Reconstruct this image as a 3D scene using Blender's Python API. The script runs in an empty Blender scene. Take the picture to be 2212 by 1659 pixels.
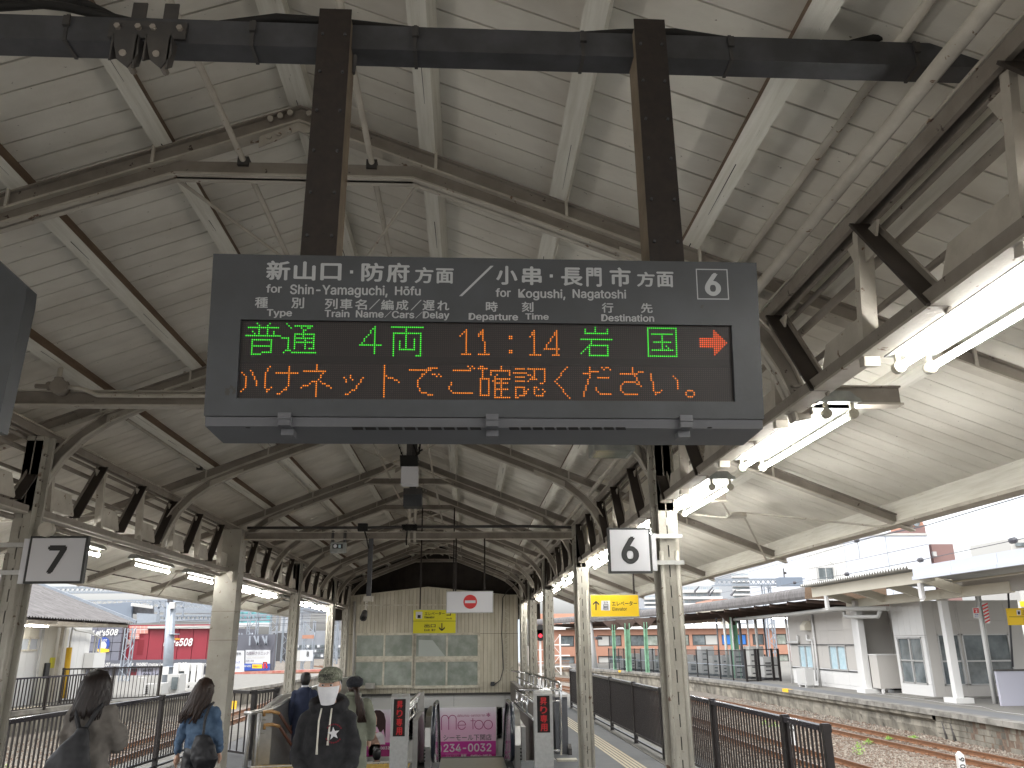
import bpy, math, random
from mathutils import Vector, Matrix
random.seed(7)
C = bpy.context.scene.collection
SC = bpy.context.scene
# ---------------------------------------------------------------- camera
FPX, CX, CY, EYE = 1741.0, 1106.0, 829.5, 1.85
fw = Vector(((1008-CX)/FPX, -(1391-CY)/FPX, -1)).normalized()
up = Vector(((1056-CX)/FPX, (CY+4582)/FPX, -1)); up = (up-fw*up.dot(fw)).normalized()
rt = fw.cross(up)
RC = Matrix((rt, fw, up))
cd = bpy.data.cameras.new('camera'); cam = bpy.data.objects.new('camera', cd); C.objects.link(cam)
cam.matrix_world = Matrix.Translation((0, 0, EYE)) @ RC.to_4x4()
cd.sensor_width = 36; cd.lens = FPX/2212*36; cd.clip_start = .05; cd.clip_end = 2000
SC.camera = cam
# ---------------------------------------------------------------- sky, sun, exposure
w = bpy.data.worlds.new('World'); SC.world = w; w.use_nodes = True
nt = w.node_tree; nt.nodes.clear()
sky = nt.nodes.new('ShaderNodeTexSky'); sky.sky_type = 'NISHITA'; sky.sun_disc = False
sky.sun_elevation = math.radians(52); sky.sun_rotation = math.radians(-125); sky.dust_density = 4; sky.air_density = 1
hs = nt.nodes.new('ShaderNodeHueSaturation'); hs.inputs['Saturation'].default_value = .22
bg = nt.nodes.new('ShaderNodeBackground'); bg.inputs[1].default_value = .105
wo = nt.nodes.new('ShaderNodeOutputWorld')
nt.links.new(sky.outputs[0], hs.inputs['Color']); nt.links.new(hs.outputs[0], bg.inputs[0]); nt.links.new(bg.outputs[0], wo.inputs[0])
sl = bpy.data.lights.new('sun', 'SUN'); sl.energy = .8; sl.angle = math.radians(20); sl.color = (1, .97, .92)
so = bpy.data.objects.new('sun', sl); C.objects.link(so)
so.rotation_euler = (math.radians(38), 0, math.radians(-125+180))
SC.view_settings.view_transform = 'Standard'; SC.view_settings.look = 'None'; SC.view_settings.gamma = 1
SC.view_settings.use_curve_mapping = False
SC.view_settings.exposure = 2.2
# ---------------------------------------------------------------- helpers
def at(x, y, X=None, Y=None, Z=None):
    """the point of a real plane (X=, Y= or Z=) that the 2212 px wide photo shows at x, y"""
    d = RC @ Vector(((x-CX)/FPX, -(y-CY)/FPX, -1))
    t = X/d.x if X is not None else (Y/d.y if Y is not None else (Z-EYE)/d.z)
    return d*t+Vector((0, 0, EYE))
def cr(x0, y0, wd, W=2212):
    s = wd/W
    return lambda x, y: ((x0+x*s)*2212/4032, (y0+y*s)*2212/4032)
kA=cr(2550,2600,750); kB=cr(3200,2700,832); kD=cr(2150,2450,550,1590); kE=cr(3500,2250,532,1358)
kF=cr(0,2300,500,1659); kG=cr(700,2250,650,1797); kH=cr(400,2300,600); kL=cr(0,2050,900); kM=cr(2800,1900,1232)
kN=cr(2200,2150,1000); kK=cr(1000,2580,700); kS=cr(1500,2650,800); kU=cr(900,1650,1500); k2=cr(1000,2200,1100)
k3=cr(2000,2200,1100); k4=cr(2932,2200,1100); k5=cr(780,980,1120); k6=cr(1880,980,1160)
class MB:
    def __init__(s): s.v=[]; s.f=[]; s.m=[]; s.sm=[]
    def quad(s, pts, mi=0, sm=False):
        n=len(s.v); s.v+= [tuple(p) for p in pts]; s.f.append(tuple(range(n,n+len(pts)))); s.m.append(mi); s.sm.append(sm)
    def box(s, x0,x1,y0,y1,z0,z1, mi=0, M=None):
        n=len(s.v)
        P=[Vector((x,y,z)) for x in (x0,x1) for y in (y0,y1) for z in (z0,z1)]
        if M is not None: P=[M@p for p in P]
        s.v+=[tuple(p) for p in P]
        for f in ((0,1,3,2),(4,6,7,5),(0,4,5,1),(2,3,7,6),(0,2,6,4),(1,5,7,3)):
            s.f.append(tuple(n+i for i in f)); s.m.append(mi); s.sm.append(False)
        return s
    def beam(s, a, b, wd, h, up=(0,0,1), mi=0, e=0):
        a=Vector(a); b=Vector(b); d=(b-a); L=d.length; d.normalize(); u=Vector(up)
        sd=d.cross(u)
        if sd.length<1e-4: sd=d.cross(Vector((0,1,0)))
        sd.normalize(); u=sd.cross(d)
        M=Matrix((( d.x,sd.x,u.x,a.x),(d.y,sd.y,u.y,a.y),(d.z,sd.z,u.z,a.z),(0,0,0,1)))
        return s.box(-e,L+e,-wd/2,wd/2,-h/2,h/2,mi,M)
    def tube(s, pts, r, n=8, mi=0, cap=True):
        pts=[Vector(p) for p in pts]; rs=r if isinstance(r,(list,tuple)) else [r]*len(pts)
        base=len(s.v); prev=None
        for i,p in enumerate(pts):
            d=(pts[min(i+1,len(pts)-1)]-pts[max(i-1,0)]).normalized()
            if prev is None:
                a=d.cross(Vector((0,0,1)))
                if a.length<.1: a=d.cross(Vector((0,1,0)))
            else: a=prev-d*prev.dot(d)
            a.normalize(); prev=a; b=d.cross(a)
            for k in range(n):
                t=2*math.pi*k/n; s.v.append(tuple(p+(a*math.cos(t)+b*math.sin(t))*rs[i]))
        for i in range(len(pts)-1):
            for k in range(n):
                k2_=(k+1)%n
                s.f.append((base+i*n+k,base+i*n+k2_,base+(i+1)*n+k2_,base+(i+1)*n+k)); s.m.append(mi); s.sm.append(n>6)
        if cap:
            s.f.append(tuple(base+k for k in range(n))[::-1]); s.m.append(mi); s.sm.append(False)
            e=base+(len(pts)-1)*n; s.f.append(tuple(e+k for k in range(n))); s.m.append(mi); s.sm.append(False)
        return s
    def prism(s, poly, ax, a0, a1, mi=0):
        """poly = 2-D points in the plane across axis ax, extruded from a0 to a1"""
        def P(p,a):
            return {'x':(a,p[0],p[1]),'y':(p[0],a,p[1]),'z':(p[0],p[1],a)}[ax]
        n=len(s.v); k=len(poly); s.v+=[P(p,a0) for p in poly]+[P(p,a1) for p in poly]
        s.f.append(tuple(range(n,n+k))); s.f.append(tuple(range(n+k,n+2*k))[::-1]); s.m+=[mi,mi]; s.sm+=[False,False]
        for i in range(k):
            j=(i+1)%k; s.f.append((n+i,n+k+i,n+k+j,n+j)); s.m.append(mi); s.sm.append(False)
        return s
    def band(s, pts, d, y, wd, mi=0):
        """a strip in the XZ plane along pts, thickness d to its outer side, width wd in Y"""
        out=[]
        for i,p in enumerate(pts):
            a=Vector(pts[max(i-1,0)]); b=Vector(pts[min(i+1,len(pts)-1)]); t=(b-a).normalized(); nrm=Vector((-t.y,t.x))
            out.append(Vector(p)+nrm*d)
        for i in range(len(pts)-1):
            q=[pts[i],pts[i+1],out[i+1],out[i]]
            s.prism([(a[0],a[1]) for a in q],'y',y-wd/2,y+wd/2,mi)
        return s
    def mesh(s, name, mats):
        me=bpy.data.meshes.new(name); me.from_pydata(s.v,[],s.f)
        for m in (mats if isinstance(mats,(list,tuple)) else [mats]): me.materials.append(m)
        me.polygons.foreach_set('material_index', s.m); me.polygons.foreach_set('use_smooth', s.sm)
        me.update()
        import bmesh
        if len(s.f)<20000:
            b=bmesh.new(); b.from_mesh(me); bmesh.ops.recalc_face_normals(b, faces=b.faces); b.to_mesh(me); b.free()
        return me
    def build(s, name, mats, parent=None):
        return ob(name, s.mesh(name,mats), parent)
WORLDP={}
def ob(name, me, parent=None, loc=None):
    o=bpy.data.objects.new(name, me); C.objects.link(o)
    if parent is not None:
        o.parent=parent
        if parent.name in WORLDP: o.matrix_parent_inverse=WORLDP[parent.name]
    if loc is not None: o.location=loc
    return o
def tag(o, label=None, cat=None, group=None, kind=None):
    if label: o['label']=label
    if cat: o['category']=cat
    if group: o['group']=group
    if kind: o['kind']=kind
    return o
def thing(name, label, cat, group=None, loc=(0,0,0), rz=0, local=False):
    """an Empty at the base; parts are given in world coordinates unless local"""
    o=bpy.data.objects.new(name, None); C.objects.link(o); o.location=loc; o.rotation_euler=(0,0,rz); o.empty_display_size=.1
    if not local: WORLDP[o.name]=(Matrix.Translation(loc)@Matrix.Rotation(rz,4,'Z')).inverted()
    return tag(o,label,cat,group)
def Bx(*a, **k): return MB().box(*a, **k)
def children(o): return [c for c in bpy.data.objects if c.parent is o]
KIDS={}
def copy_tree(o, loc, label=None, rz=None):
    c=o.copy(); C.objects.link(c); c.location=loc
    if rz is not None: c.rotation_euler=(0,0,rz)
    if label: c['label']=label
    if o not in KIDS: KIDS[o]=[(ch,[g for g in bpy.data.objects if g.parent is ch]) for ch in bpy.data.objects if ch.parent is o]
    for ch,gs in KIDS[o]:
        d=ch.copy(); C.objects.link(d); d.parent=c
        for g in gs: e=g.copy(); C.objects.link(e); e.parent=d
    return c
# ---------------------------------------------------------------- materials
def mat(name, col, rough=.7, metal=0, spots=None, n=None, bump=0, emit=None, es=0, alpha=1, spec=None, rnd=0, stretch=None):
    """n=(scale,colour2,amount) soft mottling; spots=(scale,threshold,colour) chips; stretch=(sx,sy,sz) noise space"""
    m=bpy.data.materials.new(name); m.use_nodes=True; t=m.node_tree; b=t.nodes['Principled BSDF']
    b.inputs['Base Color'].default_value=(*col,1); b.inputs['Roughness'].default_value=rough; b.inputs['Metallic'].default_value=metal
    if spec is not None: b.inputs['Specular IOR Level'].default_value=spec
    if emit: b.inputs['Emission Color'].default_value=(*emit,1); b.inputs['Emission Strength'].default_value=es
    if alpha<1: b.inputs['Alpha'].default_value=alpha
    N=t.nodes.new; Lk=t.links.new
    if n or spots or bump or rnd:
        g=N('ShaderNodeNewGeometry'); vec=g.outputs['Position']
        if stretch:
            mp=N('ShaderNodeVectorMath'); mp.operation='MULTIPLY'; mp.inputs[1].default_value=stretch; Lk(vec,mp.inputs[0]); vec=mp.outputs[0]
        cur=None
        def mix(a,bc,fac):
            x=N('ShaderNodeMix'); x.data_type='RGBA'
            if a is None: x.inputs[6].default_value=(*col,1)
            else: Lk(a,x.inputs[6])
            x.inputs[7].default_value=(*bc,1); Lk(fac,x.inputs[0]); return x.outputs[2]
        def noise(sc,det=4,rgh=.6,v=None):
            x=N('ShaderNodeTexNoise'); x.inputs['Scale'].default_value=sc; x.inputs['Detail'].default_value=det; x.inputs['Roughness'].default_value=rgh
            Lk(v if v is not None else vec,x.inputs['Vector']); return x.outputs['Fac']
        def ramp(f,a,b_,o0=0,o1=1):
            r=N('ShaderNodeMapRange'); r.inputs[1].default_value=a; r.inputs[2].default_value=b_; r.inputs[3].default_value=o0; r.inputs[4].default_value=o1; Lk(f,r.inputs[0]); return r.outputs[0]
        if rnd:
            oi=N('ShaderNodeObjectInfo'); cur=mix(cur,tuple(c*.72 for c in col),ramp(oi.outputs['Random'],0,1,0,rnd))
        if n: cur=mix(cur,n[1],ramp(noise(n[0]),.38,.68,0,n[2]))
        if spots: cur=mix(cur,spots[2],ramp(noise(spots[0],3,.7),spots[1],spots[1]+.03,0,.9))
        if cur is not None: Lk(cur,b.inputs['Base Color'])
        if bump:
            bp=N('ShaderNodeBump'); bp.inputs['Strength'].default_value=.5; bp.inputs['Distance'].default_value=bump; Lk(noise(60,3),bp.inputs['Height']); Lk(bp.outputs[0],b.inputs['Normal'])
    return m
M={}
M['board']=mat('cream_boards',(.74,.71,.635),.75,n=(1.6,(.50,.465,.40),.65),spots=(26,.70,(.12,.09,.06)),bump=.002,rnd=.3,stretch=(1,1.6,1))
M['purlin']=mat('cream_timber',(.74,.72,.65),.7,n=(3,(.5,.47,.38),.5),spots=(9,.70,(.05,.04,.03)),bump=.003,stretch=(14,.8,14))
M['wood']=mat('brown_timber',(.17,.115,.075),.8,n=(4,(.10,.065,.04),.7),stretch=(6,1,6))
M['steel']=mat('grey_painted_steel',(.27,.24,.205),.6,n=(5,(.17,.145,.12),.7),spots=(16,.66,(.05,.032,.022)),bump=.003)
M['steel_lt']=mat('pale_painted_steel',(.50,.465,.40),.6,n=(5,(.32,.285,.235),.6),spots=(14,.66,(.13,.065,.03)),bump=.003)
M['steel_dk']=mat('dark_brown_steel',(.034,.026,.022),.55,n=(7,(.05,.04,.03),.6))
M['column']=mat('chipped_cream_column',(.38,.36,.31),.55,n=(3,(.26,.24,.20),.7),spots=(13,.64,(.10,.05,.028)),bump=.004)
M['black']=mat('black_slots',(.008,.007,.006),.8)
M['galv']=mat('galvanised_blue_grey',(.045,.045,.048),.5,.2,n=(7,(.085,.086,.094),.7),bump=.001)
M['galv_dk']=mat('dark_bracket_steel',(.04,.038,.038),.55,n=(9,(.08,.07,.06),.6))
M['rustpost']=mat('dark_brown_plate',(.015,.010,.008),.65,n=(30,(.030,.020,.015),.7),bump=.002)
M['postside']=mat('weathered_post_side',(.19,.15,.105),.7,n=(9,(.11,.08,.05),.8),bump=.002)
M['sign']=mat('slate_grey_enamel',(.036,.039,.043),.42,n=(4,(.062,.068,.078),.6),spots=(20,.70,(.035,.03,.024)),bump=.0006)
M['signlt']=mat('grey_tray_enamel',(.11,.113,.125),.45,n=(7,(.09,.09,.1),.5))
M['white']=mat('white_lettering',(.42,.43,.44),.6)
M['ledbg']=mat('led_panel_face',(.012,.0085,.008),.5)
M['leddot']=mat('unlit_led_dots',(.045,.028,.026),.4)
M['ledg']=mat('green_leds',(0,.1,0),.5,emit=(.07,1,.05),es=.22)
M['ledo']=mat('orange_leds',(.1,.03,0),.5,emit=(1,.25,.012),es=.25)
M['ledr']=mat('red_leds',(.1,.0,0),.5,emit=(1,.03,.04),es=.05)
M['ledr2']=mat('arrow_leds',(.1,.0,0),.5,emit=(1,.13,.02),es=.25)
M['tube']=mat('lit_fluorescent_tube',(.9,.9,.9),.4,emit=(1,.985,.94),es=16)
M['fix']=mat('white_light_housing',(.20,.21,.20),.45,n=(8,(.5,.5,.44),.5))
M['socket']=mat('tube_socket',(.42,.40,.33),.6,n=(30,(.25,.22,.17),.6))
M['plate']=mat('white_sign_face',(.62,.62,.65),.5)
M['ink']=mat('black_ink',(.015,.015,.016),.5)
M['frameblk']=mat('black_sign_frame',(.02,.02,.02),.4)
M['alu']=mat('aluminium_frame',(.45,.45,.44),.4,.4,n=(20,(.33,.33,.32),.5))
M['yellow']=mat('yellow_sign_face',(.80,.53,.01),.5)
M['yellow2']=mat('lemon_sign_face',(.66,.60,.012),.5)
M['red']=mat('red_disc',(.55,.03,.03),.5)
M['stain']=mat('brushed_stainless',(.50,.49,.47),.28,.85,n=(12,(.38,.37,.35),.5))
M['chrome']=mat('polished_rail',(.72,.72,.72),.12,1)
M['rubber']=mat('black_handrail_rubber',(.008,.011,.022),.16,spec=.9)
M['batten']=mat('cream_siding',(.56,.52,.42),.7,n=(1.5,(.40,.36,.27),.8),spots=(11,.70,(.2,.15,.09)),rnd=.3,stretch=(3,3,.7))
M['frost']=mat('frosted_window_pane',(.21,.24,.205),.22,n=(3,(.38,.41,.37),.8))
M['paper']=mat('paper_behind_pane',(.42,.45,.43),.5,n=(2,(.36,.4,.38),.5))
M['winframe']=mat('old_window_frame',(.60,.57,.48),.6,n=(8,(.3,.26,.19),.7))
M['asph']=mat('platform_asphalt',(.12,.125,.13),.85,n=(2.5,(.145,.148,.15),.7),bump=.004)
M['conc']=mat('platform_concrete',(.18,.175,.16),.85,n=(3,(.13,.125,.11),.8),bump=.004)
M['tactile']=mat('tactile_bars',(.52,.47,.36),.7,n=(12,(.4,.35,.22),.6))
M['tacty']=mat('yellow_tactile_tiles',(.55,.36,.06),.7,n=(12,(.4,.3,.1),.6))
M['fence']=mat('black_brown_fence_paint',(.013,.010,.010),.35,n=(8,(.022,.018,.017),.5))
M['fencetop']=mat('fence_top_rail',(.04,.037,.045),.18,.2)
M['ballast']=mat('ballast_bed',(.13,.115,.095),.9,n=(22,(.24,.215,.18),.9),spots=(40,.60,(.07,.05,.04)),bump=.04)
M['stone']=mat('ballast_stone',(.23,.195,.16),.85,n=(9,(.36,.33,.28),.9))
M['stone2']=mat('rusty_ballast_stone',(.14,.10,.075),.85,n=(9,(.25,.20,.16),.9))
M['rail']=mat('rusty_rail',(.20,.095,.045),.6,n=(9,(.12,.06,.035),.7))
M['railtop']=mat('worn_rail_head',(.30,.22,.18),.3,.6)
M['sleeper']=mat('weathered_sleeper',(.11,.075,.055),.85,n=(8,(.2,.15,.11),.7))
M['wall']=mat('stained_platform_wall',(.27,.25,.205),.85,n=(1.7,(.06,.055,.045),.9),spots=(6,.62,(.06,.055,.045)),bump=.02,stretch=(1,1,.45))
M['bwhite']=mat('white_panel_cladding',(.56,.56,.55),.55,n=(1,(.60,.60,.58),.6))
M['bgrey']=mat('pale_grey_cladding',(.42,.405,.38),.6,n=(1,(.43,.41,.38),.6))
M['bcream']=mat('cream_cladding',(.58,.55,.46),.6,n=(1,(.5,.47,.38),.6))
M['glassd']=mat('dark_window_glass',(.07,.085,.09),.08,spec=.9,n=(1.2,(.22,.25,.26),.8))
M['glassb']=mat('pale_blue_curtained_glass',(.36,.50,.56),.15,n=(5,(.5,.62,.66),.7))
M['corr']=mat('weathered_corrugated_sheet',(.10,.095,.095),.8,n=(4,(.165,.16,.16),.9),spots=(12,.62,(.07,.06,.055)),stretch=(.6,3,.6))
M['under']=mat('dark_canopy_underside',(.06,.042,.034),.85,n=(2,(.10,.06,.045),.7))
M['green']=mat('green_canopy_column',(.20,.40,.26),.6,n=(3,(.10,.17,.11),.7))
M['orange']=mat('terracotta_tile_wall',(.36,.185,.125),.7,n=(2,(.31,.16,.11),.6))
M['redwall']=mat('crimson_cladding',(.23,.018,.032),.5,n=(.5,(.19,.02,.03),.6))
M['slate']=mat('slate_blue_cladding',(.13,.135,.17),.5,n=(1,(.16,.165,.20),.5))
M['steelbl']=mat('blue_grey_steel_panel',(.15,.18,.225),.5)
M['mast']=mat('galvanised_mast',(.26,.29,.33),.45,.3,n=(5,(.2,.225,.26),.5))
M['wire']=mat('overhead_wire',(.05,.05,.06),.5)
M['aptw']=mat('far_apartment_render',(.30,.32,.345),.7)
M['aptd']=mat('far_window_dark',(.26,.30,.33),.4)
M['pipe']=mat('grey_painted_pipe',(.42,.42,.40),.5)
M['ac']=mat('white_unit_casing',(.42,.42,.41),.5)
M['meshp']=mat('black_mesh_screen',(.03,.04,.045),.6,alpha=.55)
M['pink']=mat('pink_poster',(.75,.42,.58),.5)
M['teal']=mat('teal_banner',(.04,.27,.30),.6,n=(.6,(.22,.38,.40),.8))
M['blue']=mat('blue_board',(.02,.06,.30),.5)
M['yellowp']=mat('yellow_paint',(.75,.45,.03),.6)
M['parap']=mat('brown_grey_parapet',(.13,.115,.10),.6)
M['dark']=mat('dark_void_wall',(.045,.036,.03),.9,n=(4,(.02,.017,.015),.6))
M['fasc']=mat('pale_blue_white_fascia',(.46,.49,.55),.4)
M['screen']=mat('lavender_grey_panel',(.40,.40,.46),.6)
M['wallc']=mat('coping_concrete',(.25,.24,.215),.85,n=(2.5,(.08,.075,.065),.9),bump=.01)
M['bluec']=mat('blue_tarpaulin_in_window',(.03,.16,.50),.5)
M['siglamp']=mat('red_signal_lamp',(.6,.02,.03),.4,emit=(1,.03,.06),es=.3)
M['steelpale']=mat('pale_blue_far_wall',(.50,.56,.62),.6)
M['bwhite2']=mat('bluish_white_panel',(.50,.53,.58),.5)
M['brownw']=mat('brown_tower_wall',(.20,.12,.11),.6)
M['glassb2']=mat('pale_grey_window_glass',(.42,.46,.50),.15)
M['slate2']=mat('slate_name_band',(.085,.09,.11),.5)
M['rdark']=mat('dark_red_recess',(.16,.004,.012),.6)
M['salmon']=mat('salmon_poster_paper',(.62,.26,.22),.6)
M['lit']=mat('white_channel_letters',(.62,.62,.61),.5)
M['lit2']=mat('white_advert_face',(.48,.50,.52),.5)
M['lavender']=mat('lavender_window_film',(.50,.50,.62),.5)
M['farblk']=mat('far_concrete_block',(.18,.195,.22),.7,n=(.3,(.25,.265,.29),.8))
M['redoxide']=mat('red_oxide_steel',(.42,.13,.10),.6,n=(2,(.55,.35,.3),.7))
M['tarp']=mat('light_blue_tarpaulin',(.30,.60,.70),.5)
def grad_mat():
    m=bpy.data.materials.new('poster_print'); m.use_nodes=True; t=m.node_tree; b=t.nodes['Principled BSDF']; b.inputs['Roughness'].default_value=.45
    g=t.nodes.new('ShaderNodeNewGeometry'); s=t.nodes.new('ShaderNodeSeparateXYZ'); r=t.nodes.new('ShaderNodeMapRange'); cr_=t.nodes.new('ShaderNodeValToRGB')
    r.inputs[1].default_value=-1.46; r.inputs[2].default_value=0
    e=cr_.color_ramp.elements; e[0].position=.0; e[0].color=(.42,.01,.20,1); e[1].position=1; e[1].color=(.82,.80,.86,1)
    for p,c in ((.10,(.45,.02,.24,1)),(.105,(.58,.04,.34,1)),(.345,(.58,.04,.34,1)),(.35,(.78,.52,.68,1)),(.6,(.78,.46,.66,1))):
        x=e.new(p); x.color=c
    t.links.new(g.outputs['Position'],s.inputs[0]); t.links.new(s.outputs[2],r.inputs[0]); t.links.new(r.outputs[0],cr_.inputs[0]); t.links.new(cr_.outputs[0],b.inputs['Base Color'])
    return m
M['poster']=grad_mat()
def camo():
    m=mat('camouflage_cloth',(.20,.21,.16),.9,n=(45,(.08,.09,.06),1),spots=(60,.55,(.33,.32,.27)))
    return m
M['camo']=camo()
# ---------------------------------------------------------------- text
try: LATIN=bpy.data.fonts.load(bpy.utils.resource_path('LOCAL')+'/datafiles/fonts/Inter.woff2')   # bundled with Blender itself
except Exception: LATIN=None
def text_mesh(body, bold=0.0, shear=0.0):
    cu=bpy.data.curves.new('t','FONT'); cu.body=body
    if LATIN and all(ord(c)<0x180 for c in body): cu.font=LATIN
    cu.size=1; cu.offset=bold; cu.shear=shear; cu.resolution_u=3; cu.fill_mode='FRONT'
    o=bpy.data.objects.new('t',cu); C.objects.link(o); dg=bpy.context.evaluated_depsgraph_get()
    me=bpy.data.meshes.new_from_object(o.evaluated_get(dg)); bpy.data.objects.remove(o); bpy.data.curves.remove(cu)
    return me
class Plane:
    """a flat face in the place: origin, unit axes u (along) and v (up)"""
    def __init__(s,o,u,v): s.o=Vector(o); s.u=Vector(u).normalized(); s.v=Vector(v).normalized(); s.n=s.u.cross(s.v)
    def px(s,x,y):
        d=RC@Vector(((x-CX)/FPX,-(y-CY)/FPX,-1)); e=Vector((0,0,EYE)); t=(s.o-e).dot(s.n)/d.dot(s.n); p=e+d*t-s.o
        return p.dot(s.u),p.dot(s.v)
    def w(s,a,b,c=0): return s.o+s.u*a+s.v*b+s.n*c
def PY(y): return Plane((0,y,0),(1,0,0),(0,0,1))
def fit_text(pl, body, box, m, parent, name='lettering', bold=0, shear=0, off=.003, px=True):
    """box = left, top, right, bottom of the words"""
    bold=min(bold,.03); me=text_mesh(body,0,shear)
    if bold>.006:
        V=[v.co.copy() for v in me.vertices]; F=[tuple(p.vertices) for p in me.polygons]; n=len(V); nv=[]; nf=[]
        for k,(a,c) in enumerate(((0,0),(bold,0),(-bold,0),(0,bold*.8),(0,-bold*.8))):
            nv+=[(v.x+a,v.y+c,k*.00025) for v in V]; nf+=[tuple(i+k*n for i in f) for f in F]
        me=bpy.data.meshes.new('t'); me.from_pydata(nv,[],nf)
    xs=[v.co.x for v in me.vertices]; ys=[v.co.y for v in me.vertices]
    if px:
        l,t,r,b=box; u0,v1=pl.px(l,t); u1,_=pl.px(r,(t+b)/2); _,v0=pl.px(l,b)
    else: u0,v1,u1,v0=box
    sx=(u1-u0)/(max(xs)-min(xs)); sy=(v1-v0)/(max(ys)-min(ys)); mx=min(xs); my=min(ys)
    for v in me.vertices: v.co=pl.w(u0+(v.co.x-mx)*sx, v0+(v.co.y-my)*sy, off+v.co.z)
    me.materials.append(m); me.name=name
    return ob(name,me,parent)
def flat(pl,pts,m,parent,name,off=.002,px=True,th=0):
    b=MB(); P=[pl.px(*p) if px else p for p in pts]
    if th:
        n=len(P); f=[pl.w(*p,off+th) for p in P]; k=[pl.w(*p,off) for p in P]; b.quad(f); b.quad(k[::-1])
        for i in range(n): j=(i+1)%n; b.quad([f[i],k[i],k[j],f[j]])
    else: b.quad([pl.w(*p,off) for p in P])
    return b.build(name,m,parent)
def circ(cx,cy,r,n=20,ry=None): return [(cx+r*math.cos(2*math.pi*i/n),cy+(ry or r)*math.sin(2*math.pi*i/n)) for i in range(n)]
# ================================================================ GROUND, PLATFORM, CANOPY
SL=.392
XC=-1.0                                   # centre line of the canopy
def zr(dx): return 4.87-SL*abs(dx)       # top of the rafters
TY=[1.0,4.1,7.2,10.26,13.4,16.1,18.9,21.6,24.3,26.8]
g=MB()
for x0,x1,y0,y1 in ((-400,400,-60,14.5),(-400,400,26.62,900),(-400,-3.5,14.5,26.62),(1.55,400,14.5,26.62)): g.quad([(x0,y0,-.72),(x1,y0,-.72),(x1,y1,-.72),(x0,y1,-.72)])
tag(g.build('ground',M['ballast']),kind='structure')
# our platform, with the opening of the stairs and the escalator
p=MB()
for x0,x1,y0,y1 in ((-5.55,3.75,-8,14.6),(-5.55,-3.42,14.6,26.6),(1.5,3.75,14.6,26.6),(-5.55,3.75,26.6,70)):
    p.box(x0,x1,y0,y1,-.9,0)
PF=tag(p.build('platform',M['asph']),kind='structure')
q=MB()
for x0,x1 in ((3.13,3.9),(-5.7,-4.75)): q.box(x0,x1,-8,70,-.8,.006)
q.build('kerb',M['conc'],PF)
q=MB(); q.box(-3.44,-3.40,14.6,26.6,-3,-.001); q.box(1.48,1.52,14.6,26.6,-3,-.001); q.box(-3.4,1.5,14.55,14.6,-3,-.001)
q.build('pit_wall',M['bgrey'],PF)
q=MB()
for k in range(5):
    x=2.46+k*.068; q.quad([(x+.03,13.0,.004),(x+.075,13.0,.004),(x-.19+.07,26,.004),(x-.19+.03,26,.004)])
    q.quad([(x+.26,9,.004),(x+.305,9,.004),(x+.075,13.0,.004),(x+.03,13.0,.004)])
tag(q.build('tactile_strip',M['tactile']),kind='structure')
q=MB()
for k in range(12):
    for j in range(30): q.box(-3.35+j*.075,-3.35+j*.075+.05,13.95+k*.05,13.95+k*.05+.04,.004,.012)
q.quad([(-3.38,13.93,.003),(-.9,13.93,.003),(-.9,14.57,.003),(-3.38,14.57,.003)])
tag(q.build('tactile_paving',M['tacty']),kind='structure')
st=thing('staircase','concrete stairs going down between the steel parapets','staircase',loc=(-2.3,14.6,0))
for i in range(9): Bx(-3.4,-1.25,14.6+i*.3,14.92+i*.3,-.17*(i+1)-.3,-.17*(i+1)+.0).build('step',M['conc'],st)
# ---- ceiling
L=5.0
ceil_=thing('ceiling',None,None,loc=(XC,13,4.9)); ceil_['kind']='structure'
deck=MB()
for sgn in (-1,1):
    deck.quad([(XC,-8,5.03),(XC+sgn*5.15,-8,5.03-SL*5.15),(XC+sgn*5.15,29,5.03-SL*5.15),(XC,29,5.03)])
    deck.quad([(XC,-8,5.08),(XC+sgn*5.15,-8,5.08-SL*5.15),(XC+sgn*5.15,29,5.08-SL*5.15),(XC,29,5.08)])
    deck.quad([(XC+sgn*.02,-8,4.985),(XC+sgn*5.0,-8,4.985-SL*4.98),(XC+sgn*5.0,1.6,4.985-SL*4.98),(XC+sgn*.02,1.6,4.985)],1)
deck.build('roof_deck',[M['under'],M['board']],ceil_)
bme={}
for sgn in (-1,1):
    b=MB(); z0=lambda dx:4.985-SL*dx
    pts=[(XC+sgn*.005,z0(0)),(XC+sgn*4.98,z0(4.98)),(XC+sgn*4.98,z0(4.98)+.018),(XC+sgn*.005,z0(0)+.018)]
    b.prism(pts,'y',-.5,.5); bme[sgn]=b.mesh('board',M['board'])
rr=random.Random(3)
for sgn in (-1,1):
    y=1.62
    for i in range(147):
        wd=.172+rr.uniform(-.012,.012)
        if i>130: wd=.22
        gap=rr.choice((.004,.007,.010,.013))
        o=ob('board',bme[sgn],ceil_); o.location=(0,y+wd/2,rr.uniform(-.002,.002)); o.scale=(1,wd-gap,1); y+=wd
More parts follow.
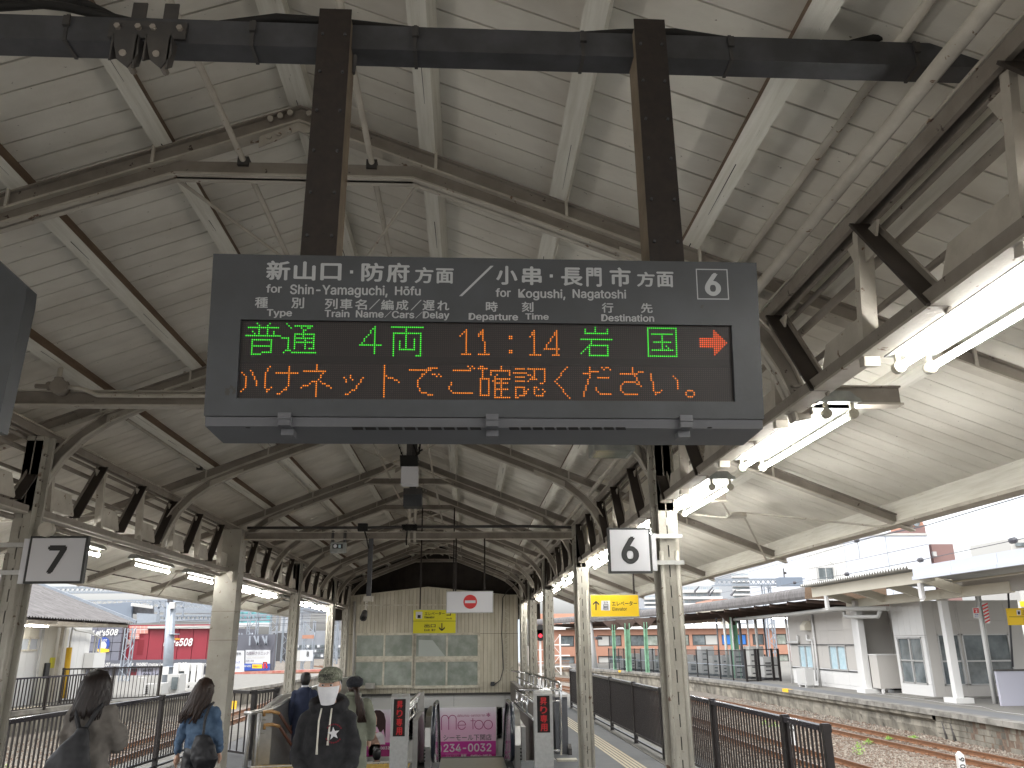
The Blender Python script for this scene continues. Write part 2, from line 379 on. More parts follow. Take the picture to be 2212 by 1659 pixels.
# ---- purlins: pale timber, the face towards the ridge left brown
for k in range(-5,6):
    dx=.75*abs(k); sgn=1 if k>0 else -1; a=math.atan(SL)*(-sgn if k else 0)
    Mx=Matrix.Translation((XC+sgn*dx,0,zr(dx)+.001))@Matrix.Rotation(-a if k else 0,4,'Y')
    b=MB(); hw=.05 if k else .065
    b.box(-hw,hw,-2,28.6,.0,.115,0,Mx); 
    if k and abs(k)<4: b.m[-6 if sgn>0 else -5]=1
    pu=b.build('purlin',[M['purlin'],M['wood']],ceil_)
    if abs(k)<4:
        q=MB(); rk=random.Random(k+40); yq=rk.uniform(1.6,2.4)
        while yq<14:
            ln_=rk.uniform(.15,.55); xo=rk.uniform(-.02,.02); wq=rk.uniform(.0012,.0035)
            P4=[(xo-wq,yq,-.0015),(xo+wq,yq,-.0015),(xo+wq*.4+.004,yq+ln_,-.0015),(xo-wq*.4+.004,yq+ln_,-.0015)]
            q.quad([Mx@Vector(p) for p in P4]); yq+=ln_+rk.uniform(.3,1.6)
        q.build('cracks',M['black'],pu)
# fascia boards along both eaves
for sgn in (-1,1):
    t=thing('eaves_board','pale timber eaves board of the canopy above '+('the number 6 side' if sgn>0 else 'the red building'),'eaves board','eaves boards of the canopy',loc=(XC+sgn*5,13,2.85))
    x=XC+sgn*(4.93 if sgn>0 else 5.0); y=1.2
    while y<28.8:
        z=(2.878 if sgn>0 else 2.80)
        Bx(x-.02,x+.02,y,y+3.08,z,z+.21).build('plank',M['purlin'],t)
        Bx(x-.05,x+.11,y,y+3.08,z-.03,z-.002).build('plank',M['steel_lt'],t)
        y+=3.09
# ---- steel trusses
ordn=['','first','second','third','fourth','fifth','sixth','seventh','eighth','ninth']
def truss(i,y):
    lab='grey steel roof truss with curved feet, '+(ordn[i] or 'nearest overhead')+' in the row past the departure board'
    if i==9: lab='grey steel roof truss nearest to the dark gable above the siding hut'
    if i==0: lab='grey steel roof truss overhead on the viewer side of the departure board'
    t=thing('roof_truss',lab,'roof truss','steel roof trusses of the canopy',loc=(XC,y,4.4))
    for sgn in (-1,1):
        r=MB(); tip=5.12 if sgn<0 else 5.06
        a=(XC,zr(0)); e=(XC+sgn*tip,zr(tip))
        p=[a,(e[0],e[1]),(e[0],e[1]-.085),(XC+sgn*2.9,zr(2.9)-.10),(XC,zr(0)-.10)]
        r.prism(p,'y',y-.012,y+.012,0)
        f=[(XC,zr(0)-.10),(XC+sgn*2.9,zr(2.9)-.10),(XC+sgn*tip,zr(tip)-.085),(XC+sgn*tip,zr(tip)-.097),(XC+sgn*2.9,zr(2.9)-.112),(XC,zr(0)-.112)]
        r.prism(f,'y',y-.045,y+.045,1)
        f=[a,e,(e[0],e[1]-.01),(XC,zr(0)-.01)]; r.prism(f,'y',y-.04,y+.04,0)
        # short stub above the light rail
        x0=XC+sgn*2.75; x1=XC+sgn*3.35
        r.box(min(x0,x1),max(x0,x1),y-.04,y+.04,3.06,3.072,1); r.box(min(x0,x1),max(x0,x1),y-.01,y+.01,3.072,3.16,0); r.box(min(x0,x1),max(x0,x1),y-.035,y+.035,3.16,3.17,0)
        r.build('rafter',[M['steel'],M['steel_lt']],t)
        for k in (1,2,3,5):
            Bx(XC+sgn*(.75*k+.05)-.008,XC+sgn*(.75*k+.05)+.008,y-.05,y-.035,zr(.75*k)-.12,zr(.75*k)+.04).build('purlin_cleat',M['steel_lt'],t)
        if sgn<0: continue
    ins=[(.0,4.39),(.67,4.39),(1.3,4.155),(1.93,3.91),(2.22,3.765),(2.42,3.615),(2.57,3.44),(2.67,3.25),(2.72,3.1),(2.745,2.97)]
    full=[(XC-a,b) for a,b in ins[::-1]]+[(XC+a,b) for a,b in ins[1:]]
    c=MB(); c.band(full,.012,y,.095,1); 
    full2=[(a,b+.012) for a,b in full]; c.band(full,.105,y,.018,0)
    c.band([( XC+(a-XC)*1.0,b+.0) for a,b in full],.0125,y,.02,1)
    # upper lip of the curved chord
    c.build('curved_chord',[M['steel'],M['steel_lt']],t)
    o=MB(); lip=[(XC+s_*(a+ (.085 if a>2.3 else .02)),b+(.075 if a>2.3 else .1)) for s_ in (1,) for a,b in ins[1:]]
    for s_ in (-1,1):
        pts=[(XC+s_*(a+(.0 if a<1 else .03 if a<2 else .06 if a<2.4 else .1)),b+(.105 if a<1 else .1 if a<2 else .085 if a<2.4 else .04)) for a,b in ins[1:]]
        if s_>0: pts=pts
        for j in range(len(pts)-1):
            o.beam((pts[j][0],y,pts[j][1]),(pts[j+1][0],y,pts[j+1][1]),.07,.01,mi=0,e=.004)
    o.build('chord_lip',M['steel_lt'],t)
    # ridge gusset and splice plates with rivets
    gs=MB(); gs.prism([(XC-.22,zr(.22)-.13),(XC,zr(0)-.11),(XC+.22,zr(.22)-.13),(XC+.22,zr(.22)-.20),(XC,zr(0)-.17),(XC-.22,zr(.22)-.20)],'y',y-.03,y-.018)
    for k in (-3,-2,-1,1,2,3):
        x=XC+k*.055
        for dz in (-.035,-.155):
            gs.tube([(x,y-.032,zr(k*.055)+dz),(x,y-.048,zr(k*.055)+dz)],.017,8)
    for sgn in (-1,1):
        for k in range(6):
            a_=1.9+.09*k if k<4 else 2.0+.09*(k-3); x=XC+sgn*a_
            gs.tube([(x,y-.009,zr(a_)-.18-(0 if k<4 else .03)),(x,y-.026,zr(a_)-.18-(0 if k<4 else .03))],.014,6)
        x0=XC+sgn*1.85; gs.prism([(x0,zr(1.85)-.15),(XC+sgn*2.25,zr(2.25)-.15),(XC+sgn*2.25,zr(2.25)-.215),(x0,zr(1.85)-.215)],'y',y-.018,y-.009)
    gs.build('riveted_plate',M['steel_lt'],t)
    return t
for i,y in enumerate(TY):
    truss(i,y)
# ---- wind bracing: four rods to a ring
def bracing(cx,cz,y0,y1,hx,hz,label,top=0):
    ym=(y0+y1)/2; t=thing('bracing_rods',label,'bracing','bracing rods under the canopy',loc=(cx,ym,cz))
    b=MB(); b.tube([(cx,ym,cz-.022),(cx,ym,cz+.022)],.11,14); b.build('ring',M['steel_lt'],t)
    for sx in (-1,1):
        for yy in (y0,y1):
            e=(cx+sx*hx,yy,cz+sx*hz); MB().tube([(cx+sx*.09,ym+(.05 if yy>ym else -.05),cz+sx*.02),e],.011,6).build('rod',M['steel_lt'],t)
for k,(i,j) in enumerate(((1,2),(3,4),(5,6),(7,8))):
    bracing(XC,4.42,TY[i],TY[j],.72,0,'four crossed rods on a ring under the ridge between the %s and %s trusses'%(ordn[i],ordn[j]))
for k,i in enumerate((2,4,6)):
    bracing(2.95,3.17,TY[i],TY[i+1],.85,-.34,'four crossed rods on a ring under the eaves beside track six, after the %s truss'%ordn[i])
    bracing(-5.0,3.10,TY[i],TY[i+1],.85,.34,'four crossed rods on a ring under the eaves beside track seven, after the %s truss'%ordn[i])
# ---- lattice girders over both column rows
def girder(X,sgn):
    t=thing('lattice_girder','riveted lattice girder over the column row beside track '+('six' if sgn>0 else 'seven'),'girder','lattice girders of the canopy',loc=(X,13,2.9))
    zb=3.03 if sgn>0 else 2.94
    for dx,dz in ((-.035,0),(.035,0)):
        MB().box(X+dx-.012,X+dx+.012,.5,28,3.60,3.665).build('top_chord',M['steel'],t)
        MB().box(X+dx-.012,X+dx+.012,.5,28,zb,zb+.055).build('bottom_chord',M['steel'],t)
    b=MB(); b.box(X-.055,X+.055,.5,28,3.667,3.68); b.box(X-.05,X+.05,.5,28,zb-.012,zb); b.build('chord_flange',M['steel_lt'],t)
    n=27; d=1.045; y=1.0
    for k in range(n-1):
        a=(X,y+.0+.0,3.54); b0=(X,y-.47,3.03)
        MB().beam((X-sgn*.03,y,3.56),(X-sgn*.03,y-.47,3.02),.012,.075,up=(sgn,0,0)).build('diagonal',M['steel_dk'],t) if False else None
        q=MB(); x0=X-sgn*.02
        # flat dark strut whose broad face looks along the platform
        u=Vector((0,-.47,-.54)).normalized(); nrm=Vector((0,u.z,-u.y))
        q.beam((x0,y,3.60),(x0,y-.45,3.02),.095,.012,up=nrm,mi=0)
        q.beam((x0+sgn*.05,y+.005,3.60),(x0+sgn*.05,y-.445,3.02),.012,.07,up=nrm,mi=1)
        q.build('diagonal',[M['steel_dk'],M['steel']],t)
        q=MB(); q.beam((X,y+.02,3.58),(X,y+.13,2.98),.07,.045,up=(0,1,0)); q.build('strut',M['steel_lt'],t)
        q=MB(); q.prism([(y+.08,3.03),(y+.16,3.22),(y+.50,3.22),(y+.62,3.03)],'x',X-.006,X+.006); q.prism([(y-.12,3.56),(y-.05,3.43),(y+.1,3.43),(y+.16,3.56)],'x',X-.006,X+.006)
        q.build('gusset_plate',M['steel_lt'],t)
        y+=1.045
    return t
girder(1.74,1); girder(-3.74,-1)
# ---- columns
def column(x,y,lab,lt=True):
    t=thing('steel_column',lab,'column','cream steel columns of the canopy',loc=(x,y,0))
    for s in (-1,1):
        b=MB(); b.box(x+s*.035-.03,x+s*.035+.03,y-.10,y-.088,0,3.6); b.box(x+s*.035-.03,x+s*.035+.03,y+.088,y+.10,0,3.6)
        b.box(x+s*.068-.004,x+s*.068+.004,y-.1,y+.1,0,3.6); b.box(x+s*.095-.022,x+s*.095+.022,y-.016,y+.016,0,3.6)
        b.tube([(x+s*.066,y-.095,0),(x+s*.066,y-.095,2.6)],.02,8)
        b.build('channel',M['column'],t)
    b=MB(); b.box(x-.006,x+.006,y-.09,y+.09,0,3.6); b.build('web',M['black'],t)
    b=MB(); z=.1
    while z<2.9:
        b.box(x-.012,x+.012,y-.104,y-.098,z,z+.07); z+=.17
    b.build('batten_plates',M['column'],t)
    Bx(x-.12,x+.12,y-.12,y+.12,2.55,2.95).build('head',M['steel_lt'],t) if False else None
    return t
nm=['','second','third','fourth','fifth']
for k,y in enumerate((7.1,12.6,17.9,22.2,25.8)):
    lab=['slotted cream column that carries the number 6 plate','slotted cream column with the yellow elevator sign beside it','slotted cream column behind the handrails, third in the track six row','slotted cream column just before the signal, fourth in the track six row','slotted cream column beside the siding hut, last in the track six row'][k]
    c=column(1.74,y,lab)
for k,y in enumerate((7.1,18.4,23.3,26.2)):
    lab=['slotted cream column that carries the number 7 plate','slotted cream column behind the man in the suit','slim slotted column in front of the overhead wires, third in the track seven row','slotted column by the downpipe of the siding hut'][k]
    column(-3.74,y,lab)
b=thing('box_column','wide cream box column with rust chips behind the woman in denim','column',loc=(-3.7,13.15,0))
Bx(-3.89,-3.55,13.0,13.34,0,3.6).build('shaft',M['column'],b)
for z in (1.93,2.35):
    Bx(-3.895,-3.545,12.995,13.345,z,z+.012).build('weld_seam',M['steel'],b)
MB().prism([(-3.6,2.95),(-3.6,2.78),(-3.72,2.95)],'y',12.9,12.99).build('bracket',M['steel_lt'],b)
# curved knee brackets at the column heads
for X,sg in ((1.74,1),(-3.74,-1)):
    for k,y in enumerate((7.1,12.6,17.9,22.2) if sg>0 else (7.1,18.4,23.3)):
        t=thing('head_block','riveted steel block on the %s column head beside track %s'%(['first','second','third','fourth'][k],'six' if sg>0 else 'seven'),'column head','riveted blocks on the column heads',loc=(X,y,3))
        r=MB()
        for a in range(4):
            for b_ in range(5): r.tube([(X-sg*.07,y-.06+a*.04,3.0+b_*.11),(X-sg*.088,y-.06+a*.04,3.0+b_*.11)],.011,6)
        r.build('rivet_rows',M['steel'],t)
        Bx(X-.07,X+.07,y-.1,y+.1,2.95,3.56).build('head_block',M['steel'],t)
# ---- cross beams
def crossbeam(y,z0,z1,x0,x1,lab):
    t=thing('cross_beam',lab,'beam',None,loc=((x0+x1)/2,y,z0))
    b=MB(); b.box(x0,x1,y-.008,y+.008,z0,z1); b.build('web',M['steel'],t)
    b=MB(); b.box(x0,x1,y-.05,y+.05,z0-.012,z0); b.box(x0,x1,y-.05,y+.05,z1,z1+.01); b.build('flange',M['steel_lt'],t)
    return t
cb1=crossbeam(6.32,3.68,3.785,-3.8,1.8,'pale edged steel beam crossing behind the departure board')
cb2=crossbeam(13.2,3.47,3.57,-3.8,1.8,'steel beam carrying the clock, the camera pole and the no entry sign')
t=thing('conduit','black cable pipe lying along the top of the far cross beam','pipe',loc=(-1,13.1,3.64))
MB().tube([(-3.5,13.12,3.64),(-1.9,13.12,3.64),(.9,13.12,3.66),(1.7,13.12,3.64)],.022,8).build('pipe',M['galv_dk'],t)
Bx(-1.75,-1.6,13.05,13.14,3.58,3.7).build('junction_box',M['black'],t); 
MB().tube([(-1.65,13.1,3.6),(-1.6,13.08,3.45),(-1.56,13.05,3.3)],.012,6).build('cable',M['black'],t)
b=MB()
for k in range(14): b.tube([(-.9+rr.uniform(-.15,.1),13.05+rr.uniform(-.05,.05),3.62+rr.uniform(-.04,.06)) for _ in range(6)],.01,5)
b.build('cable_coil',M['black'],t)
# ---- longitudinal pipes under the ridge and by the girders
def pipe(name,pts,r,lab,m='steel_lt',clamps=()):
    t=thing(name,lab,'pipe','painted pipes under the canopy',loc=pts[0])
    MB().tube(pts,r,9).build('tube',M[m],t)
    for c in clamps: Bx(c[0]-r*1.8,c[0]+r*1.8,c[1]-.03,c[1]+.03,c[2]-r*2,c[2]+r*1.2).build('clamp',M['galv_dk'],t)
pipe('ceiling_pipe',[(-1.30,2.0,4.50),(-1.30,28,4.50)],.017,'thin cream pipe over the first truss collar, on the side of track seven',clamps=[(-1.30,4.1,4.50)])
pipe('ceiling_pipe',[(-.57,2.0,4.50),(-.57,28,4.50)],.017,'thin cream pipe over the first truss collar, on the side of track six',clamps=[(-.57,4.1,4.50)])
pipe('ceiling_pipe',[(1.583,-1,3.957),(1.583,28,3.957)],.02,'grey pipe close under the boards, between the timber and the track six girder')
pipe('ceiling_pipe',[(1.60,-1,3.72),(1.60,28,3.72)],.03,'grey pipe lying directly above the track six girder chord')
pipe('ceiling_pipe',[(-3.35,7.2,3.98),(-3.35,10.2,3.98),(-3.35,13,3.98),(-3.35,27,3.98)],.017,'thin cream pipe between timber and track seven girder',clamps=[(-3.35,10.1,3.98)])
pipe('ceiling_pipe',[(-2.62,7.2,4.26),(-2.62,27,4.26)],.012,'thin cream pipe beside the brown edged timber over track seven side')
for k in range(4):
    pipe('girder_pipe',[(1.86+.05*k,1.2,3.62-.13*k+.05*(k%2)),(1.86+.05*k,28,3.62-.13*k+.05*(k%2))],.016+.006*(k%2),'dirty pipe %s on the outer side of the track six girder'%['highest','second','third','lowest'][k],'steel')
    pipe('girder_pipe',[(-3.86-.05*k,1.2,3.60-.13*k+.05*(k%2)),(-3.86-.05*k,28,3.60-.13*k+.05*(k%2))],.016+.006*(k%2),'dirty pipe %s on the outer side of the track seven girder'%['highest','second','third','lowest'][k],'steel')
pipe('light_rail',[(1.80,1.2,3.07),(1.80,28,3.07)],.028,'dark rail from which the twin tube lights beside track six hang','galv_dk')
pipe('light_rail',[(-3.82,6,2.90),(-3.82,28,2.90)],.024,'dark rail from which the tube lights beside track seven hang','steel')
# conduit with cast junction box on the beam by the track 7 display
t=thing('conduit','bent cream conduit with a cast junction box on the cross beam','pipe',loc=(-3.2,6.3,3.85))
P_=lambda x,y,Y:at(0+x*.4521*.5486,(1400+y*.4521)*.5486,Y=Y)
MB().tube([P_(1800,350,6.2),P_(1300,350,6.2),P_(850,345,6.2),P_(770,310,6.22),P_(690,285,6.2),P_(560,270,6.2)],.018,8).build('tube',M['steel_lt'],t)
MB().tube([P_(510,210,6.2),P_(530,110,6.3),P_(570,60,6.4),P_(640,50,6.6),P_(720,110,6.8),P_(790,210,7.0),P_(990,320,7.2)],.02,8).build('tube',M['steel_lt'],t)
MB().tube([P_(310,265,6.2),P_(400,270,6.2),P_(420,262,6.2)],[.018,.018,.03],8).build('tube',M['steel'],t)
MB().tube([P_(500,262,6.15)+Vector((0,0,0)),P_(500,262,6.15)+Vector((0,.09,0))],.062,12).build('junction_box',M['steel'],t)
MB().tube([P_(420,265,6.2),P_(590,265,6.2)],.036,10).build('spigot',M['steel'],t)
MB().tube([P_(510,250,6.2),P_(515,195,6.2)],.034,10).build('spigot',M['steel'],t)
# ================================================================ DEPARTURE BOARD
def px4(x,y): return x*2212/4032,y*2212/4032
SP=Plane((-.777,2.328,2.495),(1,0,0),(0,-.076,.489)); SW=1.678; SH=math.hypot(.076,.489)
D=thing('departure_board','dark grey hanging departure board with green and orange LED text for track 6','departure board',loc=(.06,2.4,2.99))
wl=[px4(*p) for p in ((947,1257.5),(2879,1281),(2897,1580),(931,1570))]
uv=[SP.px(*p) for p in wl]; wu0=(uv[0][0]+uv[3][0])/2; wu1=(uv[1][0]+uv[2][0])/2; wv1=(uv[0][1]+uv[1][1])/2; wv0=(uv[2][1]+uv[3][1])/2
def sbox(b,u0,u1,v0,v1,c0,c1,mi=0):
    n=len(b.v); b.v+=[tuple(SP.w(a,q,c)) for a in (u0,u1) for q in (v0,v1) for c in (c0,c1)]
    for f in ((0,1,3,2),(4,6,7,5),(0,4,5,1),(2,3,7,6),(0,2,6,4),(1,5,7,3)): b.f.append(tuple(n+i for i in f)); b.m.append(mi); b.sm.append(False)
# housing: closed box behind the front plate
b=MB(); x0,x1=-.777,.901
yb,zb=2.328,2.495; yt,zt=2.252,2.984
b.prism([(yb+.014,zb),(yt+.014,zt),(2.545,zt),(2.545,zb-.006)],'x',x0,x1); b.build('housing',M['sign'],D)
b=MB(); sbox(b,0,SW,wv1,SH,-.014,0); sbox(b,0,SW,0,wv0,-.014,0); sbox(b,0,wu0,wv0,wv1,-.014,0); sbox(b,wu1,SW,wv0,wv1,-.014,0)
b.build('front_plate',M['sign'],D)
b=MB(); b.prism([(yb+.006,zb-.001),(yb+.012,zb-.028),(2.53,zb-.034),(2.545,zb-.008)],'x',x0+.003,x1-.003); tray=b.build('bottom_tray',M['signlt'],D)
b=MB()
for c0,c1 in ((-.10,.35),(.0,0)): pass
TP=Plane((0,yb+.012,zb-.0285),(1,0,0),(0,.2,-.0065))
for x0_,x1_ in ((760,1043),(1099,1355)):
    for k in range(10):
        a=x0_+(x1_-x0_)*k/10; 
        pts=[at(q,r,Z=zb-.031) for q,r in ((a,920),(a+(x1_-x0_)/10*.82,920),(a+(x1_-x0_)/10*.82+2,926),(a+2,926))]
        b.quad([(p.x,p.y,zb-.0345 -.0006+.0) for p in pts])
for q in ((536,922),(1533,922)):
    p=at(*q,Z=zb-.033); b.quad([(p.x+.008*math.cos(a*.8),p.y+.008*math.sin(a*.8),zb-.0356) for a in range(8)])
b.build('vent_slots',M['black'],tray)
for q in (617,1063,1484):
    p=at(q,915,Z=zb-.02); b=MB(); b.box(p.x-.018,p.x+.018,yb-.012,yb+.03,zb-.03,zb+.004); b.box(p.x-.016,p.x+.02,yb+.03,yb+.075,zb-.05,zb-.03); b.box(p.x-.019,p.x+.019,yb-.016,yb-.01,zb-.012,zb+.007)
    b.build('latch',M['signlt'],D)
b=MB(); sbox(b,wu0-.01,wu1+.01,wv0-.01,wv1+.01,-.0135,-.0125); b.build('led_panel',M['ledbg'],D)
# LED lattice: 240 x 2 rows of 17
NC=238; pit=(wu1-wu0)/NC; offL=-.0118
mid=SP.px(*px4(1900,1420))[1]
rowtop=[SP.px(*px4(1500,1268))[1],SP.px(*px4(1500,1437))[1]]
NR=17
def cell(row,u,v):
    return int(round((u-wu0)/pit-.5)), int(round((rowtop[row]-v)/pit))
dots=MB()
for row in (0,1):
    for j in range(NR):
        for i in range(NC):
            u=wu0+(i+.5)*pit; v=rowtop[row]-j*pit; r=pit*.2
            if v-r<wv0: continue
            dots.quad([SP.w(u-r,v-r,offL),SP.w(u+r,v-r,offL),SP.w(u+r,v+r,offL),SP.w(u-r,v+r,offL)])
tag(dots.build('unlit_leds',M['leddot'],D),kind='stuff')
b=MB(); sbox(b,wu0-.005,wu1+.005,rowtop[1]+pit*1.3,rowtop[0]-pit*(NR+.3),-.0124,-.0115); b.build('divider',M['ledbg'],D)
def q5(p): return (780+p[0]*1120/2212,980+p[1]*1120/2212)
def q6(p): return (1880+p[0]*1160/2212,980+p[1]*1160/2212)
def cellsof(row,q,strokes):
    S=set()
    for s in strokes:
        c=[]
        for p in s:
            X=q(p); u,v=SP.px(*px4(*X)); c.append(((u-wu0)/pit-.5,(rowtop[row]-v)/pit))
        if len(c)==1: S.add((round(c[0][0]),round(c[0][1])))
        for (a,b_),(c_,d_) in zip(c,c[1:]):
            a,b_,c_,d_=map(round,(a,b_,c_,d_)); n=max(abs(c_-a),abs(d_-b_),1)
            for k in range(n+1): S.add((round(a+(c_-a)*k/n),round(b_+(d_-b_)*k/n)))
    return S
G5=[[(450,575),(465,605)],[(555,575),(538,605)],[(390,605),(612,605)],[(465,605),(465,672)],[(538,605),(538,672)],[(410,635),(425,655)],[(590,635),(575,655)],[(370,672),(625,672)],
 [(415,705),(568,705),(565,805),(415,805),(415,705)],[(415,755),(565,755)],
 [(680,575),(715,608)],[(745,593),(875,593),(830,630),(795,615)],[(745,658),(890,658),(885,775),(850,775)],[(745,658),(745,775)],[(818,630),(818,775)],[(745,690),(885,690)],[(745,722),(885,722)],
 [(652,690),(690,690),(690,775),(652,805)],[(690,785),(740,808),(905,808)],
 [(1367,597),(1362,800)],[(1367,597),(1255,748),(1415,748)],
 [(1502,605),(1750,605)],[(1622,605),(1622,770)],[(1518,820),(1518,655),(1732,655),(1726,822),(1692,822)],[(1570,705),(1570,770),(1676,770),(1676,705)]]
G6=[[(808,600),(808,632),(975,632),(975,600)],[(888,585),(888,632)],[(775,680),(1008,680)],[(868,680),(850,725),(780,772)],[(848,725),(975,725),(978,802),(848,802),(848,725)],
 [(1283,590),(1495,590),(1502,805),(1290,805),(1283,590)],[(1318,636),(1465,636)],[(1385,636),(1388,760)],[(1335,697),(1450,697)],[(1322,760),(1468,760)],[(1425,722),(1440,738)]]
O5=[[(2045,665),(2085,630),(2085,810)],[(2045,810),(2120,810)],[(2180,665),(2212,640)]]
O6=[[(8,640),(42,605),(50,785)],[(12,785),(85,785)],[(235,655),(255,655)],[(235,672),(255,672)],[(237,752),(257,752)],[(237,768),(257,768)],
 [(392,648),(430,612),(434,785)],[(395,785),(470,785)],[(590,612),(600,785)],[(590,612),(508,740),(615,740)],[(575,788),(618,788)]]
LO5=[[(335,960),(358,985),(355,1065),(328,1105)],[(408,945),(440,985),(443,1050)],[(548,905),(515,965),(515,1060),(530,1102),(555,1065)],[(600,965),(765,965)],[(700,910),(697,1050),(675,1090),(615,1118)],
 [(915,900),(915,940)],[(820,945),(992,948),(930,1005),(795,1072)],[(910,1020),(907,1138)],[(950,1030),(1022,1072)],[(1128,1000),(1147,1035)],[(1180,985),(1200,1020)],[(1275,1000),(1252,1050),(1210,1090),(1140,1122)],
 [(1448,902),(1441,1142)],[(1448,985),(1510,1005),(1555,1025)],[(1635,940),(1705,940),(1855,925)],[(1800,938),(1735,975),(1705,1030),(1705,1070),(1745,1115),(1820,1125)],[(1830,973),(1848,992)],[(1866,970),(1885,990)],
 [(1980,942),(2110,942)],[(1962,1040),(1945,1080),(1978,1122),(2125,1125)],[(2098,912),(2115,930)],[(2135,910),(2152,925)],[(2200,905),(2212,905)]]
LO6=[[(5,900),(78,900)],[(42,900),(35,965)],[(25,970),(82,970),(82,1088),(28,1090),(25,970)],[(108,940),(108,912),(243,912),(240,940)],[(175,885),(175,912)],[(145,935),(112,985)],[(130,965),(235,965)],[(130,965),(128,1105)],[(180,965),(180,1105)],[(130,1010),(225,1010)],[(130,1056),(230,1056)],[(128,1105),(248,1105)],
 [(295,900),(352,900)],[(272,932),(362,932)],[(290,965),(352,965)],[(290,995),(352,995)],[(290,1040),(352,1040),(352,1105),(290,1105),(290,1040)],[(385,900),(500,900),(503,990),(482,1008)],[(432,900),(425,960),(388,992)],[(388,940),(445,972)],
 [(385,1050),(370,1088)],[(425,1035),(425,1085),(440,1105),(490,1105),(495,1080)],[(452,1030),(466,1045)],[(495,1045),(507,1075)],
 [(675,885),(578,985),(700,1108)],[(800,935),(905,915)],[(850,885),(843,965),(820,1025),(806,1097)],[(915,965),(992,965)],[(900,1040),(905,1078),(930,1092),(1005,1092)],[(945,885),(962,903)],[(978,885),(995,903)],
 [(1072,935),(1180,930),(1242,915)],[(1170,885),(1190,955),(1232,1030)],[(1212,1010),(1180,998),(1105,998),(1080,1030),(1080,1062),(1110,1085),(1200,1092)],[(1315,935),(1320,1045),(1350,1092),(1385,1062)],[(1480,950),(1502,980),(1515,1048)],
 [(1590,1062),(1622,1062),(1636,1078),(1636,1098),(1620,1112),(1592,1112),(1578,1098),(1578,1078),(1590,1062)]]
def leds(cells,name,m,row):
    b=MB()
    for i,j in sorted(cells):
        if i<0 or i>=NC or j<-1 or j>NR-1: continue
        u=wu0+(i+.5)*pit; v=rowtop[row]-j*pit; r=pit*.37
        b.quad([SP.w(u+r*math.cos(a*math.pi/3),v+r*math.sin(a*math.pi/3),offL+.0008) for a in range(6)])
    tag(b.build(name,m,D),kind='stuff')
leds(cellsof(0,q5,G5)|cellsof(0,q6,G6),'green_leds',M['ledg'],0)
leds(cellsof(0,q5,O5)|cellsof(0,q6,O6),'orange_leds',M['ledo'],0)
leds(cellsof(1,q5,LO5)|cellsof(1,q6,LO6),'scrolling_leds',M['ledo'],1)
ac=cellsof(0,q6,[[(1685,705)]]); ci,cj=list(ac)[0]; A=set()
for i in range(8):
    for j in range(-2,3): A.add((ci+i,cj+j))
for i in range(7):
    for j in range(-(6-i),7-i): A.add((ci+7+i,cj+j))
leds(A,'arrow_leds',M['ledr2'],0)
# printed words
def f5(body,l,t,r,b_,bold=.018,name='lettering'):
    a=px4(*q5((l,t))); c=px4(*q5((r,b_))); fit_text(SP,body,(a[0],a[1],c[0],c[1]),M['white'],D,name,bold,off=.0015)
def f6(body,l,t,r,b_,bold=.018,name='lettering'):
    a=px4(*q6((l,t))); c=px4(*q6((r,b_))); fit_text(SP,body,(a[0],a[1],c[0],c[1]),M['white'],D,name,bold,off=.0015)
for ch,l,t,r,b_ in (('新',535,92,718,244),('山',748,98,915,246),('口',955,112,1116,246),('防',1272,108,1446,255),('府',1468,108,1645,262),('方',1686,142,1830,268),('面',1850,152,1988,270)):
    f5(ch,l,t,r,b_,.034)
f5('for',532,276,653,342,.02); f5('Shin-Yamaguchi,',718,276,1475,374,.02); f5('Hōfu',1532,290,1732,362,.02)
for ch,l,t,r,b_ in (('種',445,375,545,460),('別',728,378,826,463),('列',988,386,1086,470),('車',1106,388,1202,472),('名',1222,392,1314,474),('編',1424,396,1522,476),('成',1540,398,1636,478),('遅',1746,400,1840,480),('れ',1860,404,1954,480)):
    f5(ch,l,t,r,b_,.022)
f5('Type',536,470,732,538,.022); f5('Train',985,474,1178,532,.022); f5('Name',1228,478,1444,535,.022); f5('Cars',1508,483,1682,540,.022); f5('Delay',1748,486,1955,556,.022)
for ch,l,t,r,b_ in (('小',140,128,300,270),('串',333,132,482,272),('長',626,140,790,278),('門',815,142,932,285),('市',990,140,1150,284),('方',1194,172,1330,285),('面',1342,172,1472,288)):
    f6(ch,l,t,r,b_,.034)
f6('for',136,296,250,362,.02); f6('Kogushi,',306,300,660,386,.02); f6('Nagatoshi',713,302,1116,388,.02)
for ch,l,t,r,b_ in (('時',63,396,152,472),('刻',332,398,420,474),('行',932,405,1020,480),('先',1225,408,1314,482)): f6(ch,l,t,r,b_,.022)
f6('Departure',-66,482,305,548,.022); f6('Time',358,484,535,532,.022); f6('Destination',928,490,1326,545,.022)
def strip(pts,name='lettering'):
    b=MB(); b.quad([SP.w(*SP.px(*p),.0012) for p in pts]); b.build(name,M['white'],D)
for a,c,wd in ((q5((2030,368)),q6((98,128)),12),(q5((1328,472)),q5((1408,392)),4.5),(q5((1652,478)),q5((1730,398)),4.5),(q5((1448,534)),q5((1500,484)),3),(q5((1688,540)),q5((1742,490)),3)):
    strip([px4(*p) for p in ((a[0],a[1]),(a[0]+wd,a[1]),(c[0]+wd,c[1]),(c[0],c[1]))])
for c in (q5((1194,180)),q6((554,204))): strip([px4(c[0]+dx,c[1]+dy) for dx,dy in ((-6,-6),(6,-6),(6,6),(-6,6))])
f6('6',1702,182,1826,354,.05)
cs=[(1638,150),(1876,153),(1889,382),(1650,380)]; ci_=[(1646,158),(1868,161),(1881,374),(1657,372)]
b=MB()
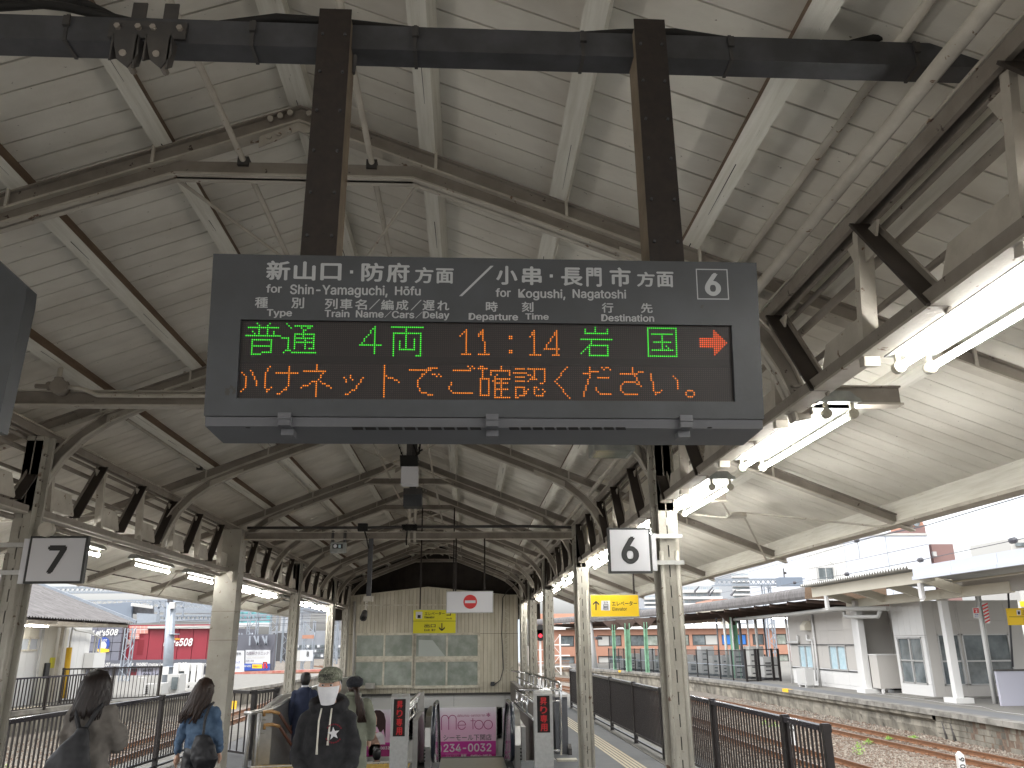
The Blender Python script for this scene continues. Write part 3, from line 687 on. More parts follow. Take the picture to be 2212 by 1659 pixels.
for i in range(4):
    j=(i+1)%4; b.quad([SP.w(*SP.px(*px4(*q6(p))),.0012) for p in (cs[i],cs[j],ci_[j],ci_[i])])
b.build('number_frame',M['white'],D)
# hanger posts
for cx in (-.474,.632):
    o=MB(); o.box(cx-.055,cx+.055,2.31,2.425,2.98,3.93); po=o.build('hanger_post',M['postside'],D)
    Bx(cx-.0555,cx+.0555,2.306,2.3105,2.984,3.965).build('post_cover',M['rustpost'],po)
    s=MB()
    for k in range(6):
        for dx in (-.038,.038): s.tube([(cx+dx,2.306,3.08+k*.155),(cx+dx,2.300,3.08+k*.155)],.005,8)
    s.build('screws',M['galv'],po)
    s=MB(); s.tube([(cx-.01,2.35,3.965),(cx-.01,2.35,4.0)],[.010,.007],8); s.tube([(cx+.02,2.36,3.965),(cx+.02,2.36,4.005)],[.012,.007],8); s.build('eye_bolts',M['galv_dk'],po)
# beam over the board
T=thing('support_beam','square blue grey steel beam over the departure board with steel straps','beam',loc=(0,2.45,3.9))
Bx(-3.2,2.15,2.346,2.435,3.833,3.934).build('box_section',M['galv'],T)
for q_ in (140,545,897,1258,1575,1972,2120,-60):
    p=at(q_,80,Y=2.346); b=MB(); b.box(p.x-.006,p.x+.006,2.342,2.439,3.829,3.938); b.box(p.x-.01,p.x+.012,2.331,2.342,3.885,3.925); b.build('strap',M['galv_dk'],T)
b=MB()
b.tube([(-3.2,2.40,4.082),(-2.6,2.40,4.032),(-2.3,2.40,3.962),(-2.0,2.40,4.022),(-1.75,2.46,4.102),(-1.45,2.40,4.022),(-1.2,2.40,3.962),(-.9,2.40,3.962),(-.7,2.40,4.002),(-.5,2.40,3.992),(-.1,2.40,3.952),(.3,2.40,3.952),(.55,2.40,3.982),(.75,2.40,3.992),(.95,2.40,3.962),(1.4,2.40,3.962),(1.62,2.40,4.032),(1.8,2.40,4.112),(2.0,2.40,4.132)],.016,8)
b.tube([(-3.2,2.43,3.962),(-2.2,2.43,4.032),(-1.9,2.43,4.012),(-1.4,2.43,4.072),(-1.2,2.43,3.962),(.5,2.43,3.952),(1.0,2.43,3.972),(1.35,2.43,3.962),(1.9,2.5,4.012)],.015,8)
b.build('cable',M['black'],T)
b=MB()
for s_ in ((-.36,-.41),(.745,.70)):
    pts=[Vector((s_[0]+.25,2.40,3.957)),Vector((s_[0]+.12,2.39,3.957)),Vector((s_[0]+.04,2.385,3.927)),Vector((s_[1]+.0,2.38,3.862)),Vector((s_[1]-.01,2.40,3.772))]
    b.tube(pts,.011,8)
b.build('flexible_conduit',M['galv_dk'],T)
# clamp brackets on the beam
pc=at(315,110,Y=2.346); T2=thing('beam_clamp','dark folded steel clamp brackets bolted to the beam, away from the board','clamp',loc=(pc.x,2.4,3.832))
for dx in (-.055,.055):
    b=MB(); b.prism([(pc.x+dx-.045,3.832),(pc.x+dx+.04,3.832),(pc.x+dx+.05,3.752),(pc.x+dx+.02,3.697),(pc.x+dx-.02,3.732)],'y',2.306,2.312)
    b.prism([(2.306,3.832),(2.366,3.832),(2.346,3.732),(2.306,3.692)],'x',pc.x+dx+.035,pc.x+dx+.041); b.prism([(2.306,3.832),(2.366,3.832),(2.346,3.762),(2.306,3.722)],'x',pc.x+dx-.045,pc.x+dx-.039)
    b.build('folded_plate',M['galv_dk'],T2); Bx(pc.x+dx-.03,pc.x+dx+.02,2.38,2.386,3.932,4.032).build('upright_plate',M['galv_dk'],T2)
    MB().tube([(pc.x+dx,2.30,3.752),(pc.x+dx,2.40,3.752)],.012,8).build('bolt',M['steel'],T2)
Bx(pc.x-.13,pc.x+.13,2.334,2.343,3.842,3.912).build('plate',M['galv_dk'],T2)
for dx in (-.1,-.03,.02,.11): MB().tube([(pc.x+dx,2.334,3.882),(pc.x+dx,2.322,3.882)],.011,6).build('bolt',M['steel'],T2)
# the track 7 display seen edge on
ed=[at(*q_,Y=2.36) for q_ in ((0,563),(80,636),(74,668),(17,940))]
T=thing('display_board','dark grey housing of a second hanging display with one clipped corner','display board',loc=(-1.6,2.4,2.8))
b=MB(); xr=ed[2].x; b.prism([(ed[0].x,ed[0].z),(ed[1].x,ed[1].z),(ed[2].x+.003,ed[2].z),(ed[3].x,ed[3].z),(-2.6,ed[3].z),(-2.6,ed[0].z)],'y',2.30,2.36); b.build('housing',M['sign'],T)
MB().prism([(-1.9,3.8),(-2.02,3.8),(-2.02,ed[0].z),(-1.9,ed[0].z)],'y',2.42,2.5).build('hanger_post',M['rustpost'],T)
# ================================================================ TUBE LIGHTS
def light(x,y0,z,ln,two,lab,grp,lit=True):
    t=thing('fluorescent_light',lab,'light fixture',grp,loc=(x,y0+ln/2,z))
    b=MB(); wd=.11 if two else .06
    b.prism([(x-.03,z+.11),(x+.03,z+.11),(x+wd,z+.075),(x+wd,z+.06),(x-wd,z+.06),(x-wd,z+.075)],'y',y0-.02,y0+ln+.02)
    b.build('housing',M['fix'],t)
    for dx in ((-.072,.072) if two else (0,)):
        MB().tube([(x+dx,y0+.03,z),(x+dx,y0+ln-.03,z)],.0155,10).build('tube',M['tube'] if lit else M['fix'],t)
        for yy in (y0,y0+ln-.035):
            b=MB(); b.tube([(x+dx,yy,z),(x+dx,yy+.035,z)],.027,10); b.box(x+dx-.01,x+dx+.01,yy+.008,yy+.027,z,z+.062); b.build('socket',M['socket'],t)
    if two:
        b=MB(); b.prism([(x-.11,z+.055),(x+.11,z+.055),(x+.05,z+.115),(x-.10,z+.115)],'y',y0-.03,y0-.021); b.build('end_plate',M['fix'],t)
    return t
ords=['nearest','second','third','fourth','fifth','sixth','seventh','eighth','ninth','tenth','eleventh','twelfth']
for k,y in enumerate((1.88,4.02,6.13,8.3,10.4,11.75,13.9,16.0,18.1,20.2,22.3,24.4)):
    light(1.975,y,3.0,1.42 if y!=10.4 else 1.2,True,'twin tube light beside track six, %s in the row'%ords[k],'twin tube lights beside track six')
for k,y in enumerate((7.9,10.07,12.0,14.66,16.15,18.2,20.3,22.1,23.8)):
    light(-4.0,y,2.80,1.25,k in(3,4,6,7,8),'%s tube light beside track seven, %s past the number 7 plate'%('unlit' if k==5 else 'lit single' if k<3 else 'lit',['first','second','third','fourth','fifth','sixth','seventh','eighth','ninth'][k]),'tube lights beside track seven',k!=5)
# the two rows of lamps go on over the platform behind the viewer
for k,y in enumerate((-.3,-2.45,-4.6,-6.75)):
    light(1.975,y,3.0,1.42,True,'twin tube light beside track six, number %s behind the viewer'%['one','two','three','four'][k],'twin tube lights beside track six')
for k,y in enumerate((1.7,-.4,-2.5,-4.6)):
    light(-4.0,y,2.80,1.25,True,'twin tube light beside track seven, number %s before the figure seven plate'%['one','two','three','four','five','six'][k],'tube lights beside track seven')
# ================================================================ NUMBER PLATES
def numplate(n,l,t_,r,b_,Y,lab,xs):
    a=at(l,t_,Y=Y); c=at(r,b_,Y=Y)
    T=thing('number_plate',lab,'number sign','track number plates',loc=((a.x+c.x)/2,Y,c.z))
    x0,x1,z0,z1=a.x,c.x,c.z,a.z
    Bx(x0,x1,Y,Y+.05,z0,z1).build('frame',M['frameblk'],T)
    Bx(x0+.018,x1-.018,Y-.003,Y+.001,z0+.018,z1-.018).build('face',M['plate'],T)
    cxx=(x0+x1)/2; cz=(z0+z1)/2; h=(z1-z0)*.60; wdt=h*(.66 if n=='6' else .66)
    fit_text(PY(Y-.003),n,(cxx-wdt/2,cz+h/2,cxx+wdt/2,cz-h/2),M['ink'],T,'numeral',.035,px=False,off=.002)
    for zz in (z0+.09,z1-.07):
        b=MB(); b.box(min(x1,xs) if xs>x1 else xs, xs if xs>x1 else x0, Y+.01,Y+.03,zz-.018,zz+.018); b.build('slotted_strap',M['alu'],T)
    b=MB(); 
    if xs>x1: b.box(x1+.005,x1+.045,Y+.005,Y+.05,z0+.02,z1-.05)
    else: b.box(x0-.05,x0-.006,Y+.005,Y+.05,z0+.0,z1-.02)
    b.build('backing_strip',M['plate'],T)
numplate('6',1312,1140,1410,1238,6.95,'white square plate with a black figure six, beside the elevator sign',1.86)
numplate('7',67,1158,176,1260,6.95,'white square plate with a black figure seven, near the clipped display housing',-3.9)
b=thing('lamp','small round grey bell above the number 7 plate','bell',loc=(-3.72,6.9,2.85))
p0=at(97,1143,Y=6.9); MB().tube([p0,p0+Vector((0,.06,0))],.06,16).build('body',M['steel_lt'],b)
# ================================================================ HANGING SIGNS
def hboard(name,lab,cat,pts,Y,m,rods=None,ztop=None,frame='alu'):
    a=at(*pts[0],Y=Y); c=at(*pts[1],Y=Y); T=thing(name,lab,cat,loc=((a.x+c.x)/2,Y,c.z))
    x0,x1,z0,z1=a.x,c.x,c.z,a.z
    Bx(x0,x1,Y,Y+.09,z0,z1).build('frame',M[frame],T); Bx(x0+.012,x1-.012,Y-.004,Y+.001,z0+.012,z1-.012).build('face',m,T)
    for rx in rods or (): Bx(rx-.012,rx+.012,Y+.03,Y+.054,z1,ztop).build('hanging_rod',M['rustpost'] if frame!='steel' else M['steel'],T)
    return T,PY(Y-.004),(x0,x1,z0,z1)
# no entry
T,pl,bb=hboard('no_entry_sign','white hanging sign with a red no entry disc','sign',(kU(1265,1000),kU(1537,1125)),13.05,M['plate'],(-.18,.275),3.46)
cxx,czz=pl.px(*kU(1403,1061)); r=.107
flat(pl,circ(cxx,czz,r,32),M['red'],T,'red_disc',px=False); flat(pl,[(cxx-.082,czz-.02),(cxx+.082,czz-.02),(cxx+.082,czz+.02),(cxx-.082,czz+.02)],M['plate'],T,'white_bar',off=.004,px=False)
# yellow elevator / exit sign behind it
T,pl,bb=hboard('direction_sign','yellow elevator and exit sign partly behind the no entry sign','sign',(kU(1070,1105),kU(1322,1247)),15.2,M['yellow2'],(-.85,-.25),4.3)
flat(pl,[k2(1258,492),k2(1600,492),k2(1600,495),k2(1258,495)],M['ink'],T,'dividing_line')
flat(pl,[k2(1282,420),k2(1333,420),k2(1332,474),k2(1281,474)],M['plate'],T,'pictogram_panel')
flat(pl,[k2(1296,445),k2(1320,445),k2(1319,470),k2(1295,470)],M['ink'],T,'pictogram',off=.004)
fit_text(pl,'エレベーター',(*k2(1352,422),*k2(1510,448)),M['ink'],T,bold=.02); fit_text(pl,'Elevator',(*k2(1350,455),*k2(1430,472)),M['ink'],T,bold=.02)
fit_text(pl,'10m先',(*k2(1522,466),*k2(1568,480)),M['ink'],T,bold=.02)
flat(pl,[k2(1525,450),k2(1560,450),k2(1560,432),k2(1553,432),k2(1553,443),k2(1525,443)],M['ink'],T,'arrow')
fit_text(pl,'出口',(*k2(1350,516),*k2(1438,545)),M['ink'],T,bold=.025); fit_text(pl,'Exit',(*k2(1348,556),*k2(1392,573)),M['ink'],T,bold=.02); fit_text(pl,'番子',(*k2(1405,556),*k2(1438,573)),M['ink'],T,bold=.02)
def arrow(pl,fx,cx,y0,y1,hw,sh,T,down=True):
    s=1 if down else -1; tip=y1 if down else y0; tail=y0 if down else y1
    flat(pl,[fx(cx-sh,tail),fx(cx+sh,tail),fx(cx+sh,tip-s*4),fx(cx-sh,tip-s*4)],M['ink'],T,'arrow')
    for d in (-1,1): flat(pl,[fx(cx,tip),fx(cx,tip-s*hw*.55),fx(cx+d*hw,tip-s*hw*1.5),fx(cx+d*hw,tip-s*hw*.95)],M['ink'],T,'arrow',off=.0024)
arrow(pl,k2,1488,510,574,24,4,T)
# yellow elevator sign on the second column
T,pl,bb=hboard('elevator_sign','yellow elevator sign with an up arrow, fixed to the second slotted column','sign',(k3(648,283),k3(1045,462)),12.55,M['yellow'],(2.55,),3.2)
Bx(1.85,bb[0],12.6,12.63,bb[2]+.03,bb[2]+.07).build('bracket',M['alu'],T); Bx(1.85,bb[0],12.6,12.63,bb[3]-.09,bb[3]-.05).build('bracket',M['alu'],T)
arrow(pl,k3,697,332,408,25,5,T,False)
flat(pl,[k3(738,332),k3(808,332),k3(808,410),k3(737,409)],M['plate'],T,'pictogram_panel')
for q_ in (((756,362),(794,362),(794,366),(756,366)),((756,398),(794,398),(794,402),(756,402)),((756,362),(760,362),(760,402),(756,402)),((790,362),(794,362),(794,402),(790,402))): flat(pl,[k3(*p) for p in q_],M['ink'],T,'pictogram',off=.004)
for cx in (766,775,784): flat(pl,[k3(cx-3,374),k3(cx+3,374),k3(cx+3,394),k3(cx-3,394)],M['ink'],T,'pictogram',off=.004)
fit_text(pl,'↓↑',(*k3(758,338),*k3(792,356)),M['ink'],T,'pictogram',.02,off=.004)
fit_text(pl,'エレベーター',(*k3(822,336),*k3(1022,374)),M['ink'],T,bold=.025); fit_text(pl,'Elevator',(*k3(826,384),*k3(942,412)),M['ink'],T,bold=.008)
# hanging loudspeaker / camera stack
T=thing('hanging_speaker','white hanging equipment box with a black top, chains and cables','speaker box',loc=(-.74,9.5,3.5))
a=at(*kU(1003,275),Y=9.5); c=at(*kU(1097,373),Y=9.5)
Bx(a.x,c.x,9.5,9.72,c.z,a.z).build('lower_case',M['plate'],T); e=at(*kU(995,212),Y=9.5); f=at(*kU(1097,275),Y=9.5)
MB().prism([(e.x,e.z),(f.x,e.z),(f.x-.005,f.z),(e.x+.01,f.z)],'y',9.48,9.7).build('upper_case',M['black'],T)
g_=at(*kU(1052,95),Y=9.6); Bx(g_.x-.03,g_.x+.03,9.57,9.63,e.z,4.82).build('hanging_pole',M['galv_dk'],T)
b=MB()
for s_ in (-1,1):
    for k in range(14):
        f_=k/13; p=Vector((g_.x+s_*(.08+.16*f_*abs(1)),9.6,e.z+.02+.42*f_)); b.box(p.x-.009,p.x+.009,9.59,9.61,p.z-.014,p.z+.014) if k%2 else b.box(p.x-.004,p.x+.004,9.585,9.615,p.z-.018,p.z+.018)
b.build('chain',M['black'],T)
MB().tube([(g_.x+.05,9.6,e.z),(g_.x+.12,9.6,e.z+.05),(g_.x+.13,9.6,e.z+.18),(g_.x+.08,9.6,e.z+.27),(g_.x+.03,9.6,e.z+.2),(g_.x+.09,9.6,e.z+.05),(g_.x+.16,9.6,e.z+.1)],.012,6).build('cable',M['black'],T)
T=thing('hanging_box','grey hanging camera box behind the white equipment box','equipment box',loc=(-.7,12,3.5))
a=at(*kU(1015,437),Y=12); c=at(*kU(1120,505),Y=12); Bx(a.x,c.x,12,12.25,c.z,a.z).build('case',M['sign'],T)
Bx(a.x,c.x,11.99,12.26,a.z,a.z+.09).build('lid',M['galv_dk'],T)
g_=at(*kU(1070,400),Y=12.1); Bx(g_.x-.05,g_.x+.05,12.08,12.14,a.z+.09,4.82).build('hanging_pole',M['galv_dk'],T)
T=thing('hanging_post','grey steel channel standing on the far cross beam','post',loc=(-.66,13.2,3.5))
a=at(*kU(1050,510),Y=13.2); c=at(*kU(1083,700),Y=13.2)
for s_ in (-1,1): Bx((a.x+c.x)/2+s_*.045-.02,(a.x+c.x)/2+s_*.045+.02,13.17,13.25,3.42,4.8).build('channel',M['steel_lt'],T)
MB().tube([(a.x-.02,13.12,3.6),(a.x-.03,13.12,3.45),(a.x-.02,13.1,3.36)],.012,6).build('cable',M['black'],T)
# clock
T=thing('platform_clock','small white digital clock box under the far cross beam','clock',loc=(-2.07,13.1,3.3))
a=at(*kU(592,716),Y=13.05); c=at(*kU(678,775),Y=13.05); Bx(a.x,c.x,13.05,13.2,c.z,a.z).build('case',M['fix'],T)
pl=PY(13.048); flat(pl,[kU(603,726),kU(663,726),kU(663,752),kU(603,752)],M['ink'],T,'display')
u_,v_=pl.px(*kU(619,738)); flat(pl,circ(u_,v_,.028),M['plate'],T,'dial',off=.004,px=False)
flat(pl,[kU(638,730),kU(652,730),kU(652,748),kU(638,748)],M['glassb'],T,'digit',off=.004)
for q_ in (605,675): Bx(*(lambda p:(p.x-.02,p.x+.02))(at(*kU(q_,700),Y=13.2)),13.17,13.26,a.z,3.6).build('clamp',M['galv_dk'],T)
# camera on a pole
T=thing('security_camera','grey camera on a long pole hanging from the far cross beam','camera',loc=(-1.55,13.1,2.3))
a=at(*kU(828,700),Y=13.1); c=at(*kU(812,1040),Y=13.1); e=at(*kU(797,1150),Y=13.1)
Bx(a.x-.035,a.x+.035,13.07,13.14,c.z,3.46).build('pole',M['galv'],T); Bx(c.x-.07,c.x+.07,13.05,13.16,c.z-.05,c.z+.03).build('joint_box',M['steel_lt'],T)
MB().tube([(c.x-.02,13.1,c.z),(c.x-.03,13.1,e.z+.08)],.018,8).build('stem',M['steel_lt'],T)
MB().tube([(e.x-.02,13.1,e.z+.07),(e.x-.02,12.95,e.z-.02)],[.045,.055],12).build('camera_body',M['galv_dk'],T)
MB().tube([(e.x-.02,12.948,e.z-.02),(e.x-.02,12.94,e.z-.025)],.03,12).build('lens',M['black'],T)
# square diffuser lamp behind the board
T=thing('floodlight','white framed floodlight hanging behind the departure board','lamp',loc=(.9,7,3.4))
z_=at(1320,955,Y=7.3).z; 
a=at(1283,946,Y=6.9); c=at(1372,972,Y=6.9); zb_=c.z
b=MB(); b.box(a.x,c.x,6.9,7.25,zb_,zb_+.12); b.build('housing',M['fix'],T)
b=MB(); b.quad([(a.x+.03,6.93,zb_-.002),(c.x-.03,6.93,zb_-.002),(c.x-.03,7.22,zb_-.002),(a.x+.03,7.22,zb_-.002)]); b.build('pane',M['frost'],T)
# ================================================================ SIDING HUT AND PIT WALL (far end of the opening)
YW=26.6; pw=PY(YW)
H=thing('siding_hut','cream timber clad hut with old sliding windows at the end of the platform','hut',loc=(-1.1,YW,.4))
def wx(x,y,Y=YW): return at(x,y,Y=Y)
zb=.42
def topz(x): return 3.34+.24*max(0,1-abs(x+1.25)/2.2) if abs(x+1.25)<2.2 else 3.34
wins=[[k2(810,600),k2(1250,600),k2(1250,1010),k2(800,1010)],[k2(1280,600),k2(1778,600),k2(1775,1010),k2(1278,1010)]]
wr=[]
for w_ in wins:
    a=[wx(*p) for p in w_]; wr.append((min(a[0].x,a[3].x),max(a[1].x,a[2].x),a[2].z,a[0].z))
x=-3.72; i=0
while x<1.60:
    nx=min(x+.118,1.62); cxm=(x+nx)/2; segs=[(zb,topz(cxm))]
    for u0,u1,v0,v1 in wr:
        if nx>u0-.03 and x<u1+.03: segs=[(zb,v0-.03),(v1+.03,topz(cxm))]
    for z0,z1 in segs:
        for za,zb2 in ((z0,min(z1,2.15)),(max(z0,2.16),z1)):
            if zb2-za>.05: MB().prism([(x+.004,za),(nx-.004,za),(nx-.004,min(zb2,topz(nx))),(x+.004,min(zb2,topz(x)))],'y',YW,YW+.02).build('board',M['batten'],H)
    x=nx; i+=1
Bx(-3.72,1.62,YW+.022,YW+.05,zb,3.3).build('backing_wall',M['dark'],H)
Bx(-3.72,1.62,YW+.1,YW+6,-.0,3.3).build('core',M['batten'],H)
MB().prism([(-3.6,3.34),(-1.25,3.60),(1.3,3.34),(1.3,3.31),(-1.25,3.565),(-3.6,3.31)],'y',YW-.04,YW+.03).build('verge_board',M['batten'],H)
Bx(-3.75,-.5,YW-.02,YW+.0,3.02,3.06).build('rail_board',M['winframe'],H)
for wi,(u0,u1,v0,v1) in enumerate(wr):
    W_=MB(); t_=.05
    W_.box(u0-t_,u1+t_,YW-.05,YW+.02,v1-.01,v1+.04); W_.box(u0-t_,u1+t_,YW-.07,YW+.02,v0-.05,v0); W_.box(u0-t_,u0,YW-.05,YW+.02,v0,v1); W_.box(u1,u1+t_,YW-.05,YW+.02,v0,v1)
    vm=v0+(v1-v0)*.52; W_.box(u0,u1,YW-.045,YW+.02,vm-.05,vm+.05)
    F_=W_.build('window_frame',M['winframe'],H); um=(u0+u1)/2
    for (a,b_) in ((u0,um),(um,u1)):
        for (c,d) in ((v0,vm-.05),(vm+.05,v1)):
            S_=MB(); S_.box(a,b_,YW-.03,YW-.01,c,c+.04); S_.box(a,b_,YW-.03,YW-.01,d-.03,d); S_.box(a,a+.028,YW-.03,YW-.01,c+.04,d-.03); S_.box(b_-.028,b_,YW-.03,YW-.01,c+.04,d-.03)
            S_.build('sash',M['winframe'],F_); Bx(a+.028,b_-.028,YW-.018,YW-.014,c+.04,d-.03).build('pane',M['frost'],F_)
flat(pw,[k2(1305,642),k2(1415,645),k2(1518,778),k2(1303,780)],M['paper'],H,'paper_sheet',off=.021)
Bx(-3.75,1.62,YW-.06,YW,.36,.42).build('dark_ledge',M['galv_dk'],H)
a=wx(*k2(925,1004)); Bx(a.x-.14,a.x+.14,YW-.25,YW-.08,a.z-.08,a.z+.08).build('meter_box',M['bgrey'],H)
a=wx(*k2(1888,990)); Bx(a.x-.06,a.x+.06,YW-.1,YW-.01,a.z-.06,a.z+.06).build('switch_box',M['galv'],H)
MB().tube([a+Vector((.05,-.05,-.03)),wx(*k2(1950,960))+Vector((0,-.05,0)),wx(*k2(1975,870))+Vector((0,-.05,0)),wx(*k2(1962,600))+Vector((0,-.05,0)),wx(*k2(1970,310))+Vector((0,-.05,0)),wx(*k2(2010,250))+Vector((0,-.05,0)),wx(*k2(2060,215))+Vector((0,-.05,0))],.016,6).build('cable',M['galv_dk'],H)
b=MB(); pts=[]
for k in range(60): pts.append(wx(*k2(2000+16*math.sin(k*1.25),380+k*9))+Vector((0,-.04,0)))
b.tube(pts,.009,5); b.build('hanging_coil',M['winframe'],H)
b=MB(); b.tube([wx(*k2(800,340))+Vector((0,-.1,0)),wx(*k2(790,980))+Vector((0,-.1,0))],.04,10); b.build('downpipe',M['bgrey'],H)
# dark gable above the hut
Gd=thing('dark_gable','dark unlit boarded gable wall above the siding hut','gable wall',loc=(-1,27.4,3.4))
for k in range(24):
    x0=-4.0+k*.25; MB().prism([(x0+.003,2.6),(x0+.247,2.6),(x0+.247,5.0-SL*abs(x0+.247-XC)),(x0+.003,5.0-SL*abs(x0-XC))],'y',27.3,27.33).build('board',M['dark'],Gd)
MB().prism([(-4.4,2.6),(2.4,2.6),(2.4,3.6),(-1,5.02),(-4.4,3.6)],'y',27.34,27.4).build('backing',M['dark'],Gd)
# white tiled pit wall with posters
PWL=thing('pit_wall_cladding','white panelled wall under the siding hut that carries the pink posters','wall',loc=(-1,YW,-2))
xs=[-3.4,-2.0,-.95,.52,1.4,1.5]
xs=[-3.42,-2.9]+[pw.px(*k2(q_,1100))[0] for q_ in (1172,1583,1988)]+[1.5]
for k in range(len(xs)-1):
    for z0,z1 in ((-.02,.36),(-.78,-.03),(-1.5,-.79),(-2.3,-1.51),(-3,-2.31)): Bx(xs[k]+.004,xs[k+1]-.004,YW+.0,YW+.03,z0+.004,z1-.004).build('panel',M['bwhite'],PWL)
Bx(-3.42,1.5,YW+.031,YW+.06,-3,.36).build('backing',M['galv'],PWL)
def poster(pts,lab):
    a=at(*pts[0],Y=YW-.03); c=at(*pts[1],Y=YW-.03); T=thing('poster',lab,'poster','pink beauty salon posters',loc=((a.x+c.x)/2,YW,c.z))
    Bx(a.x-.03,c.x+.03,YW-.028,YW-.002,c.z-.03,a.z+.03).build('frame',M['bwhite'],T); Bx(a.x,c.x,YW-.034,YW-.028,c.z,a.z).build('sheet',M['poster'],T)
    return T,PY(YW-.034)
M['magenta']=mat('magenta_print',(.36,.03,.17),.5); M['skin_print']=mat('skin_tone_print',(.66,.42,.33),.5); M['hair_print']=mat('dark_hair_print',(.05,.02,.02),.5); M['white_print']=mat('white_print',(.75,.72,.74),.5); M['ink2']=mat('grey_print',(.12,.10,.12),.5)
T,pl=poster((kS(580,378),kS(1252,936)),'pink Me too poster with a phone number, between the escalator handrails')
def ring(pl,cx,cy,rx,ry,th,m,T,fx,a0=0,a1=360,n=28):
    b=MB()
    for k in range(n):
        t0=math.radians(a0+(a1-a0)*k/n); t1=math.radians(a0+(a1-a0)*(k+1)/n)
        q_=[fx(cx+(rx-th/2)*math.cos(t0),cy+(ry-th/2)*math.sin(t0)),fx(cx+(rx+th/2)*math.cos(t0),cy+(ry+th/2)*math.sin(t0)),fx(cx+(rx+th/2)*math.cos(t1),cy+(ry+th/2)*math.sin(t1)),fx(cx+(rx-th/2)*math.cos(t1),cy+(ry-th/2)*math.sin(t1))]
        b.quad([pl.w(*pl.px(*p),.004) for p in q_])
    return b.build('lettering',m,T)
def seg(pl,x0,y0,x1,y1,wd,m,T,fx):
    d=Vector((x1-x0,y1-y0)).normalized()*wd/2; n_=Vector((-d.y,d.x))
    flat(pl,[fx(x0+n_.x,y0+n_.y),fx(x1+n_.x,y1+n_.y),fx(x1-n_.x,y1-n_.y),fx(x0-n_.x,y0-n_.y)],m,T,'lettering',off=.004)
mg=M['magenta']
ring(pl,697,500,38,40,8,mg,T,kS,180,360); ring(pl,779,500,40,40,8,mg,T,kS,180,360)
seg(pl,659,500,659,622,8,mg,T,kS); seg(pl,738,500,738,618,8,mg,T,kS); seg(pl,819,500,819,615,8,mg,T,kS)
ring(pl,880,568,42,46,8,mg,T,kS,20,360); seg(pl,840,568,922,566,7,mg,T,kS)
seg(pl,1000,492,1002,612,8,mg,T,kS); seg(pl,975,520,1030,520,7,mg,T,kS)
ring(pl,1066,563,46,48,8,mg,T,kS); ring(pl,1168,562,46,48,8,mg,T,kS)
fit_text(pl,'datsumou-senmon ten',(*kS(832,448),*kS(1135,478)),mg,T); fit_text(pl,'✻',(*kS(1148,432),*kS(1190,478)),mg,T,bold=.03)
fit_text(pl,'シーモール下関店',(*kS(680,672),*kS(1205,740)),M['ink2'],T,bold=.012)
fit_text(pl,'234-0032',(*kS(682,772),*kS(1203,862)),M['white_print'],T,bold=.02); fit_text(pl,')',(*kS(642,780),*kS(660,875)),M['white_print'],T)
fit_text(pl,'metoo-net.jp',(*kS(978,884),*kS(1203,918)),M['white_print'],T,bold=.02)
for q_ in ((700,880,855,925),(866,880,935,922)): 
    for a_,b_,c_,d_ in ((q_[0],q_[1],q_[2],q_[1]+4),(q_[0],q_[3]-4,q_[2],q_[3])): flat(pl,[kS(a_,b_),kS(c_,b_),kS(c_,d_),kS(a_,d_)],M['pink'],T,'box_line',off=.004)
fit_text(pl,'メニュープラン',(*kS(710,890),*kS(845,912)),M['pink'],T); fit_text(pl,'検索',(*kS(872,886),*kS(928,916)),M['white_print'],T,bold=.02)
T,pl=poster((k2(905,1195),k2(1078,1565)),'pink poster with a smiling long haired woman, beside the dark display pillar')
flat(pl,[k2(915,1260),k2(935,1215),k2(965,1198),k2(1000,1200),k2(1030,1225),k2(1044,1280),k2(1040,1420),k2(1025,1350),k2(1000,1385),k2(975,1330),k2(915,1330)],M['hair_print'],T,'picture',off=.002)
flat(pl,[k2(908,1230),k2(960,1222),k2(975,1260),k2(972,1310),k2(950,1355),k2(925,1372),k2(908,1372)],M['skin_print'],T,'picture',off=.004)
flat(pl,[k2(912,1385),k2(960,1370),k2(1000,1385),k2(1015,1440),k2(995,1500),k2(985,1560),k2(908,1560)],M['skin_print'],T,'picture',off=.003)
flat(pl,[k2(960,1385),k2(1000,1370),k2(1030,1400),k2(1040,1470),k2(1000,1470)],M['white_print'],T,'picture',off=.004)
flat(pl,[k2(905,1470),k2(1078,1470),k2(1078,1565),k2(905,1565)],M['magenta'],T,'colour_band',off=.003)
fit_text(pl,'24-0032',(*k2(945,1488),*k2(1075,1512)),M['white_print'],T,bold=.04,off=.005)
T,pl=poster((kS(1330,385),kS(1402,932)),'narrow strip of a pink poster seen past the track six handrail')
for k,(y_,h_) in enumerate(((500,40),(540,5),(590,50),(690,6))): 
    flat(pl,[kS(1335,y_),kS(1395,y_+4),kS(1395,y_+8+h_*.1),kS(1335,y_+4+h_*.1)],M['ink2'],T,'lettering',off=.003)
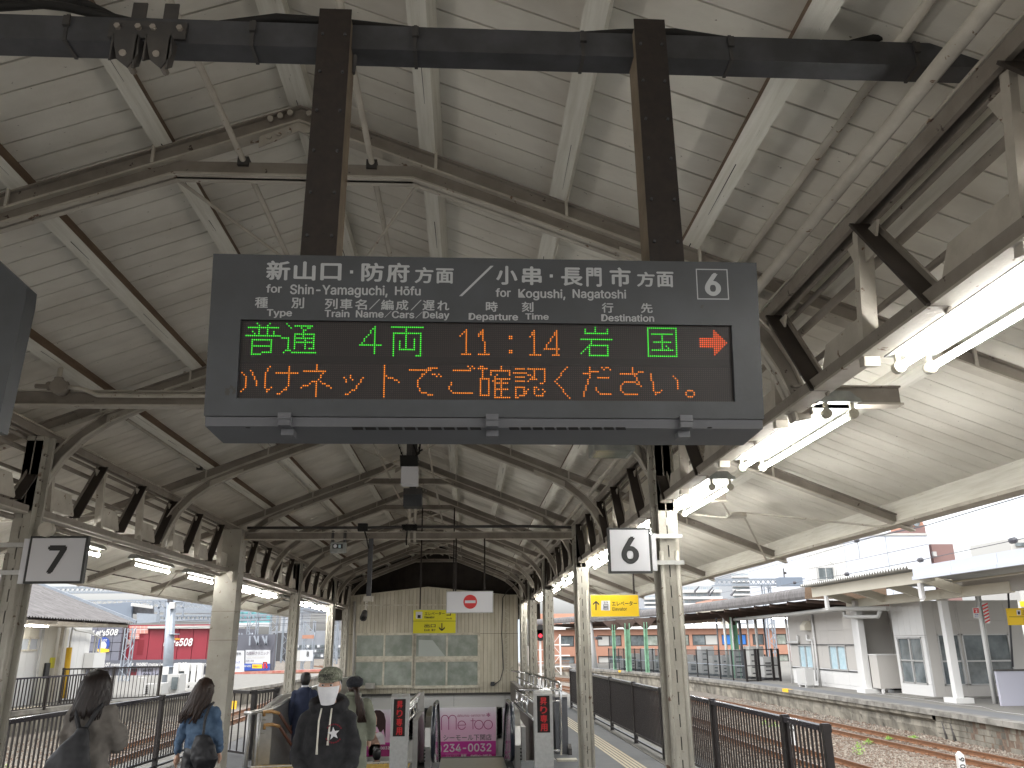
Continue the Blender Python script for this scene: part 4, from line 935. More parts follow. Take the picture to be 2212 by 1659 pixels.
# ================================================================ ESCALATOR
E_=thing('escalator','escalator head with two black rubber handrails and stainless newels','escalator',loc=(.12,13.5,0))
def newel(xc,side):
    # handrail loop: comes up the slope, round the nose and back low
    y0=13.45; R_=.40; zc=.52; pts=[]
    pts.append((18.5,.52+R_-2.5)); pts.append((15.6,.52+R_-.32)); pts.append((15.0,.52+R_-.02)); pts.append((14.2,zc+R_))
    for k in range(11):
        a=math.pi/2+math.pi*k/10; pts.append((y0+R_+math.cos(a)*R_,zc+math.sin(a)*R_))
    pts.append((14.4,zc-R_))
    MB().tube([(xc,a,b) for a,b in pts],.036,10).build('handrail',M['rubber'],E_)
    g_=MB(); g_.tube([(xc,a+(.0),b-(0)) for a,b in [(18.5,.52+R_-2.54),(15.6,.52+R_-.36),(15.0,.52+R_-.06),(14.2,zc+R_-.04)]+[(y0+R_+math.cos(math.pi/2+math.pi*k/10)*(R_-.04),zc+math.sin(math.pi/2+math.pi*k/10)*(R_-.04)) for k in range(11)]],.012,8); g_.build('guide_rail',M['chrome'],E_)
    w_=MB(); po=[(y0+R_+math.cos(math.pi/2+math.pi*k/10)*(R_-.06),zc+math.sin(math.pi/2+math.pi*k/10)*(R_-.06)) for k in range(11)]
    w_.prism([(18.5,.52+R_-2.6),(15.6,.52+R_-.42),(14.2,zc+R_-.06)]+po+[(14.3,0.02),(15.4,-.05),(18.5,-2.6)],'x',xc-.012,xc+.012); w_.build('glass_balustrade',M['escglass'],E_)
    # stainless skirt housing on the outer side with push button plate
    xo=xc-.13 if side<0 else xc+.13
    q=MB(); prof=[(13.62,0),(13.55,.35),(13.58,.62),(13.68,.78),(13.9,.83),(15.2,.83),(18.5,-1.5),(18.5,-3),(15.2,-.3),(14.6,0)]
    q.prism(prof,'x',min(xo,xc+(.045 if side>0 else -.045)),max(xo,xc+(.045 if side>0 else -.045))); q.build('skirt_housing',M['stain'],E_)
    b=MB(); 
    for k,z in enumerate((.30,.25,.20,.15)): b.tube([(xo,13.6-.02,z),(xo,13.6-.05,z)],.013,10)
    b.build('button_plate',M['ink'],E_)
M['escglass']=mat('balustrade_glass',(.5,.55,.56),.06,alpha=.35)
newel(-.50,-1); newel(.72,1)
b=MB()
for i in range(14):
    b.box(-.42,.64,15.0+i*.4,15.4+i*.4,-.24*i-.5,-.24*i-.02 if i else -.02)
b.build('steps',M['galv'],E_); Bx(-.42,.64,13.6,15.0,-.1,.006).build('comb_plate',M['stain'],E_)
# ================================================================ LED PILLARS
def pillar(l,t_,r,lab,txtpts):
    a=at(*l,Y=13.0); c=at(*r,Y=13.0); x0,x1=a.x,c.x; z1=a.z
    T=thing('display_pillar',lab,'display pillar','escalator display pillars',loc=((x0+x1)/2,13,0))
    b=MB(); b.prism([(13.0,0),(13.0,z1-.04),(13.03,z1),(13.2,z1),(13.24,z1-.03),(13.24,0)],'x',x0,x1); b.build('body',M['alu'],T)
    m_=(x1-x0); Bx(x0+.04,x1-.045,12.995,13.0,z1-.58,z1-.065).build('display_window',M['black'],T)
    pl=PY(12.995)
    for k,ch in enumerate('昇り専用'):
        zt=z1-.09-k*.122; fit_text(pl,ch,(x0+.085,zt,x1-.085,zt-.105),M['ledr'],T,'led_text',.03,px=False)
    return T
pillar(kS(115,234),None,kS(305,234),'grey pillar with red vertical LED text behind the beret woman',None)
pillar(kS(1668,198),None,kS(1866,198),'grey pillar with red vertical LED text in front of the handrails',None)
# ================================================================ PARAPETS AND RAILS OF THE OPENING
T=thing('parapet','curved stainless parapet with brown handrails beside the stairs','parapet',loc=(-3.4,14.5,0))
b=MB(); b.prism([(14.45,0),(14.45,.80),(16.0,.98),(26.5,.98),(26.5,-.2),(14.5,-.2)],'x',-3.44,-3.36); b.build('side_panel',M['stain'],T)
b=MB(); 
p0=(-3.4,14.42,.82); ptsx=[(-3.62,14.42,.80),(-3.4,14.40,.82),(-3.2,14.6,.86),(-3.05,15.3,.97),(-3.1,16.2,1.02)]
b.tube(ptsx,.035,8); b.build('top_roll',M['stain'],T)
b=MB(); a_=[(-3.44,14.4,0),(-3.2,14.6,0),(-3.02,15.3,0),(-3.0,16.3,0)]; 
for k in range(3):
    p=a_[k];q_=a_[k+1]; zt=(.80,.85,.96,1.0)
    b.quad([(p[0],p[1],-.8),(q_[0],q_[1],-.8),(q_[0],q_[1],zt[k+1]),(p[0],p[1],zt[k])])
b.build('curved_panel',M['stain'],T)
for x_ in (-3.52,-3.36): MB().tube([(x_,14.36,0),(x_,14.36,.8)],.035,10).build('post',M['alu'],T)
M['brownrail']=mat('brown_plastic_handrail',(.12,.045,.03),.4)
M['goldcap']=mat('tan_rail_bend',(.42,.24,.09),.4)
for z,dx in ((.78,0),(.58,.02)):
    MB().tube([(-3.30+dx,14.42,z-.02),(-3.30+dx,14.40,z+.04),(-3.2+dx,14.5,z+.04),(-3.1+dx,14.60,z+.0)],.028,8).build('rail_bend',M['goldcap'],T)
    MB().tube([(-3.1+dx,14.60,z),(-2.95+dx,15.3,z-.45),(-2.75+dx,17.6,z-1.7)],.024,8).build('handrail',M['brownrail'],T)
for z in (.75,.55): MB().tube([(-3.38,14.40,z-.05),(-3.27,14.42,z-.05)],.014,6).build('rail_bracket',M['alu'],T)
MB().tube([(-3.4,14.2,.02),(-.7,14.55,.02)],.02,6).build('nosing',M['bgrey'],T)
# track six side
T=thing('parapet','brown grey parapet with chrome rails between the escalator and the walkway','parapet',loc=(1.45,14.6,0))
b=MB(); b.prism([(15.2,-2.5),(15.2,.55),(17,.75),(26.5,.75),(26.5,-2.9)],'x',1.36,1.50); b.build('side_panel',M['parap'] if 'parap' in M else M['galv'],T)
b=MB(); b.prism([(14.6,-1),(14.6,.52),(19,.52),(19,-3)],'x',.93,1.0); b.build('inner_panel',M['stain'],T)
def rail(pts,r=.019,n='rail',m='chrome'): MB().tube([Vector(p) for p in pts],r,8).build(n,M[m],T)
SZ=lambda p,Y:at(*kS(*p),Y=Y)
rail([SZ((1465,180),14.5),SZ((1672,318),13.6)],.024); rail([SZ((1450,315),14.5),SZ((1675,520),13.6)],.022)
rail([SZ((1480,182),14.45),SZ((1700,182),14.45),SZ((1935,180),14.45),SZ((1952,215),14.45),SZ((1962,890),14.45)],.022)
rail([SZ((1870,305),14.45),SZ((1952,305),14.45)],.02); rail([SZ((1880,845),14.45),SZ((1955,845),14.45)],.02)
rail([SZ((1480,185),14.45),SZ((1480,340),14.4)]); rail([SZ((1535,225),14.2),SZ((1535,390),14.2)]); rail([SZ((1590,260),13.9),SZ((1590,440),13.9)])
rail([SZ((1490,315),14.5),SZ((1590,315),14.5)])
# curved rail along the ramp behind
rail([SZ((1580,0),19),SZ((1690,28),18.2),SZ((1800,60),17.5),SZ((1950,108),16.6),SZ((1958,150),16.5),SZ((1955,200),16.4)],.024)
rail([(1.40,26,1.16),SZ((1400,-30),24),SZ((1580,0),19)],.024)
for q_ in range(9):
    f_=q_/8; a=SZ((1560+380*f_,-4+112*f_),19-2.4*f_); rail([a,Vector((a.x,a.y,.72))],.014,'baluster')
rail([SZ((1480,45),19),SZ((1765,180),17.4)],.02)
T=thing('steel_cabinet','dark grey steel cabinet behind the chrome handrail on the walkway','cabinet',loc=(1.7,15.4,0))
MB().prism([(15.35,0),(15.35,.90),(15.42,.96),(15.9,.96),(15.95,0)],'x',1.58,1.80).build('body',M['signlt'],T); Bx(1.575,1.805,15.33,15.96,.93,.975).build('top',M['chrome'],T)
MB().prism([(15.2,0),(15.2,.1),(15.3,.17),(15.35,.0)],'x',1.78,1.84).build('foot',M['galv_dk'],T)
Bx(1.5,1.83,14.4,14.6,.0,.03).build('base_board',M['winframe'],T)
# left LED pillar side: sloping stainless rail
T=thing('slope_rail','stainless sloping rail behind the grey pillar next to the beret woman','handrail',loc=(-.85,15,0))
rail([SZ((300,345),13.9),SZ((415,220),15.5)],.03,m='stain'); rail([SZ((300,510),13.9),SZ((408,400),15.5)],.02); rail([SZ((305,400),13.9),SZ((415,290),15.5)],.016)
for k in range(3): rail([SZ((320+35*k,330-38*k),14.1+k*.5),SZ((320+35*k,480-36*k),14.1+k*.5)],.013)
b=MB(); q_=[SZ((375,240),16),SZ((470,200),16),SZ((480,400),16),SZ((485,1034),16),SZ((410,1034),16),SZ((405,230),16)]; b.prism([(p.x,p.z) for p in q_][0:0] or [(SZ((380,240),16).x,SZ((380,240),16).z),(SZ((470,200),16).x,SZ((470,200),16).z),(SZ((485,1034),16).x,-.6),(SZ((400,1034),16).x,-.6)],'y',16,16.05); b.build('end_panel',M['stain'],T)
b=MB(); b.prism([(13.4,0),(13.4,.55),(14.4,.86),(18,.86),(18,-2.5),(14.6,-1)],'x',-.80,-.72) if False else b.prism([(13.9,0),(13.9,.72),(15.5,.72),(18,-1),(18,-2.5),(14.6,-.5)],'x',-.84,-.76); b.build('side_panel',M['stain'],T)
# ================================================================ FENCES ON OUR PLATFORM
def fence(p0,p1,posts,lab,h=1.1,grp='black bar fences of the platform',foot=.16,topm='fencetop',sp=.098,barr=.009,cat='fence'):
    p0=Vector((*p0,0)) if len(p0)==2 else Vector(p0); p1=Vector((*p1,p0.z)) if len(p1)==2 else Vector(p1)
    d=p1-p0; Ln=d.length; ang=math.atan2(d.y,d.x)
    T=thing('fence',lab,cat,grp,loc=p0,rz=ang,local=True)
    def q(name,b,m,par=T):
        me=b.mesh(name,m); o=ob(name,me,par); return me
    q('top_rail',MB().box(0,Ln,-.035,.035,h-.05,h),M[topm]); q('bottom_rail',MB().box(0,Ln,-.02,.02,foot,foot+.035),M['fence'])
    if foot>.1: q('base_rail',MB().box(0,Ln,-.02,.02,foot*.35,foot*.35+.03),M['fence'])
    me=MB().box(-barr,barr,-barr,barr,foot+.035,h-.05).mesh('bar',M['fence']); n=int(Ln/sp)
    for k in range(n):
        o=ob('bar',me,T); o.location=((k+.5)*Ln/n,0,0)
    mp=MB().box(-.033,.033,-.033,.033,0,h+.02).box(-.04,.04,-.04,.04,h-.055,h+.012).box(-.05,.05,-.05,.05,0,.015).mesh('post',M['fence'])
    for s in posts: o=ob('post',mp,T); o.location=(s,0,0)
    return T
yb=[7.9,8.9,11.4,14.35,16.7,19.3,21.9,24.4]
fence((3.32,7.9),(3.30,14.35),[0,1.0,3.6,6.42],'black bar fence beside track six, the stretch ending in a free post')
fence((3.30,14.4),(3.15,25.9),[.06,2.3,4.8,7.3,9.6,11.4],'black bar fence beside track six, running past the slotted columns')
fence((-5.32,4.5),(-4.75,16.2),[.1,2.3,4.7,7.2,9.6,11.65],'black bar fence beside track seven behind the two women')
T=fence((-4.38,15.95),(-3.75,15.3),[.03],'black gate of wide spaced bars beyond the cream box column',sp=.21,foot=.08,topm='fence',cat='gate',grp=None)
fence((-3.70,15.2),(-3.47,16.1),[.04,.9],'short black bar fence between the gate and the steel parapet',topm='fence')
# ================================================================ TRACKS
def bend(y): return -.0043*max(0,y-35)**2
def track(x0f,yA,yB,lab,slp=0):
    """x0f = centre at y=20; slp = metres sideways per metre"""
    T=thing('railway_track',lab,'railway track','railway tracks',loc=(x0f,20,-.72))
    f=lambda y:x0f+slp*(y-20)+bend(y)
    ys=[yA+(yB-yA)*k/60 for k in range(61)]
    for s in (-.46,.46):
        b=MB(); pr=[(-.055,0),(.055,0),(.055,.015),(.014,.03),(.014,.085),(.033,.1),(.033,.125),(-.033,.125),(-.033,.1),(-.014,.085),(-.014,.03),(-.055,.015)]
        n=len(pr)
        for k,y in enumerate(ys):
            for p in pr: b.v.append((f(y)+s+p[0],y,-.70+p[1]))
        for k in range(60):
            for j in range(n):
                j2=(j+1)%n; b.f.append((k*n+j,k*n+j2,(k+1)*n+j2,(k+1)*n+j)); b.m.append(1 if j==6 else 0); b.sm.append(False)
        b.build('rail',[M['rail'],M['railtop']],T)
    me=MB().box(-.95,.95,-.1,.1,-.02,.035).mesh('sleeper',M['sleeper']); me2=MB()
    for s in (-.46,.46):
        for d in (-.075,.075): me2.box(s+d-.03,s+d+.03,-.05,.05,.035,.07)
    me2=me2.mesh('rail_clip',M['rail'])
    y=max(yA,8); k=0
    while y<min(yB,60):
        o=ob('sleeper',me,T); o.location=(f(y)-x0f,y-20,-.0); 
        o.matrix_parent_inverse=Matrix.Identity(4)
        o.location.z=.0
        if y<34: c=ob('rail_clips',me2,T); c['kind']='stuff'; c.matrix_parent_inverse=Matrix.Identity(4); c.location=(f(y)-x0f,y-20,0)
        y+=.62; k+=1
    return T
track(11.15,2,90,'rusty railway track under the stone wall of the platform opposite',-.03)
track(7.6,2,90,'brown railway track running just outside the track six fence',-.035)
track(-8.5,2,90,'rusty railway track behind the track seven fence',.0)
track(-17.5,30,110,'rusty siding track near the blue and red tarpaulins',.25)
# loose ballast
def stones(name,m,n,seed,regs):
    r=random.Random(seed); b=MB()
    for _ in range(n):
        x0,x1,y0,y1=r.choice(regs); x=r.uniform(x0,x1); y=y0+(y1-y0)*r.random()**1.5; x+=bend(y)
        s=r.uniform(.018,.042); h=s*r.uniform(.6,1.1); a=r.uniform(0,3.14); z=-.715
        P=[(x+s*math.cos(a+k*2.09)*r.uniform(.8,1.3),y+s*math.sin(a+k*2.09)*r.uniform(.8,1.3),z) for k in range(3)]
        Q=[(x+.6*s*math.cos(a+.5+k*2.09),y+.6*s*math.sin(a+.5+k*2.09),z+h) for k in range(3)]
        k0=len(b.v); b.v+=P+Q
        for f_ in ((3,4,5),(0,1,4),(0,4,3),(1,2,5),(1,5,4),(2,0,3),(2,3,5)): b.f.append(tuple(k0+i for i in f_)); b.m.append(0); b.sm.append(False)
    tag(b.build(name,m),kind='stuff')
regs=[(4,13,12,30),(8,12.9,15,26),(5,13,14,40),(-12.6,-5.9,8,32)]
stones('ballast_gravel',M['stone'],26000,1,regs); stones('rusty_gravel',M['stone2'],24000,2,regs)
# weeds
def weed(x,y,r_,h,lab,yel=False):
    T=thing('weed',lab,'plant','weeds in the ballast',loc=(x,y,-.70)); rr_=random.Random(int(x*99+y*7)); b=MB()
    for k in range(60):
        a=rr_.uniform(0,6.28); d=rr_.uniform(0,r_); hh=rr_.uniform(.2,1)*h; p=Vector((x+d*math.cos(a),y+d*math.sin(a),-.70+hh*(1-d/r_*.6))); u=Vector((rr_.uniform(-1,1),rr_.uniform(-1,1),rr_.uniform(-.3,.8))).normalized()*.035; v=u.cross(Vector((rr_.uniform(-1,1),rr_.uniform(-1,1),rr_.uniform(-1,1)))).normalized()*.012
        b.quad([p-u,p+v,p+u,p-v])
    b.build('leaves',M['weed'],T); MB().tube([(x,y,-.7),(x,y,-.7+h*.8)],.006,5).build('stem',M['weed'],T)
M['weed']=mat('fresh_green_leaves',(.16,.30,.05),.7,n=(20,(.30,.42,.10),.8))
for i,(q_,r_,h,lab) in enumerate(((kB(585,610),.16,.16,'bright green weed tuft beside the rail of the far track'),(kB(485,720),.14,.34,'small yellow topped weed between the two tracks'),(kB(800,560),.12,.1,'low weed tuft between the far rails'),(kB(1060,540),.16,.07,'low weed patch by the platform wall'),(kA(1480,770),.2,.16,'green weed seen through the track six fence'),(kA(1360,740),.18,.14,'smaller green weed seen through the track six fence'),(kF(0,0),0,0,''))):
    if h: p=at(*q_,Z=-.68); weed(p.x,p.y,r_,h,lab)
p=at(*kL(270*2.458,1600),Z=-.68); weed(-9.9,19.5,.25,.22,'green weed behind the track seven fence by the dark haired woman')
# ================================================================ PLATFORM OPPOSITE (track six side)
def edgeX(y):
    T_=[(12,12.2),(17,12.55),(22,12.8),(27,12.85),(33,12.85),(40,12.75),(46,12.35),(52,11.75),(58,10.75),(64,9.3),(72,7.2),(80,4.6)]
    for (a,b_),(c,d) in zip(T_,T_[1:]):
        if y<=c: return b_+(d-b_)*(y-a)/(c-a)
    return T_[-1][1]
ys=[12+k*1.0 for k in range(69)]
b=MB()
for a,c in zip(ys,ys[1:]): b.quad([(edgeX(a)+.3,a,0),(edgeX(c)+.3,c,0),(60,c,0),(60,a,0)])
OP=tag(b.build('opposite_platform',M['conc']),kind='structure')
b=MB()
for a,c in zip(ys,ys[1:]): b.quad([(edgeX(a)+.32,a,.004),(edgeX(c)+.32,c,.004),(edgeX(c)+1.15,c,.004),(edgeX(a)+1.15,a,.004)])
b.build('dark_strip',M['asph'],OP)
for k in range(34):
    a=12+k*2.0; c=a+1.985; e0,e1=edgeX(a),edgeX(c)
    b=MB()
    for z0,z1,o0,o1 in ((-.13,.006,0,.32),):
        n=len(b.v); b.v+=[(e0+o0,a,z0),(e1+o0,c,z0),(e1+o1,c,z0),(e0+o1,a,z0),(e0+o0,a,z1),(e1+o0,c,z1),(e1+o1,c,z1),(e0+o1,a,z1)]
        for f_ in ((0,1,2,3),(4,5,6,7),(0,1,5,4),(1,2,6,5),(2,3,7,6),(3,0,4,7)): b.f.append(tuple(n+i for i in f_)); b.m.append(0); b.sm.append(False)
    b.build('coping_slab',M['wallc'] if 'wallc' in M else M['conc'],OP)
PW=thing('platform_wall','stained old retaining wall of the platform opposite, stone blocks at its near end','wall',loc=(13,24,-.7))
b=MB(); rw=random.Random(5); yy=[23.4+k*.45 for k in range(124)]; zz=[-.75,-.5,-.34,-.24,-.125]; grid=[]
for y in yy: grid.append([(edgeX(y)+(.22,.19,.20,.06,.05)[j]+rw.uniform(-.03,.03)*(1 if j<3 else .4),y,z) for j,z in enumerate(zz)])
for i in range(len(yy)-1):
    for j in range(4): b.quad([grid[i][j],grid[i+1][j],grid[i+1][j+1],grid[i][j+1]])
b.build('concrete_face',M['wall'],PW)
rw=random.Random(9)
for row in range(4):
    y=12+rw.uniform(0,.3); z0=-.74+row*.152
    while y<23.3:
        L_=rw.uniform(.30,.5); y1=min(y+L_,23.38); e=edgeX((y+y1)/2)+.12+rw.uniform(0,.02)
        Bx(e,e+.1,y+.008,y1-.008,z0+.007,z0+.146).build('stone_block',M['wall'],PW); y=y1
b=MB(); b.quad([(edgeX(12)+.2,12,-.75),(edgeX(23.4)+.2,23.4,-.75),(edgeX(23.4)+.2,23.4,-.13),(edgeX(12)+.2,12,-.13)]); b.build('mortar',M['sleeper'],PW)
for q_ in (kB(1380,500),kB(1460,470)):
    p=at(*q_,X=13.0); MB().tube([(12.98,p.y,-.15),(12.95,p.y-.1,-.4),(12.9,p.y-.25,-.72)],.03,8).build('drain_pipe',M['galv_dk'],PW)
for q_,lb_ in ((kA(1528,345),'in front of the white building'),(k3(775,890),'by the corner of the mesh screen'),(k3(423,858),'far off before the terracotta building')):
    p=at(*q_,Z=-.03); e=edgeX(p.y); T=thing('edge_mark','yellow painted mark on the platform edge opposite, '+lb_,'edge mark','yellow edge marks',loc=(e,p.y,0)); Bx(e-.004,e+.2,p.y-.35,p.y+.35,-.11,.0085).build('paint',M['yellowp'],T)
# ---- building A
XA=15.2; TA=thing('station_building','white panelled station building with two curtained windows opposite','building',loc=(XA,35.5,0))
ya,yb_=32.25,39.1; zt=3.0
segs=[(ya+(yb_-ya)*k/6,ya+(yb_-ya)*(k+1)/6) for k in range(6)]
w1=(33.30,34.82,.74,1.62); w2=(36.62,38.05,.74,1.62)
def in_w(a,c,z0,z1):
    for w_ in (w1,w2):
        if a<w_[1]-.01 and c>w_[0]+.01 and z0<w_[3]-.01 and z1>w_[2]+.01: return True
    return False
ycut=sorted([ya,33.30,34.82,35.6,36.62,38.05,yb_]); zcut=[0,.14,.66,.74,1.62,1.70,2.25,zt]
for a,c in zip(ycut,ycut[1:]):
    for z0,z1 in zip(zcut,zcut[1:]):
        if not in_w(a,c,z0,z1): Bx(XA,XA+.1,a+.006,c-.006,z0+.004,z1-.004).build('cladding_panel',M['bgrey'] if z0>=.7 else M['bwhite'],TA)
Bx(XA+.05,19.5,ya,yb_,0,zt).build('core',M['bgrey'],TA)
for w_ in (w1,w2):
    F=MB(); F.box(XA-.05,XA+.02,w_[0]-.05,w_[1]+.05,w_[2]-.06,w_[2]); F.box(XA-.05,XA+.02,w_[0]-.05,w_[1]+.05,w_[3],w_[3]+.05)
    for yy_ in (w_[0]-.02,(w_[0]+w_[1])/2,w_[1]-.02): F.box(XA-.045,XA+.02,yy_,yy_+.045,w_[2],w_[3])
    f_=F.build('window',M['alu'],TA); mm=(w_[0]+w_[1])/2
    for a,c in ((w_[0],mm),(mm,w_[1])): Bx(XA+.02,XA+.04,a+.03,c-.0,w_[2],w_[3]).build('pane',M['glassb'],f_)
Bx(XA-.03,XA+.0,ya,yb_,.655,.70).build('dado_line',M['galv'],TA); Bx(XA-.03,XA,ya,yb_,1.66,1.70).build('dado_line',M['galv'],TA)
for q_ in (M_:=[(570,1270),(765,1300)]):
    p=at(*kM(*q_),X=XA); MB().tube([(XA-.07,p.y,.0),(XA-.07,p.y,2.95)],.05,8).build('downpipe',M['bwhite'],TA)
for q_,q2_ in (((540,1130),(610,1080)),((675,1075),(712,1115))):
    a=at(*kM(*q_),X=XA-.1); c=at(*kM(*q2_),X=XA-.1); MB().tube([a,Vector((a.x,c.y,a.z)) if q_[0]<600 else Vector((a.x,a.y,c.z)),c],.055,8).build('flue_pipe',M['bwhite'],TA)
a=at(*kM(712,1115),X=XA-.1); MB().tube([a,Vector((a.x,a.y,.2))],.04,8).build('flue_pipe',M['bwhite'],TA)
a=at(*kM(673,1010),X=XA-.1); b=MB(); b.prism([(XA,a.z-.22),(XA-.3,a.z-.2),(XA-.3,a.z-.02),(XA-.12,a.z+.2),(XA,a.z+.2)],'y',a.y-.25,a.y+.25); b.build('vent_hood',M['bcream'],TA)
def acunit(x,y,z,lab,w_=.8,h=.62,d=.3,grp='outdoor air conditioning units',face=-1,z0=0):
    T=thing('air_conditioner',lab,'air conditioner',grp,loc=(x,y,z))
    Bx(x-d/2,x+d/2,y-w_/2,y+w_/2,z+.08,z+.08+h).build('casing',M['ac'],T); Bx(x-d/2-.012,x-d/2,y-w_*.38,y+w_*.12,z+.16,z+h).build('grille',M['pipe'],T)
    for s in (-1,1): Bx(x-d/2,x+d/2,y+s*w_*.35-.03,y+s*w_*.35+.03,z,z+.08).build('foot',M['bwhite'],T)
p=at(*k4(490,1015),Z=0); acunit(p.x,p.y,0,'white air conditioner unit on the ground under the blue curtained window',.95,.66,.36)
Bx(XA-.12,XA+.1,31.85,32.25,0,3.0).build('corner_pilaster',M['bwhite'],TA); 
# recess wall between the buildings
T=thing('grey_wall','grey set back wall between the white building and the glazed lounge','wall',loc=(17,31,0)); 
for k in range(6): Bx(16.6,16.7,29.8,33.0,k*.52+.004,k*.52+.515).build('panel',M['bgrey'],T)
T=thing('storage_locker','white metal storage cabinet between the columns opposite','cabinet',loc=(15.3,30.6,0))
a=at(*kM(1140,1225),Y=30.6); c=at(*kM(1315,1225),Y=30.6)
Bx(14.95,16.3,30.3,30.9,.18,1.32).build('body',M['bgrey'],T); Bx(14.93,16.32,30.28,30.92,1.32,1.36).build('top',M['bwhite'],T)
for x_ in (15.0,16.2): Bx(x_,x_+.08,30.3,30.4,0,.18).build('leg',M['bwhite'],T)
T=thing('kerbside_box','small grey electric boxes on the ground beside the lounge','electric box',loc=(15.0,29.2,0))
p=at(*kE(70,1190),Z=.1); Bx(p.x-.16,p.x+.2,p.y-.2,p.y+.15,.1,.36).build('box',M['galv'],T); Bx(p.x-.2,p.x+.25,p.y-.25,p.y+.2,0,.1).build('plinth',M['bwhite'],T)
# ---- glazed lounge B
XB=15.42; y0,y1=27.7,29.75; TB=thing('waiting_lounge','white cornered waiting lounge with tall aluminium windows opposite','building',loc=(XB,27.7,0))
wy0,wy1,wz0,wz1=27.93,29.55,.42,1.93
for k in range(5):
    a=y0+(y1-y0)*k/5; c=y0+(y1-y0)*(k+1)/5
    Bx(XB,XB+.08,a+.005,c-.005,2.0,3.12).build('cladding_panel',M['bwhite'],TB)
for a,c,z0,z1 in ((y0,y1,.02,wz0),(y0,wy0,wz0,wz1),(wy1,y1,wz0,wz1),(y0,y1,wz1,1.99)): Bx(XB,XB+.08,a+.003,c-.003,z0+.003,z1-.003).build('cladding_panel',M['bwhite'],TB)
Bx(XB-.03,XB+.1,y0-.03,y1+.05,3.13,3.22).build('top_trim',M['bwhite'],TB)
b=MB(); ym=(wy0+wy1)/2; b.box(XB-.02,XB+.05,wy0,wy0+.05,wz0,wz1); b.box(XB-.02,XB+.05,wy1-.05,wy1,wz0,wz1); b.box(XB-.02,XB+.05,ym-.04,ym+.04,wz0,wz1); b.box(XB-.02,XB+.05,wy0,wy1,wz0,wz0+.04); b.box(XB-.02,XB+.05,wy0,wy1,wz1-.04,wz1); b.box(XB-.025,XB+.045,wy0+.05,wy1-.05,1.14,1.19)
f_=b.build('window',M['alu'],TB)
for a,c in ((wy0+.05,ym-.04),(ym+.04,wy1-.05)):
    for z0,z1 in ((wz0+.04,1.14),(1.19,wz1-.04)): Bx(XB+.03,XB+.04,a,c,z0,z1).build('pane',M['glassd'],f_)
# face towards us
xe=18.9
for a,c in ((XB+.08,15.85),(16.62,16.70),(18.35,18.9)): Bx(a+.003,c-.003,y0,y0+.08,.02,3.12).build('cladding_panel',M['bgrey'],TB)
for a,c in ((15.85,16.62),(16.70,18.35)):
    Bx(a+.003,c-.003,y0,y0+.08,.02,.40).build('cladding_panel',M['bgrey'],TB); Bx(a+.003,c-.003,y0,y0+.08,2.02,2.45).build('cladding_panel',M['bgrey'],TB); Bx(a+.003,c-.003,y0,y0+.08,2.455,3.12).build('cladding_panel',M['bgrey'],TB)
    f_=MB(); f_.box(a,a+.05,y0-.02,y0+.06,.4,2.02); f_.box(c-.05,c,y0-.02,y0+.06,.4,2.02); f_.box(a,c,y0-.02,y0+.06,.4,.44); f_.box(a,c,y0-.02,y0+.06,1.98,2.02); f_.box(a,c,y0-.03,y0+.05,1.13,1.18)
    if c-a>1: f_.box(17.5,17.58,y0-.02,y0+.06,.44,1.98)
    f_=f_.build('window',M['alu'],TB); 
    cuts=[a+.05,c-.05] if c-a<1 else [a+.05,17.5,17.58,c-.05]
    for u,v_ in zip(cuts[::2],cuts[1::2]):
        for z0,z1 in ((.44,1.13),(1.18,1.98)): Bx(u,v_,y0+.03,y0+.04,z0,z1).build('pane',M['glassd'],f_)
Bx(XB+.1,xe,y0+.5,y1,0.0,3.1).build('core',M['bgrey'],TB)
Bx(14.9,19,27.35,30.0,0,.05).build('plinth',M['conc'],TB)
# ---- white canopy columns and beams
def wcol(x,y,lab,base=True):
    T=thing('canopy_column',lab,'column','white canopy columns opposite',loc=(x,y,0))
    Bx(x-.11,x+.11,y-.11,y+.11,.14,3.02).build('shaft',M['bwhite'],T); Bx(x-.28,x+.28,y-.34,y+.34,0,.15).build('base_block',M['bwhite'],T); Bx(x-.13,x+.13,y-.13,y+.13,3.02,3.3).build('capital',M['bgrey'],T)
wcol(15.1,25.75,'white square column on a block in front of the glazed lounge'); wcol(14.85,31.1,'white square column on a block beside the white building')
T=thing('canopy_roof','newer white steel canopy with corrugated deck over the lounge opposite','canopy',loc=(16,25,3.5))
for a,c in ((18,24.1),): 
    for k in range(3): Bx(13.35,13.45,18+k*2.03,18+(k+1)*2.03-.01,3.66,3.93).build('fascia_panel',M['fasc'],T); Bx(13.30,13.46,18+k*2.03,18+(k+1)*2.03-.01,3.55,3.655).build('fascia_panel',M['fasc'],T)
b=MB(); yv=24.12; k=0
while yv<32.4:
    z=3.98 if k%2 else 3.88; zn=3.88 if k%2 else 3.98; b.quad([(13.25,yv,z),(13.25,yv+.09,zn),(21,yv+.09,zn),(21,yv,z)]); b.quad([(13.25,yv,z),(13.25,yv+.09,zn),(13.25,yv+.09,zn+.03),(13.25,yv,z+.03)]); yv+=.09; k+=1
b.build('corrugated_deck',M['pipe'],T)
Bx(13.5,21,18,24.1,3.72,3.78).build('soffit',M['bgrey'],T)
Bx(13.62,13.72,23.6,32.2,3.48,3.84).build('edge_beam',M['bcream'],T)
Bx(14.85,15.0,22.0,32.0,3.06,3.36).build('main_beam',M['bcream'],T)
for yv in (24.3,26.5,29.0,31.3):
    MB().prism([(13.7,3.8),(15.0,3.35),(15.0,3.08),(13.7,3.5)],'y',yv-.06,yv+.06).build('bracket_beam',M['bcream'],T)
